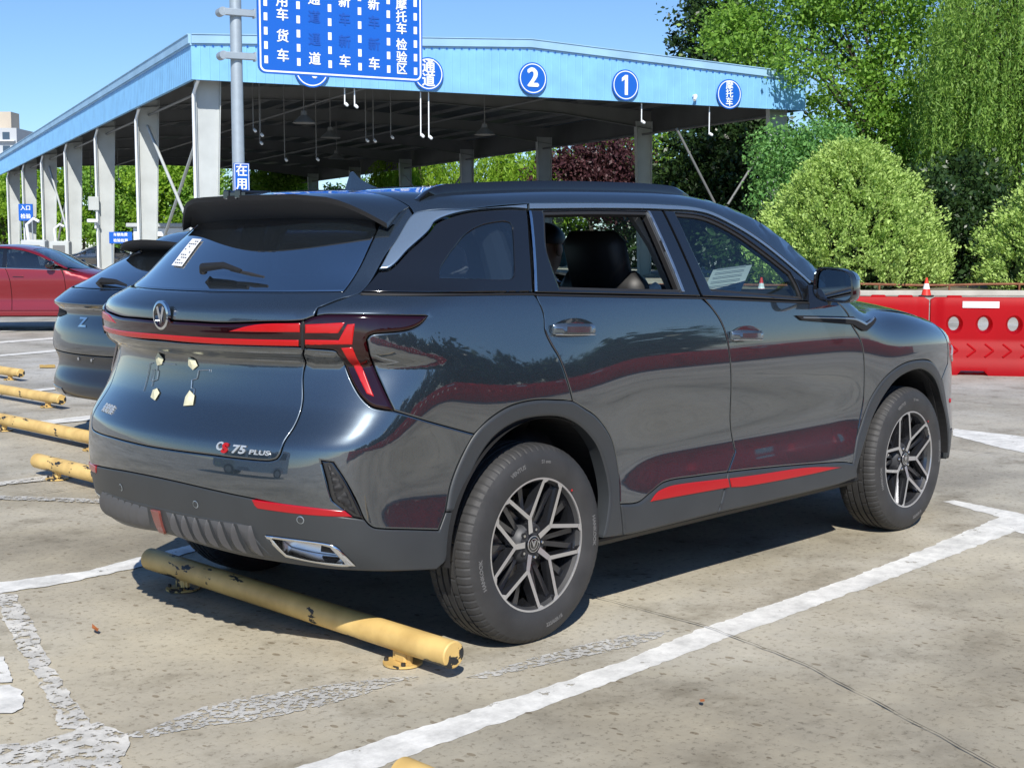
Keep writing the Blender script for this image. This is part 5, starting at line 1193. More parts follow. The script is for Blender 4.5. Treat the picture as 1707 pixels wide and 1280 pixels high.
def flat_poly(name, pts, m, z=.004, rough=.010, seed=0):
    P = smooth_poly(pts, .018, 25); rs = np.random.default_rng(seed); n = len(P)
    j = rs.normal(0, 1, (n, 2)); j = (j+np.roll(j, 1, 0)*.8+np.roll(j, 2, 0)*.5); P = P+j*rough*.45
    vv, ee, ff, _, _, _ = delaunay_2d_cdt([Vector(p) for p in P], [(i, (i+1) % n) for i in range(n)], [], 0, 1e-6)
    uv = np.array([tuple(v) for v in vv]); F3 = np.array([tuple(f) for f in ff]); F3 = F3[pip(uv[F3].mean(1), P)]
    a, b_, c = uv[F3[:, 0]], uv[F3[:, 1]], uv[F3[:, 2]]
    fl = ((b_[:, 0]-a[:, 0])*(c[:, 1]-a[:, 1])-(b_[:, 1]-a[:, 1])*(c[:, 0]-a[:, 0])) < 0
    F3[fl] = F3[fl][:, ::-1]
    o = mesh_obj(name, [(x_, y_, z) for x_, y_ in uv], [tuple(map(int, f)) for f in F3], m); o['kind'] = 'structure'; return o
for i, (k, v) in enumerate(MARKS.items()):
    mm = {'L5': 'mark_worn', 'L6': 'mark_worn', 'L3': 'mark_peel', 'L4': 'mark_peel', 'Y1': 'mark_yellow', 'A7': 'mark_worn', 'A6': 'mark_peel'}.get(k, 'mark')
    flat_poly('road_marking', v, M[mm], .0015+.0004*i, .007 if k[0] in 'L' else .005, i)
def strip_line(name, pts, w, m, z, rough=.004, seed=1):
    P = np.array(pts, float); Q = []
    for a, b in zip(P[:-1], P[1:]):
        k = max(2, int(np.linalg.norm(b-a)/.05)); Q += [a+(b-a)*t/k for t in range(k)]
    Q.append(P[-1]); Q = np.array(Q); d = np.gradient(Q, axis=0); d /= np.linalg.norm(d, axis=1, keepdims=True); nn = np.stack([-d[:, 1], d[:, 0]], 1)
    rs = np.random.default_rng(seed); ww = w/2*(1+.5*rs.normal(0, 1, len(Q)).clip(-1.2, 1.5)); off = rs.normal(0, rough, len(Q))
    A = Q+nn*(ww+off)[:, None]; B_ = Q+nn*(-ww+off)[:, None]; n = len(Q)
    o = mesh_obj(name, [(x, y, z) for x, y in A]+[(x, y, z) for x, y in B_], [(i, i+1, n+i+1, n+i) for i in range(n-1)][::1], m); o['kind'] = 'structure'; return o
strip_line('slab_joint', [(1.9, 3.9), (.62, -.62), (.57, -1.22), (.42, -1.73), (-.07, -2.69), (-1.2, -5.0), (-4, -11)], .0045, M['joint'], .0098, .003)
strip_line('slab_joint', [(5.9, 14.), (5.4, -1.2), (5.2, -8)], .009, M['joint'], .0102, .003, 2)
strip_line('slab_joint', [(-3, 3.05), (.6, 3.15), (9, 3.4)], .007, M['joint'], .0106, .003, 3)
strip_line('slab_joint', [(-3, -5.0), (5, -4.6), (14, -4.2)], .007, M['joint'], .0094, .003, 4)
# fallen leaves and grit
leafm = mat('dry_leaf', (.30, .10, .03), .7, noise=.3, nscale=30)
for i, (x_, y_) in enumerate([(-.60, -2.12), (-1.02, .35), (2.1, -2.6), (-.15, -1.72), (-1.5, .95), (-1.35, 1.7)]):
    mb = MB(); a = i*1.3; s_ = .022+.012*(i % 3); c_, q = math.cos(a), math.sin(a)
    pts = [(-1, 0, .1), (-.4, .35, .35), (.2, .28, .2), (1, .05, .5), (.2, -.3, .15), (-.45, -.3, .3)]
    mb.add([(x_+s_*(u*c_-v*q), y_+s_*(u*q+v*c_), .012+s_*w) for u, v, w in pts], [(0, 1, 5), (1, 2, 4, 5), (2, 3, 4)])
    o = mb.build('fallen_leaf', leafm); tag(o, 'small dry curled brown leaf lying loose on the concrete', 'leaf', 'dry leaves scattered on the concrete')
# ------------------------------------------------------------ yellow wheel stop pipes
def yellow_chipped():
    m, nt, b = new_mat('chipped_yellow_paint'); L = nt.links.new; tc = nt.nodes.new('ShaderNodeTexCoord')
    mp_ = nt.nodes.new('ShaderNodeMapping'); mp_.inputs['Scale'].default_value = (3.5, 9, 9); L(tc.outputs['Object'], mp_.inputs[0])
    n = nt.nodes.new('ShaderNodeTexNoise'); n.inputs['Scale'].default_value = 1.; n.inputs['Detail'].default_value = 10; n.inputs['Roughness'].default_value = .62; L(mp_.outputs[0], n.inputs['Vector'])
    r = nt.nodes.new('ShaderNodeMapRange'); r.inputs[1].default_value = .592; r.inputs[2].default_value = .598; L(n.outputs[0], r.inputs[0])
    n2 = nt.nodes.new('ShaderNodeTexNoise'); n2.inputs['Scale'].default_value = 7; n2.inputs['Detail'].default_value = 8; L(tc.outputs['Object'], n2.inputs['Vector'])
    cr = nt.nodes.new('ShaderNodeValToRGB'); cr.color_ramp.elements[0].position = .3; cr.color_ramp.elements[0].color = (.50, .33, .11, 1); cr.color_ramp.elements[1].position = .6; cr.color_ramp.elements[1].color = (.72, .50, .18, 1); L(n2.outputs[0], cr.inputs[0])
    mx = nt.nodes.new('ShaderNodeMix'); mx.data_type = 'RGBA'; mx.inputs[7].default_value = (.018, .02, .022, 1); L(r.outputs[0], mx.inputs[0]); L(cr.outputs[0], mx.inputs[6]); L(mx.outputs[2], b.inputs['Base Color']); b.inputs['Roughness'].default_value = .5
    return m
M['yellow'] = yellow_chipped()
def wheel_stop(a, b, label):
    a = Vector(a); b = Vector(b); L = (b-a).length; c = (a+b)/2
    t = thing('wheel_stop', label, 'wheel stop', (c.x, c.y, 0), math.atan2(b.y-a.y, b.x-a.x), 'yellow pipe wheel stops')
    mb = MB(); prof = [(0, -L/2), (.041, -L/2), (.0455, -L/2+.004), (.0455, L/2-.004), (.041, L/2), (0, L/2)]
    mb.lathe(prof, lambda p, q, h: (h, p, q+.088), 32); mb.build('stop_pipe', M['yellow'], t, smooth=35)
    for s_ in (-1, 1):
        x_ = s_*(L/2-.26); mb = MB()
        mb.lathe([(0, .0), (.068, .0), (.068, .007), (0, .007)], lambda p, q, h, x_=x_: (x_+p, q, .004+h), 24)
        mb.box((x_, 0, .034), (.055, .030, .052), bev=.006); mb.box((x_-.03, 0, .025), (.03, .012, .035)); mb.box((x_+.03, 0, .025), (.03, .012, .035))
        ft = mb.build('stop_foot', M['yellow'], t, smooth=35)
        for q in (-1, 1):
            mb = MB(); mb.tube((x_+q*.045, -.035, .010), (x_+q*.045, -.035, .022), .008, n=6); mb.build('anchor_bolt', M['iron'], ft)
    return t
A0, B0 = Vector((-.432, .929)), Vector((-.508, -.998))
for k, lb in ((0, 'long yellow pipe wheel stop lying behind the grey SUV'), (1, 'yellow wheel stop whose end shows beside the SUV rear bumper'), (-1, 'yellow pipe end poking up at the bottom edge of the picture'),
              (2, 'yellow wheel stop with two thin black bands, left of the SUV bumper'), (3, 'yellow wheel stop with one wide black patch behind the blue crossover'), (4, 'farthest yellow wheel stop at the left edge')):
    d = Vector((.95*k, 2.6*k))
    if k == 1: d = Vector((.98, 2.86))
    if k == 2: d = Vector((1.80, 5.2))
    if k == -1: d = Vector((-.87, -2.56))
    wheel_stop(A0+d, B0+d, lb)
# ------------------------------------------------------------ inspection shed
UX, UY = (.9045, .4265)
uw = _rt*UX+_fw*UY; SHED_RZ = math.atan2(uw[1], uw[0])
M['blue_sheet'] = mat('blue_sheet', (.21, .48, .79), .5, noise=.10, nscale=1.3, bump=0)
M['blue_cap'] = mat('pale_blue_cap', (.30, .50, .70), .5, noise=.12, nscale=.8)
M['white_steel'] = mat('white_steel', (.47, .50, .50), .5, noise=.10, nscale=1.2)
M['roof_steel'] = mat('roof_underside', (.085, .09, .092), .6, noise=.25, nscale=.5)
M['rafter'] = mat('grey_rafter', (.16, .165, .17), .55, noise=.15, nscale=.8)
M['sign_blue'] = mat('sign_blue', (.008, .11, .52), .35)
M['sign_white'] = mat('sign_white', (.80, .84, .88), .45)
M['pole'] = mat('grey_pole', (.36, .42, .47), .45, .3, noise=.06)
M['concrete'] = mat('pale_concrete', (.42, .40, .36), .85, noise=.15, nscale=2, bump=.2)
SW, SL, HB, HT, HR = 24.1, 73., 6.70, 8.13, 8.72
def shed():
    c = E(-10.25, 45.0)
    t = thing('inspection_shed', 'open vehicle inspection shed with sky blue fascia and grey steel columns', 'shed', c, SHED_RZ)
    def topz(x): return HT+(HR-HT)*(1-abs(x/SW*2-1))
    # front fascia with ribs
    n = 79; mb = MB()
    def fas(fn, L, tz, nm):
        mb = MB(); nr = int(L/.30); V = []
        xs = []
        for i in range(nr):
            x0 = L*i/nr; w = L/nr; xs += [(x0, 0), (x0+w*.86, 0), (x0+w*.90, -.010), (x0+w*.96, -.010)]
        xs.append((L, 0))
        for x_, d_ in xs: V += [fn(x_, d_, HB), fn(x_, d_, tz(x_)-.36)]
        m = len(xs); mb.add(V, [(2*i, 2*i+2, 2*i+3, 2*i+1) for i in range(m-1)])
        # back sheet
        mb.add([fn(0, 0, HB), fn(L, 0, HB), fn(L, .12, HB), fn(0, .12, HB)], [(0, 1, 2, 3)])
        f = mb.build(nm, M['blue_sheet'], t)
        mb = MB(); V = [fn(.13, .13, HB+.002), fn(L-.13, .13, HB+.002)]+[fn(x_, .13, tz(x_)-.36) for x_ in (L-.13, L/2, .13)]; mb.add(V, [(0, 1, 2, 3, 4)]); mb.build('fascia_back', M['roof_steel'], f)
        mb = MB()
        for (a, b) in ((0, L/2), (L/2, L)):
            for (z0, z1, d0) in ((-.36, -.30, -.03), (-.30, -.03, -.09), (-.03, .0, -.12)):
                V = []
                for x_ in (a, b):
                    for d_ in (d0, .16):
                        V += [fn(x_, d_, tz(x_)+z0), fn(x_, d_, tz(x_)+z1)]
                mb.add(V, [(0, 1, 5, 4), (2, 6, 7, 3), (1, 3, 7, 5), (0, 4, 6, 2), (0, 2, 3, 1), (4, 5, 7, 6)])
        mb.build('fascia_cap', M['blue_cap'], f)
        # drip teeth under the cap
        mb = MB(); k = int(L/.28)
        for i in range(k):
            x_ = L*(i+.5)/k; V = [fn(x_-.03, -.034, tz(x_)-.40), fn(x_+.03, -.034, tz(x_)-.40), fn(x_+.03, -.034, tz(x_)-.355), fn(x_-.03, -.034, tz(x_)-.355)]; mb.add(V, [(0, 1, 2, 3)])
        o = mb.build('fascia_teeth', M['sign_blue'], f); o['kind'] = 'stuff'
    fas(lambda x, d, z: (x, d, z), SW, topz, 'front_fascia')
    fas(lambda x, d, z: (d, x, z), SL, lambda x: HT, 'side_fascia')
    fas(lambda x, d, z: (SW-d, x, z), SL, lambda x: HT, 'side_fascia')
    # roof sheets
    mb = MB(); e = .10
    V = [(e, e, HT-.30), (SW/2, e, HR-.30), (SW-e, e, HT-.30), (e, SL, HT-.30), (SW/2, SL, HR-.30), (SW-e, SL, HT-.30)]
    V += [(a, b, c_-.06) for a, b, c_ in V]
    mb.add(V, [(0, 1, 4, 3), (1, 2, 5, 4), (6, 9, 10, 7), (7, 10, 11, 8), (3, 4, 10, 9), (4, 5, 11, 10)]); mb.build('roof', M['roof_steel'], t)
    ys_ = [.9+10.35*k for k in range(7)]
    # rafters on every column line: tapered I beams
    for y_ in ys_:
        mb = MB()
        def seg(x0, x1, d0, d1, w=.10):
            z0, z1 = topz(x0)-.55, topz(x1)-.55
            V = []
            for (x_, z_, d_) in ((x0, z0, d0), (x1, z1, d1)):
                V += [(x_, y_-.006, z_), (x_, y_+.006, z_), (x_, y_-.006, z_-d_), (x_, y_+.006, z_-d_)]
            mb.add(V, [(0, 4, 6, 2), (1, 3, 7, 5)])
            for top in (0, 1):
                V = []
                for (x_, z_, d_) in ((x0, z0, d0), (x1, z1, d1)):
                    zz = z_ if top == 0 else z_-d_
                    V += [(x_, y_-w, zz), (x_, y_+w, zz), (x_, y_-w, zz+.014), (x_, y_+w, zz+.014)]
                mb.add(V, [(0, 4, 5, 1), (2, 3, 7, 6), (0, 2, 6, 4), (1, 5, 7, 3)])
        seg(.3, 5, .80, .50); seg(5, SW/2, .50, .62); seg(SW/2, SW-5, .62, .50); seg(SW-5, SW-.3, .50, .80)
        mb.build('rafter', M['rafter'], t)
    # purlins
    for k in range(15):
        x_ = 1.0+(SW-2.0)*k/14; mb = MB(); z_ = topz(x_)-.44; mb.box((x_, SL/2, z_), (.07, SL-.6, .16)); mb.build('purlin', M['rafter'], t)
    for x_ in (.75, SW-.75, SW*.33, SW*.66):
        mb = MB(); mb.tube((x_, .9, HB-.15 if x_ in (.75, SW-.75) else topz(x_)-1.1), (x_, SL-6, HB-.15 if x_ in (.75, SW-.75) else topz(x_)-1.1), .05, n=8); mb.build('tie_tube', M['rafter'], t)
    # columns: H sections, wider at the top
    for x_ in (.72, SW-.72):
        for k, y_ in enumerate(ys_):
            mb = MB(); H = HB+.45
            wb, wt = .29, .42; sg = 1 if x_ < 5 else -1; xo = x_-sg*.42
            def X(u, z_): return xo+sg*(u*(2*wb+(2*wt-2*wb)*z_/H))
            tk = .016
            for (u0, z0, z1) in ((0, 0, H), (1, 0, H)):
                pass
            for u in (0., 1.):
                V = [(X(u, z_)+dx, y_+dy, z_) for z_ in (0, H) for dx in (-tk/2, tk/2) for dy in (-.13, .13)]
                mb.add(V, [(0, 1, 5, 4), (2, 6, 7, 3), (0, 4, 6, 2), (1, 3, 7, 5), (4, 5, 7, 6)])
            V = [(X(u, z_), y_+dy, z_) for z_ in (0, H) for u in (.02, .98) for dy in (-.007, .007)]
            mb.add(V, [(0, 2, 6, 4), (1, 5, 7, 3)])
            cl = mb.build('column', M['white_steel'], t)
            mb = MB(); mb.box((X(.5, 0), y_, .04), (.9, .5, .08), bev=.01); mb.build('column_base', M['concrete'], cl)
            if x_ < 5:
                mb = MB(); xx = X(0, 0)-.10; mb.path([(xx, y_-.17, .2), (xx, y_-.17, 6.3), (xx+.05, y_-.45, 6.6), (xx+.05, y_-.75, 6.72)], .055, 8); mb.build('downpipe', M['sign_white'], cl, smooth=50)
    # diagonal braces
    for x_, bays in ((.72, (0, 3)), (SW-.72, (3,))):
        for k in bays:
            for a, b in (((x_, ys_[k]+.1, HB-.6), (x_, ys_[k+1]-.1, .5)), ((x_, ys_[k]+.1, .5), (x_, ys_[k+1]-.1, HB-.6))):
                mb = MB(); o_ = .05 if a[2] > 3 else -.05; mb.tube((a[0]+o_, a[1], a[2]), (b[0]+o_, b[1], b[2]), .06, n=8); mb.build('brace', M['white_steel'], t, smooth=50)
    # front V brace seen at the right corner
    for sx in (-1,):
        mb = MB(); mb.tube((SW-1.0, .9, 5.7), (SW-3.2, 1.0, 2.6), .05, n=8); mb.build('brace', M['rafter'], t, smooth=50)
        mb = MB(); mb.tube((SW-5.3, 1.0, 5.9), (SW-3.2, 1.0, 2.6), .05, n=8); mb.build('brace', M['rafter'], t, smooth=50)
    # hanging camera and lamp rods
    def rod(x_, y_, z1, bell=False):
        zt = topz(x_)-.5 if y_ > .5 else HB
        mb = MB(); mb.tube((x_, y_, zt), (x_, y_, z1), .022, n=8); r_ = mb.build('hanging_rod', M['sign_white'] if y_ < .5 else M['rafter'], t)
        mb = MB(); mb.box((x_+.04, y_-.06, z1), (.10, .24, .10), Matrix.Rotation(.4, 3, 'X'), bev=.03); mb.build('camera_head', M['sign_white'], r_, smooth=40)
    for x_, y_, z1 in ((5.2, .25, 6.15), (5.55, .25, 6.1), (7.95, .25, 5.2), (8.25, .25, 5.15), (2.9, 3.5, 5.45), (3.15, 3.5, 5.3), (7.6, 5., 5.35), (7.9, 5., 5.35), (8.6, 5, 5.5), (5.6, 9, 4.8), (6.9, 9, 4.85), (16.8, .25, 6.0), (19.8, .25, 5.65)): rod(x_, y_, z1)
    for k in range(6):
        rod(1.5, 4.5+10.3*k, 5.4); rod(3.8, 6+10.3*k, 5.2)
    for x_, y_ in ((4.6, 3), (7.5, 9), (12.5, 5), (6.5, 20), (12, 22)):
        mb = MB(); zt = topz(x_)-.5; mb.tube((x_, y_, zt), (x_, y_, 6.1), .02, n=6); mb.lathe([(.10, .0), (.12, -.15), (.42, -.42), (.40, -.43), (.09, -.17)], lambda p, q, h, x_=x_, y_=y_: (x_+p, y_+q, 6.15+h), 20)
        mb.build('bell_lamp', M['rafter'], t, smooth=40)
    # small dome camera on the fascia
    mb = MB(); mb.box((18.9, -.12, 7.02), (.12, .22, .12), bev=.03); mb.tube((18.9, -.2, 7.0), (18.75, -.32, 6.85), .06, n=8); mb.build('fascia_camera', M['sign_white'], t, smooth=40)
    # cabinet, lamp and camera on the fourth column
    mb = MB(); mb.box((.05, ys_[2]-.22, 3.35), (.46, .18, .62), bev=.01); mb.build('switch_cabinet', M['white_steel'], t)
    mb = MB(); mb.box((-.05, ys_[2]-.45, 2.55), (.5, .16, .16), bev=.03); mb.tube((.1, ys_[2]-.3, 2.2), (.1, ys_[2]-.3, 2.55), .05); mb.build('column_camera', M['sign_white'], t, smooth=40)
    return t
SHED = shed()
def shed_pt(x, y, z): 
    c = E(-10.25, 45.0); v = np.array([-uw[1], uw[0]]); q = np.array(c[:2])+uw*x+v*y; return (float(q[0]), float(q[1]), z)
def flat_text(parent, body, size, loc, m, bold=.0, ext=.004, name='lettering', sx=1.):
    """upright text in the parent's local x-z plane, facing local -y; weight comes from offset strikes"""
    V, Fc = text_mesh(body, size, 0., 0.); AV = []; AF = []
    w = size*(.026 if ord(body[0]) > 255 else .045)
    for k, (dx, dz) in enumerate(((0, 0), (w, 0), (-w, 0), (0, w*.7), (0, -w*.7))):
        n = len(AV); AV += [(loc[0]+v.x*sx+dx, loc[1]-.0012*k*max(1, size*4)-.001, loc[2]+v.y+dz) for v in V]; AF += [tuple(n+i for i in f) for f in Fc]
    return mesh_obj(name, AV, AF, m, parent)
def round_sign(x, z, body, label, r=.56, size=.9, bold=.03, two=False):
    t = thing('round_sign', label, 'sign', shed_pt(x, -.10, z), SHED_RZ, 'round blue lane signs on the fascia')
    mb = MB(); mb.lathe([(0, -.02), (r, -.02), (r, .02), (0, .02)], lambda p, q, h: (p, h, q), 48); mb.build('sign_disc', M['sign_blue'], t)
    mb = MB(); mb.lathe([(r*.86, -.024), (r*.92, -.024)], lambda p, q, h: (p, h, q), 48); mb.build('sign_ring', M['sign_white'], t)
    n = len(body)
    if body == '1':
        mb = MB(); mb.prism([(-.045, -.36), (.085, -.36), (.085, .36), (-.03, .36), (-.17, .25), (-.17, .12), (-.045, .20)], -.034, -.024, lambda a_, b_, h: (a_, h, b_)); mb.build('lettering', M['sign_white'], t)
    elif n == 1: flat_text(t, body, size, (0, -.024, 0), M['sign_white'], bold)
    else:
        st = {2: .46, 3: .31}[n]
        for k, ch in enumerate(body): flat_text(t, ch, {2: .50, 3: .34}[n], (0, -.024, st*((n-1)/2-k)), M['sign_white'], .009)
round_sign(3.95, 7.22, '4', 'blue round sign half hidden behind the lower edge of the big board', .60)
round_sign(8.1, 7.28, '通道', 'blue round sign with two white characters beside the big board')
round_sign(12.1, 7.33, '2', 'blue round sign with white number 2, left neighbour of number 1', bold=.04)
round_sign(15.9, 7.28, '1', 'blue round sign with white number 1, next to the three character sign', bold=.04)
round_sign(20.45, 7.16, '摩托车', 'blue round sign with three white characters near the shed corner')
# ------------------------------------------------------------ big lane board on its pole
def lane_board():
    D0 = 25.0; p0 = np.array(E((438-853.5)/2304.88*D0, D0)[:2]); D1 = 26.5; p1 = np.array(E((707-853.5)/2304.88*D1, D1)[:2])
    w = np.linalg.norm(p1-p0); d = (p1-p0)/w; rz = math.atan2(d[1], d[0])
    pole_p = p0-d*.36
    t = thing('sign_pole', 'tall grey steel pole standing behind the SUV roof', 'pole', (float(pole_p[0]), float(pole_p[1]), 0), rz)
    mb = MB(); mb.tube((0, .12, 0), (0, .12, 9.5), .115, .095, n=28); mb.build('pole_shaft', M['pole'], t, smooth=40)
    mb = MB(); mb.box((0, .12, .02), (.5, .5, .04), bev=.005); mb.build('base_plate', M['pole'], t)
    for z_ in (5.48, 4.73):
        mb = MB(); mb.box((.02, .0, z_), (.56, .09, .12), bev=.01)
        mb.box((.30, .0, z_), (.03, .13, .16), bev=.005); mb.tube((-.27, -.04, z_), (-.27, .20, z_), .075, n=16); mb.build('clamp', M['pole'], t, smooth=40)
    c = (p0+p1)/2; H0, H1 = 4.46, 7.95
    b = thing('lane_board', 'large blue board with white lane characters and dashed columns on grey pole', 'sign', (float(c[0]), float(c[1]), 0), rz)
    hw = w/2; r_ = .12
    def rr(dx, dz, r_): 
        out = []
        for cx, cz, a0 in ((hw-dx-r_, H1-dz-r_, 0), (-hw+dx+r_, H1-dz-r_, 90), (-hw+dx+r_, H0+dz+r_, 180), (hw-dx-r_, H0+dz+r_, 270)):
            out += [(cx+r_*math.cos(R(a0+q)), cz+r_*math.sin(R(a0+q))) for q in range(0, 91, 15)]
        return out
    mb = MB(); mb.prism(rr(0, 0, .14), 0, .04, lambda a, z_, h: (a, h, z_)); mb.build('board_panel', M['sign_blue'], b)
    A_ = rr(.028, .028, .115); B_ = rr(.058, .058, .09); n = len(A_)
    mb = MB(); mb.add([(a, -.003, z_) for a, z_ in A_+B_], [(i, (i+1) % n, n+(i+1) % n, n+i) for i in range(n)]); mb.build('board_border', M['sign_white'], b)
    sc = w/269.  # metres per traced unit across the board
    def bx(px): return (px-438)*sc-hw
    # heights: bottom edge of the board runs at H0; pixel pitch converted with the same scale
    def bz(px, py): yb = 118+(px-438)*17/269.; return H0+(yb-py)*sc*.93
    mb = MB()
    for px_, ph in ((450, 97), (483+18.5-18.5+18.5, 0), ) : pass
    for px_, y0 in ((450.3, 97), (501.5, 101), (551.8, 104.5), (600.8, 108.5), (648.8, 112.5), (694.7, 116)):
        for k in range(14):
            z_ = bz(px_, y0-22.6*k); 
            if z_ < H1-.15: mb = MB(); mb.box((bx(px_), -.004, z_), (5.6*sc, .004, 12.2*sc*.93)); mb.build('lane_dash', M['sign_white'], b)
    faded = mat('faded_blue', (.012, .085, .42), .4)
    def ch(s_, px_, py_, m_=None, sz=19.): flat_text(b, s_, sz*sc*1.05, (bx(px_), -.004, bz(px_, py_)), m_ or M['sign_white'], .006, .002)
    for s_, y_ in (('在', -22), ('用', 5), ('车', 27), ('货', 61), ('车', 92)): ch(s_, 476.5, y_)
    for s_, y_ in (('通', 1), ('道', 97)): ch(s_, 527, y_)
    for s_, y_ in (('道', 30), ('通', 66)): ch(s_, 527, y_, faded)
    for s_, y_ in (('新', 4), ('车', 101)): ch(s_, 576, y_)
    for s_, y_ in (('车', 33), ('新', 69)): ch(s_, 576, y_, faded)
    for s_, y_ in (('新', 7.5), ('车', 105)): ch(s_, 624.5, y_)
    for s_, y_ in (('车', 37), ('新', 73)): ch(s_, 624.5, y_, faded)
    for s_, y_ in (('摩', 7), ('托', 27), ('车', 46.5), ('检', 73), ('验', 94), ('区', 113)): ch(s_, 671, y_, sz=18.)
    s_ = thing('small_sign', 'small blue vertical sign with white characters low on the pole', 'sign', (float(pole_p[0]), float(pole_p[1]), 0), rz)
    mb = MB(); mb.prism([(-.13, 2.02), (.15, 2.02), (.15, 2.86), (-.13, 2.86)], 0, .02, lambda a, z_, h: (a, h-.03, z_)); mb.build('sign_panel', M['sign_blue'], s_)
    mb = MB()
    for (c_, d_) in (((.01, 2.845), (.255, .010)), ((.01, 2.035), (.255, .010)), ((-.117, 2.44), (.010, .80)), ((.137, 2.44), (.010, .80))): mb.box((c_[0], -.033, c_[1]), (d_[0], .004, d_[1]))
    mb.build('sign_border', M['sign_white'], s_)
    for k, q in enumerate('在用车'): flat_text(s_, q, .215, (.01, -.034, 2.72-.235*k), M['sign_white'], .006, .002)
lane_board()
# ------------------------------------------------------------ red water barriers
M['barrier'] = mat('red_plastic', (.50, .003, .010), .5, spec=.25, noise=.06, nscale=3)
def glow_through(m, col, f):
    nt = m.node_tree; b = nt.nodes['Principled BSDF']; tl = nt.nodes.new('ShaderNodeBsdfTranslucent'); tl.inputs[0].default_value = (*col, 1)
    mx = nt.nodes.new('ShaderNodeMixShader'); mx.inputs[0].default_value = f; nt.links.new(b.outputs[0], mx.inputs[1]); nt.links.new(tl.outputs[0], mx.inputs[2]); nt.links.new(mx.outputs[0], nt.nodes['Material Output'].inputs[0])
glow_through(M['barrier'], (.85, .03, .04), .45)
M['white_tape'] = mat('white_tape', (.75, .76, .76), .5)
def barrier_geo(L=1.78, H=.84):
    """one moulded unit: wide foot, narrow top, four round holes, chevrons"""
    parts = []
    prof = [(.0, .235), (.10, .235), (.16, .20), (.33, .155), (.36, .135), (.70, .115), (.80, .105), (H, .085)]   # z, half depth
    hd = lambda z_: float(np.interp(z_, [p[0] for p in prof], [p[1] for p in prof]))
    holes = [(-L/2+.25+.31*k, .55) for k in range(5)]; rx, rz_ = .058, .076
    outer = np.array([(-L/2, 0.), (-L/2+.28, 0), (-L/2+.32, .05), (-.32, .05), (-.28, 0), (.28, 0), (.32, .05), (L/2-.32, .05), (L/2-.28, 0), (L/2, 0), (L/2, H-.03), (L/2-.05, H), (-L/2+.05, H), (-L/2, H-.03)])
    loops = [smooth_poly(outer, .08, 10)]+[np.array([(c[0]+1.55*rx*math.cos(a), c[1]+1.35*rz_*math.sin(a)) for a in np.linspace(0, 2*math.pi, 25)[:-1]]) for c in holes]
    gp = np.array([(x_, z_) for x_ in np.linspace(-L/2+.03, L/2-.03, 40) for z_ in (.10, .16, .20, .26, .33, .36, .40, .46, .545, .63, .68, .74, .80)])
    gp = gp[pip(gp, loops[0])]
    for h in loops[1:]: gp = gp[~pip(gp, h)]
    d = np.min([dist_poly(gp, l) for l in loops], 0); gp = gp[d > .012]
    pts = np.concatenate(loops+[gp]); ed = []; o = 0
    for l in loops: ed += [(o+i, o+(i+1) % len(l)) for i in range(len(l))]; o += len(l)
    vv, ee, ff, _, _, _ = delaunay_2d_cdt([Vector(p) for p in pts], ed, [], 0, 1e-7)
    uv = np.array([tuple(v) for v in vv]); F3 = np.array([tuple(f) for f in ff]); cc = uv[F3].mean(1); m_ = pip(cc, loops[0])
    for h in loops[1:]: m_ &= ~pip(cc, h)
    F3 = F3[m_]; cnt = {}
    for f in F3:
        for a, b in ((f[0], f[1]), (f[1], f[2]), (f[2], f[0])): cnt.setdefault((min(a, b), max(a, b)), []).append((a, b))
    be = [v[0] for v in cnt.values() if len(v) == 1]
    n = len(uv)
    def dep(x_, z_): 
        q = hd(z_)
        if abs(x_) > L/2-.10: q -= .02
        return q
    V = [(x_, -dep(x_, z_), z_) for x_, z_ in uv]+[(x_, dep(x_, z_), z_) for x_, z_ in uv]
    Fc = [tuple(f) for f in F3]+[tuple(n+i for i in f[::-1]) for f in F3]
    loop0 = len(loops[0])
    isouter = lambda a: a < loop0
    Fc += [(b, a, a+n, b+n) for a, b in be if isouter(a) and isouter(b)]
    mb = MB(); mb.add(V, Fc)
    # funnels of the holes
    for c in holes:
        for s_ in (-1, 1):
            W = []
            for k, (sc, hh) in enumerate(((1.55, None), (1.25, .085), (1.0, .03), (1.0, 0.))):
                for a in np.linspace(0, 2*math.pi, 25)[:-1]:
                    szz = 1.35 if k == 0 else sc
                    x_, z_ = c[0]+sc*rx*math.cos(a), c[1]+szz*rz_*math.sin(a); W.append((x_, s_*(dep(x_, z_) if hh is None else hh), z_))
            mb.add(W, [(k*24+i, k*24+(i+1) % 24, (k+1)*24+(i+1) % 24, (k+1)*24+i) for k in range(3) for i in range(24)])
    # raised chevrons low on both faces and top handles
    for s_ in (-1, 1):
        for k in range(8):
            x0 = -L/2+.20+.185*k
            for (a, b) in (((x0, .34), (x0+.09, .27)), ((x0+.09, .27), (x0, .20))):
                mb.tube((a[0], s_*(dep(*a)+.0), a[1]), (b[0], s_*(dep(*b)+.0), b[1]), .013, n=6)
    for x_ in (-L/2+.25, 0.35, L/2-.25): mb.box((x_, 0, H+.004), (.16, .10, .03), bev=.012)
    return mb
bg_mesh = barrier_geo().build('water_barrier', M['barrier'], None, smooth=32)
tp = MB(); tp.box((-.37, -.118, .765), (.38, .004, .07), Matrix.Rotation(-.06, 3, 'X')); tape0 = tp.build('reflective_tape', M['white_tape'], bg_mesh)
bg_mesh.name = 'water_barrier'
bars = [bg_mesh]
def barrier(loc, rz, label, group='red barriers'):
    o = bars[0]
    if len(bars) > 1 or o.get('label'): 
        o = copy_tree(bars[0])
    o.location = loc; o.rotation_euler = (0, 0, rz); tag(o, label, 'barrier', group); bars.append(o) if o is not bars[0] else None
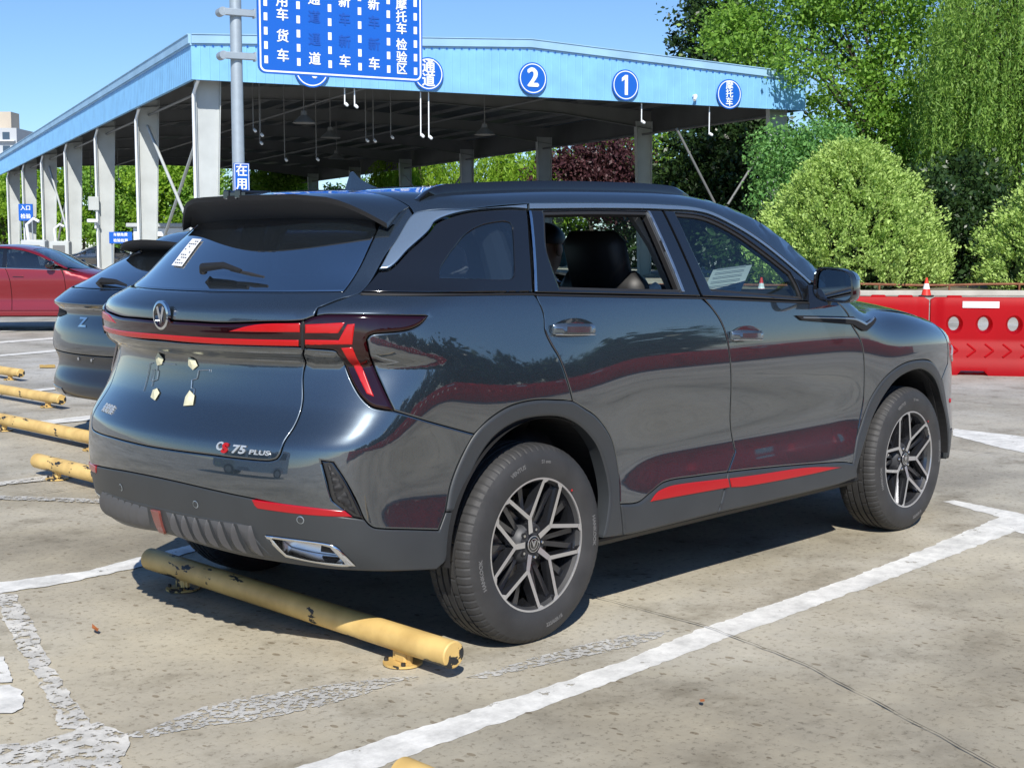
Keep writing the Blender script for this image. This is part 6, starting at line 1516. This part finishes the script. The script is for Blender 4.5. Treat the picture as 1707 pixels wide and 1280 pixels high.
# visible row at the right: unit ends at px 1549, foot line about 15.1 m away
brow = math.atan2(-_rt[1]*1-_fw[1]*.0, 1)  # placeholder, replaced below
ba = np.array(E((1549-853.5)/2304.88*15.3, 15.3)[:2]); bb = np.array(E((1760-853.5)/2304.88*15.0, 15.0)[:2]); bd = (bb-ba)/np.linalg.norm(bb-ba); brz = math.atan2(bd[1], bd[0])
for k, lb in ((0, 'red plastic barrier with round holes and white tape at the right edge'), (-1, 'red plastic barrier mostly hidden behind the SUV bonnet')):
    q = ba+bd*(.90+1.80*k); barrier((float(q[0]), float(q[1]), 0), brz, lb)
q = ba+bd*(.90+1.80); barrier((float(q[0]), float(q[1]), 0), brz, 'red barrier just outside the right edge, mirrored in the paint')
for ch in list(bars[1].children): bpy.data.objects.remove(ch)
# row opposite the SUV, behind the photographer: it shows only as a reflection in the doors
for k in range(11):
    barrier((-5+1.82*k, -7.0+.03*k, 0), R(180), 'red barrier of the row facing the SUV flank, seen mirrored in its doors', 'red barriers mirrored in the car doors')
# ------------------------------------------------------------ kerb, rail, cones
k0 = E(-12, 37.4); k1 = E(40, 37.4)
def fobj(name, mbuild, m, kind=None, smooth=False): o = mbuild.build(name, m, None, smooth); 
mb = MB(); c = E(17, 39.5); mb.box((0, 0, .06), (50, 6.5, .12), bev=.02); o = mb.build('planting_bed', mat('bed_soil', (.20, .17, .12), .95, noise=.3, nscale=3, bump=.3, bscale=30)); o.location = c; o.rotation_euler = (0, 0, YAW-math.pi/2); o['kind'] = 'structure'
o.location = E(24, 42.5)
mb = MB(); mb.box((0, 0, .075), (50, .35, .15), bev=.02); o = mb.build('kerb', M['concrete']); o.location = E(24, 39.1); o.rotation_euler = (0, 0, YAW-math.pi/2); o['kind'] = 'structure'
t = thing('pipe_rail', 'low rusty brown pipe rail along the planting bed', 'rail', E(14, 39.6), YAW-math.pi/2)
rust = mat('rusty_pipe', (.20, .075, .035), .7, noise=.3, nscale=6)
mb = MB(); mb.path([(-14+.9*k, 0, .30+.02*math.sin(k*1.3)) for k in range(32)], .035, 8); mb.build('rail_pipe', rust, t, smooth=True)
for k in range(14):
    mb = MB(); mb.tube((-13.5+2.0*k, 0, .05), (-13.5+2.0*k, 0, .30), .03, n=8); mb.build('rail_post', rust, t)
M['cone_red'] = mat('cone_red', (.70, .035, .02), .45)
def cone(loc, lb):
    t = thing('traffic_cone', lb, 'cone', loc, .3, 'red and white traffic cones')
    f = lambda p, q, h: (p, q, h)
    mb = MB(); mb.box((0, 0, .025), (.36, .36, .05), bev=.012); mb.build('cone_base', M['matte_black'], t)
    mb = MB(); mb.lathe([(.135, .05), (.094, .22)], f, 24); mb.lathe([(.060, .37), (.030, .50), (.028, .53), (.0, .53)], f, 24); mb.build('cone_body', M['cone_red'], t, smooth=35)
    mb = MB(); mb.lathe([(.095, .22), (.061, .37)], f, 24); mb.build('cone_band', M['white_tape'], t, smooth=35)
cone(E((1543-853.5)/2304.88*38.2, 38.2), 'red and white traffic cone by the kerb behind the barrier')
cone(E((1244-853.5)/2304.88*41.0, 38.6), 'traffic cone seen through the front side window of the SUV')
# ------------------------------------------------------------ blocks of flats far left
def flats():
    t = thing('apartment_block', 'distant beige block of flats behind the shed roof at far left', 'building', E(-112, 300), YAW-math.pi/2)
    wl = mat('flat_wall', (.50, .44, .36), .8, noise=.08, nscale=.3); wl2 = mat('flat_wall_grey', (.42, .45, .48), .8)
    mb = MB(); mb.box((0, 0, 13), (16, 12, 26)); mb.build('wall', wl2, t)
    mb = MB(); mb.box((3.2, 0, 27.2), (5.0, 5, 5.0)); mb.build('roof_room', wl, t)
    gm = mat('flat_glass', (.05, .08, .12), .1)
    for f in range(9):
        for k in range(5):
            mb = MB(); mb.box((-6.2+3.0*k, -6.02, 2+2.8*f), (1.5, .1, 1.5)); mb.build('window', gm, t)
        mb = MB(); mb.box((0, -6.5, .9+2.8*f), (15.6, .9, .14)); mb.build('balcony', M['sign_white'], t)
flats()
# small direction signs and pump-like inspection posts under the shed
def panel_sign(lat, dep, zc, w, h, label, rows):
    t = thing('direction_sign', label, 'sign', E(lat, dep), YAW-math.pi/2)
    mb = MB(); mb.box((0, 0, zc), (w, .06, h), bev=.01); mb.build('sign_panel', M['sign_blue'], t)
    for s_ in (-1, 1): mb = MB(); mb.tube((s_*w*.4, .06, 0), (s_*w*.4, .06, zc), .04, n=8); mb.build('sign_post', M['pole'], t)
    for k, r_ in enumerate(rows): flat_text(t, r_, h/len(rows)*.62, (0, -.04, zc+h*(.5-(k+.5)/len(rows))), M['sign_white'], .004)
panel_sign((205-853.5)/2304.88*60, 60, 1.75, 1.0, .50, 'small blue information sign above the blue crossover', ['车辆免费', '检验检测'])
panel_sign((49-853.5)/2304.88*92, 92, 3.6, .95, 1.1, 'far blue sign seen between the shed columns', ['入口', '检验'])
def booth(lat, dep, label):
    t = thing('inspection_booth', label, 'booth', E(lat, dep), YAW-math.pi/2)
    mb = MB(); mb.box((0, 0, 1.1), (3.4, 2.2, 2.2), bev=.03); mb.build('booth_wall', M['sign_white'], t)
    mb = MB(); mb.box((0, -1.12, 1.35), (2.5, .05, .95)); mb.build('booth_window', M['black'], t)
    mb = MB(); mb.box((0, 0, 2.3), (3.9, 2.7, .18), bev=.03); mb.build('booth_roof', M['white_steel'], t)
booth((300-853.5)/2304.88*62, 62, 'white booth under the shed behind the crossover roof')
def post(lat, dep, label):
    t = thing('inspection_console', label, 'console', E(lat, dep), YAW-math.pi/2)
    mb = MB(); mb.box((0, 0, .80), (.8, .5, 1.6), bev=.05); mb.build('console_cabinet', M['white_steel'], t, smooth=40)
    mb = MB(); mb.box((0, -.26, 1.25), (.5, .03, .35), bev=.01); mb.build('console_panel', M['rafter'], t)
    mb = MB(); mb.path([(-.2, 0, 1.55), (-.25, 0, 2.1), (0, -.05, 2.3), (.2, -.1, 2.2)], .05, 8); mb.build('console_hose', M['sign_white'], t, smooth=True)
post((62-853.5)/2304.88*46, 46, 'white inspection console behind the red car roof')
post((105-853.5)/2304.88*58, 58, 'grey inspection console between two shed columns')

def van():
    """white delivery van standing behind the SUV; it shows only as a reflection in the tailgate"""
    t = thing('delivery_van', 'white delivery van parked behind the photographer, mirrored in the tailgate', 'van', (-9.8, 2.6, 0), R(82))
    wp_ = car_paint('white_paint', (.62, .63, .64), 0., .4)
    prof = [(-2.4, .35), (2.3, .35), (2.45, .50), (2.45, .85), (2.25, 1.05), (1.75, 1.15), (1.15, 1.85), (.9, 1.98), (-2.2, 2.0), (-2.4, 1.85)]
    P = smooth_poly(prof, .1, 60); n = len(P); V = []
    for s_, ins in ((-1, .06), (-1, 0.), (1, 0.), (1, .06)):
        for x_, z_ in P: k = .80-ins-.09*max(z_-1.0, 0); c = (0, 1.1); V.append((x_*(1-.02*(ins > 0)), s_*k, z_-(.03 if ins and z_ > 1 else 0)))
    mb = MB(); mb.add(V, [(q*n+i, q*n+(i+1) % n, (q+1)*n+(i+1) % n, (q+1)*n+i) for q in range(3) for i in range(n)]+[tuple(range(n)), tuple(range(3*n, 4*n))[::-1]]); mb.build('van_body', wp_, t, smooth=35)
    for s_ in (-1, 1):
        for x0, x1 in ((.55, 1.35), (-.75, .35), (-2.1, -.95)):
            mb = MB(); f = lambda x_, z_: (x_, s_*(.803-.09*max(z_-1, 0)), z_)
            mb.add([f(x0, 1.15), f(x1, 1.15), f(x1-(.45 if x1 > 1 else .02), 1.75), f(x0, 1.75)], [(0, 1, 2, 3)]); mb.build('window', M['black'], t)
        for x_ in (-1.5, 1.45):
            mb = MB(); fn = lambda a, b, h, x_=x_, s_=s_: (x_+a, s_*(.70+h), .31+b)
            mb.lathe([(0, -.1), (.31, -.1), (.31, .09), (.21, .11), (.0, .11)], fn, 36); w_ = mb.build('wheel', M['tyre'], t, smooth=35)
            mb = MB(); mb.lathe([(0, .115), (.19, .115), (.20, .10)], fn, 36); mb.build('hub_cap', M['satin'], w_)
    mb = MB(); mb.add([(1.83, -.66, 1.14), (1.83, .66, 1.14), (1.22, .60, 1.80), (1.22, -.60, 1.80)], [(0, 1, 2, 3)]); mb.build('windscreen', M['black'], t)
van()
# ------------------------------------------------------------ vegetation
def leaf_mat(name, c0, c1, trans=.35, rough=.5):
    m = bpy.data.materials.new(name); m.use_nodes = True; nt = m.node_tree; L = nt.links.new; b = nt.nodes['Principled BSDF']; out = nt.nodes['Material Output']
    g = nt.nodes.new('ShaderNodeNewGeometry'); r = nt.nodes.new('ShaderNodeMix'); r.data_type = 'RGBA'
    r.inputs[6].default_value = (*c0, 1); r.inputs[7].default_value = (*c1, 1); L(g.outputs['Random Per Island'], r.inputs[0])
    L(r.outputs[2], b.inputs['Base Color']); b.inputs['Roughness'].default_value = rough; b.inputs['Specular IOR Level'].default_value = .35
    tl = nt.nodes.new('ShaderNodeBsdfTranslucent'); v = nt.nodes.new('ShaderNodeVectorMath'); v.operation = 'MULTIPLY'; v.inputs[1].default_value = (1.25, 1.3, .55); L(r.outputs[2], v.inputs[0]); L(v.outputs[0], tl.inputs[0])
    mx = nt.nodes.new('ShaderNodeMixShader'); mx.inputs[0].default_value = trans; L(b.outputs[0], mx.inputs[1]); L(tl.outputs[0], mx.inputs[2]); L(mx.outputs[0], out.inputs[0])
    return m
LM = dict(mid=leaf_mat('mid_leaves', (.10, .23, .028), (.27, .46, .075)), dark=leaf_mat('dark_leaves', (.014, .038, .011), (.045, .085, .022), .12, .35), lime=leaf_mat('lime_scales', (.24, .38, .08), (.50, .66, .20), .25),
          bright=leaf_mat('bright_leaves', (.15, .30, .025), (.36, .54, .06), .45), willow=leaf_mat('willow_leaves', (.12, .25, .045), (.33, .50, .11), .4), teal=leaf_mat('blue_green_leaves', (.09, .24, .065), (.22, .43, .12), .3),
          purple=leaf_mat('purple_leaves', (.035, .012, .016), (.11, .045, .05), .2))
M['bark'] = mat('bark', (.06, .05, .04), .9, noise=.3, nscale=6, bump=.5, bscale=20)
def fast_mesh(name, V, F4, m, parent):
    me = bpy.data.meshes.new(name); n = len(V); k = len(F4)
    me.vertices.add(n); me.vertices.foreach_set('co', V.astype(np.float32).ravel())
    w = F4.shape[1]; me.loops.add(k*w); me.loops.foreach_set('vertex_index', F4.astype(np.int32).ravel())
    me.polygons.add(k); me.polygons.foreach_set('loop_start', np.arange(0, k*w, w, dtype=np.int32)); me.polygons.foreach_set('loop_total', np.full(k, w, dtype=np.int32))
    me.materials.append(m); me.update(calc_edges=True); me.validate()
    o = bpy.data.objects.new(name, me); COL.objects.link(o); o.parent = parent; return o
def leaves(C, size, rs, aspect=.5, droop=0., out=None, jit=.35):
    """one kinked leaf per centre"""
    n = len(C); d = rs.normal(0, 1, (n, 3))
    if out is not None: d = d*.8+out*1.0
    d[:, 2] -= droop; d /= np.linalg.norm(d, axis=1, keepdims=True)
    q = rs.normal(0, 1, (n, 3)); w = np.cross(d, q); w /= np.linalg.norm(w, axis=1, keepdims=True)
    s = (size*(1+jit*rs.normal(0, 1, n)).clip(.4, 2))[:, None]
    nn = np.cross(d, w)
    V = np.stack([C-d*s*.5, C+w*s*aspect*.5+nn*s*.08, C+d*s*.5, C-w*s*aspect*.5+nn*s*.08], 1).reshape(-1, 3)
    return V, np.arange(4*n).reshape(n, 4)
def crown(lobes, n, size, rs, clump=.5, fill=.25, per=26, aspect=.55, droop=.1, spread=.9):
    """lobes: (x,y,z,rx,ry,rz). leaves gathered in clumps around the lobes"""
    vol = np.array([l[3]*l[4]*l[5] for l in lobes])**.67; vol /= vol.sum(); Cs = []; Os = []
    for l, v in zip(lobes, vol):
        k = max(4, int(n*v/per)); d = rs.normal(0, 1, (k, 3)); d /= np.linalg.norm(d, axis=1, keepdims=True)
        r = np.where(rs.random(k) < fill, rs.random(k)**.5, 1+.13*rs.normal(0, 1, k))
        cc = np.array(l[:3])+d*r[:, None]*np.array(l[3:6])
        cs = clump*(.6+.8*rs.random(k))
        off = rs.normal(0, 1, (k, per, 3))*cs[:, None, None]*np.array([.55, .55, .38])
        Cs.append((cc[:, None]+off).reshape(-1, 3)); Os.append(np.repeat(d, per, 0))
    C = np.concatenate(Cs); O = np.concatenate(Os); C[:, 2] = np.maximum(C[:, 2], .05)
    return leaves(C, size, rs, aspect, droop, O*.5)
def limbs(mb, base, h, tips, r0, rs):
    top = Vector((base[0]+.2*rs.normal(), base[1]+.2*rs.normal(), h*.55))
    mb.path([base, (base[0]+.1*rs.normal(), base[1]+.1*rs.normal(), h*.25), top], [r0, r0*.75, r0*.5], 10)
    for tp_ in tips:
        u = .35+.6*rs.random(); st = Vector(base).lerp(top, u); e = Vector(tp_); m_ = st.lerp(e, .5)+Vector((.2*rs.normal(), .2*rs.normal(), .25))
        mb.path([st, m_, e], [r0*.38, r0*.22, r0*.06], 7)
def tree(label, cat, loc, lobes, n, size, m, group=None, clump=.5, fill=.25, trunk=.18, seed=1, name='tree', per=26, aspect=.55, droop=.1):
    rs = np.random.default_rng(seed); t = thing(name, label, cat, loc, 0, group)
    V, F4 = crown(lobes, n, size, rs, clump, fill, per, aspect, droop); fast_mesh('crown', V, F4, LM[m], t)
    mb = MB(); h = max(l[2]+l[5]*.5 for l in lobes); limbs(mb, (0, 0, 0), h, [(l[0]+.3*rs.normal()*l[3], l[1]+.3*rs.normal()*l[4], l[2]+.2*l[5]) for l in lobes for _ in range(2)], trunk, rs)
    mb.build('trunk', M['bark'], t, smooth=True)
    return t
def lobes_random(rs, w, h0, h1, n, r=.38):
    out = []
    for i in range(n):
        z_ = h0+(h1-h0)*rs.random(); f = math.sin(math.pi*min(max((z_-h0)/(h1-h0)*.85+.12, 0), 1))**.6; a = 2*math.pi*rs.random(); d = w*(1-r)*f*rs.random()**.5
        rr_ = w*r*(.7+.5*rs.random()); out.append((d*math.cos(a), d*math.sin(a), z_, rr_, rr_, rr_*.8))
    return out
def px(x_, dep): return (x_-853.5)/2304.88*dep
# light green conifer shrubs
def conifer(label, x_, dep, w, h, n, seed):
    rs = np.random.default_rng(seed); t = thing('conifer_shrub', label, 'shrub', E(px(x_, dep), dep), 0, 'light green conifer shrubs in the bed')
    k = n//46; z_ = rs.random(k)**.85; a = 2*math.pi*rs.random(k)
    lump = 1+.13*np.sin(3*a+2+2*z_)+.10*np.sin(5*a+9*z_)+.07*np.sin(11*a-6*z_)+.11*rs.normal(0, 1, k)
    rad = w*np.clip(1-(np.abs(z_-.22)/.80)**1.7, .0, 1)**.75*lump*np.where(rs.random(k) < .15, .75, 1)
    hole = np.sin(7*a+3*np.sin(9*z_)+seed)*np.sin(13*z_+2*a); rad = rad*np.where(hole < -.62, .80, 1+.05*(hole > .6))
    cc = np.stack([rad*np.cos(a), rad*np.sin(a), .15+z_*h], 1); out = np.stack([np.cos(a), np.sin(a), .9*np.ones(k)], 1)
    off = rs.normal(0, 1, (k, 46, 3))*.080*(.6+.8*rs.random((k, 1, 1)))+(out*[1, 1, 1.6])[:, None]*(rs.random((k, 46, 1))*.20*(.3+rs.random((k, 1, 1))))
    C = (cc[:, None]+off).reshape(-1, 3); C[:, 2] = np.maximum(C[:, 2], .03)
    V, F4 = leaves(C, .10, rs, .5, 0, np.repeat(out, 46, 0)*1.1); fast_mesh('crown', V, F4, LM['lime'], t)
    mb = MB(); mb.path([(0, 0, 0), (.05, 0, h*.5), (0, .05, h*.9)], [.10, .07, .02], 8); mb.build('trunk', M['bark'], t)
    # inner mass of shaded twigs so the shrub is not hollow
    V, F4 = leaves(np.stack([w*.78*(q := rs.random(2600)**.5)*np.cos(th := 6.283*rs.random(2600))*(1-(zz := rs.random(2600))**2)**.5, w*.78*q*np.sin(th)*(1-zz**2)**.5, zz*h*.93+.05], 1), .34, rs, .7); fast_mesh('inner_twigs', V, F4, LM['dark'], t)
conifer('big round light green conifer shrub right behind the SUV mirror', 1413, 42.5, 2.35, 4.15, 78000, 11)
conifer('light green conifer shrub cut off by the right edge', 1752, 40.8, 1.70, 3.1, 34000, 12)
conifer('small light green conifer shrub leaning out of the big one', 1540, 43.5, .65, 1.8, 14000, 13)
# mid green tree over the shed end
rs = np.random.default_rng(5)
W = lambda x_, y_, dep, r_: ((px(x_, dep)), dep, 1.40+(410-y_)/2304.88*dep, r_)
def lob(list_, lat0, dep0):
    """(px, py, depth, radius) -> lobes in the tree's own axes"""
    out = []; c = np.array(E(lat0, dep0)[:2])
    for (x_, y_, d_, r_) in list_:
        q = np.array(E(px(x_, d_), d_)[:2])-c; out.append((q[0], q[1], 1.40+(410-y_)/2304.88*d_, r_, r_, r_*.85))
    return out
tree('tall mid green tree hanging over the right end of the shed', 'tree', E(px(1465, 57), 57), lob([(1240, 90, 57, 1.5), (1290, 30, 58, 1.9), (1350, -30, 57, 2.2), (1430, 40, 58, 2.3), (1500, 10, 57, 2.0), (1500, 130, 57, 1.9), (1420, 170, 56.5, 1.7), (1330, 110, 54.0, 1.0), (1540, 220, 57, 1.6), (1450, 240, 57, 1.8), (1390, 290, 56, 1.5), (1520, 300, 57, 1.6), (1210, 60, 58, 1.1), (1290, -80, 58, 2.0), (1450, -80, 58, 2.2)], px(1465, 57), 57),
     62000, .17, 'mid', None, .55, .22, .22, 21, per=28)
tree('blue green bushy tree below the shed corner', 'tree', E(px(1330, 52), 52), lob([(1320, 290, 52, 1.3), (1290, 250, 52, .9), (1370, 250, 52, 1.1), (1310, 340, 52, 1.3), (1400, 300, 52, 1.0)], px(1330, 52), 52), 20000, .13, 'teal', None, .4, .25, .10, 22)
tree('dark glossy evergreen tree behind the right end of the shed', 'tree', E(px(1200, 72), 72), lob([(1165, 60, 72, 1.6), (1200, 20, 72, 1.8), (1230, 90, 72, 1.8), (1170, 130, 72, 1.6), (1190, 250, 71, 2.4), (1150, 290, 70, 2.2), (1250, 250, 71, 2.2), (1260, 330, 70, 2.2), (1180, 340, 70, 2.4), (1110, 340, 71, 1.8), (1220, 180, 72, 2.2)], px(1200, 72), 72), 42000, .26, 'dark', None, .6, .35, .22, 23)
tree('dark evergreen shrubs in shade behind the conifer', 'shrub', E(px(1570, 48), 48), lob([(1530, 350, 48, 1.3), (1590, 380, 48, 1.5), (1650, 380, 48, 1.5), (1560, 440, 47.5, 1.3), (1630, 450, 47.5, 1.4), (1700, 430, 48, 1.5), (1600, 320, 49, 1.4), (1260, 420, 50, 1.6), (1480, 420, 48, 1.3)], px(1570, 48), 48), 36000, .18, 'dark', None, .5, .4, .12, 24)
tree('dark green shrub leaning beside the big conifer', 'shrub', E(px(1555, 46), 46), lob([(1540, 330, 46, .8), (1570, 370, 46, .9), (1530, 400, 45.5, .8)], px(1555, 46), 46), 9000, .15, 'dark', None, .35, .3, .06, 25)
# weeping willow
def willow(label, x_, dep, w, h, ns, seed, leaf=.17, m='willow'):
    rs = np.random.default_rng(seed); t = thing('willow_tree', label, 'tree', E(px(x_, dep), dep), 0); Cs = []; mb = MB()
    mb.path([(0, 0, 0), (.15, .1, h*.3), (-.1, 0, h*.6), (0, 0, h*.9)], [.26, .22, .15, .05], 10)
    for i in range(ns):
        a = 6.283*rs.random(); r1 = w*rs.random()**.6; z0 = h*(.50+.5*rs.random()*(1-.55*(r1/w)**2)); r0 = r1*.72
        L_ = min(z0-.6, h*(.16+.42*rs.random())); k = int(L_/.085)+3; u = np.linspace(0, 1, k)
        rad = r0+(r1-r0)*np.sin(np.minimum(u*2.5, 1)*1.57); x__ = rad*np.cos(a)+.12*np.sin(4*u+i); y__ = rad*np.sin(a)+.12*np.cos(3*u+i); z__ = z0-L_*u**1.15
        Cs.append(np.stack([x__, y__, z__], 1)+rs.normal(0, .05, (k, 3)))
        if i % 14 == 0: mb.path([(0, 0, z0*.6), (r0*.5*math.cos(a), r0*.5*math.sin(a), z0*.95), (r0*math.cos(a), r0*math.sin(a), z0)], [.07, .05, .02], 6)
    C = np.concatenate(Cs); V, F4 = leaves(C, leaf, rs, .26, 1.6); fast_mesh('crown', V, F4, LM[m], t); mb.build('trunk', M['bark'], t, smooth=True)
willow('weeping willow filling the right edge of the picture', 1685, 52, 3.8, 14.5, 1500, 31)
willow('second weeping willow further back on the right', 1600, 60, 3.0, 13.0, 700, 33, .2)
# trees beyond the shed, seen below its roof
rs = np.random.default_rng(9)
kinds = ['bright', 'mid', 'bright', 'bright']
names = ['at the far left edge', 'next to the far blue sign', 'behind the second column', 'behind the third column', 'between third and fourth columns', 'behind the wall cabinet', 'behind the fifth column', 'above the white booth', 'left of the sign pole', 'behind the sign pole']
for i in range(10):
    x_ = -30+43*i; dep = 136-1.0*i+3*rs.random()
    tree('bright leafy tree beyond the shed, '+names[i], 'tree', E(px(x_, dep), dep), lobes_random(rs, 3.8, 1.6, 8.8, 10), 8500, .34, kinds[i % 4], 'bright trees beyond the shed', .8, .3, .16, 100+i)
for i, (x_, lb) in enumerate(((395, 'straight behind the sign pole'), (432, 'just right of the small vertical sign'), (480, 'in the dark gap right of the sign pole'), (560, 'behind the roof antenna'), (640, 'left of the first rear column'))):
    dep = 122-3*i; tree('green tree beyond the shed '+lb, 'tree', E(px(x_, dep), dep), lobes_random(rs, 3.4, 1.6, 7.6, 9), 8000, .32, 'mid', 'green trees beyond the shed', .8, .3, .16, 120+i)
willow('pale green willow beyond the shed, above the roof rail', 700, 98, 4.2, 9.5, 500, 41, .32, 'bright')
willow('pale green willow beyond the shed, right of the roof rail start', 830, 92, 3.4, 9.0, 420, 42, .30, 'bright')
tree('purple leaved shrub behind the shed columns', 'shrub', E(px(990, 84), 84), lob([(960, 275, 84, 1.5), (1010, 265, 84, 1.6), (1050, 285, 83, 1.5), (930, 300, 84, 1.4), (1000, 320, 84, 2.), (1070, 330, 83, 1.8)], px(990, 84), 84), 14000, .24, 'purple', None, .6, .3, .1, 51)
tree('green tree beyond the purple shrub', 'tree', E(px(1040, 92), 92), lob([(1000, 230, 92, 2.0), (1060, 240, 92, 2.0), (1090, 290, 90, 2.0), (900, 300, 92, 2.2), (960, 330, 92, 2.2)], px(1040, 92), 92), 12000, .28, 'bright', None, .7, .3, .16, 52)
tree('dark hedge tree behind the SUV roof', 'tree', E(px(900, 98), 98), lob([(560, 380, 104, 3.0), (680, 380, 102, 3.0), (800, 370, 100, 3.0), (920, 350, 96, 3.0), (1030, 380, 92, 3.0), (1130, 400, 84, 3.0)], px(900, 98), 98), 14000, .40, 'dark', None, .9, .4, .16, 53)
# greenery behind the photographer, visible only as reflections in the paint
rs = np.random.default_rng(77)
for i in range(14):
    tree('roadside tree behind the photographer, mirrored in the doors', 'tree', (-14+3.4*i, -23-1.5*rs.random(), 0), lobes_random(rs, 2.4, .8, 3.6, 8), 3000, .42, 'dark', 'roadside trees mirrored in the car doors', .8, .4, .14, 200+i)
main_car()
driver(None)
cross_car()
q = E(-9.25, 23.4)
sedan('red_sedan', 'shiny red sedan parked beyond the bays at the left edge', M['paint_red'], (q[0], q[1], 0), YAW-math.pi/2+R(2))
M['paint_black'] = car_paint('black_paint', (.012, .013, .015), .2, .4)
q = E(px(205, 66), 66.)
dk = sedan('parked_sedan', 'dark sedan parked in the shade between the second and third shed columns', M['paint_black'], (q[0], q[1], 0), YAW-math.pi/2+R(200), group='dark cars parked under the shed')
for (x_, d_, lb, r_) in ((300, 78, 'dark sedan parked under the shed just left of the booth', 195), (95, 88, 'dark sedan far under the shed behind the second console', 185)):
    c = copy_tree(dk); q = E(px(x_, d_), d_); c.location = (q[0], q[1], 0); c.rotation_euler = (0, 0, YAW-math.pi/2+R(r_)); tag(c, lb, 'car', 'dark cars parked under the shed')
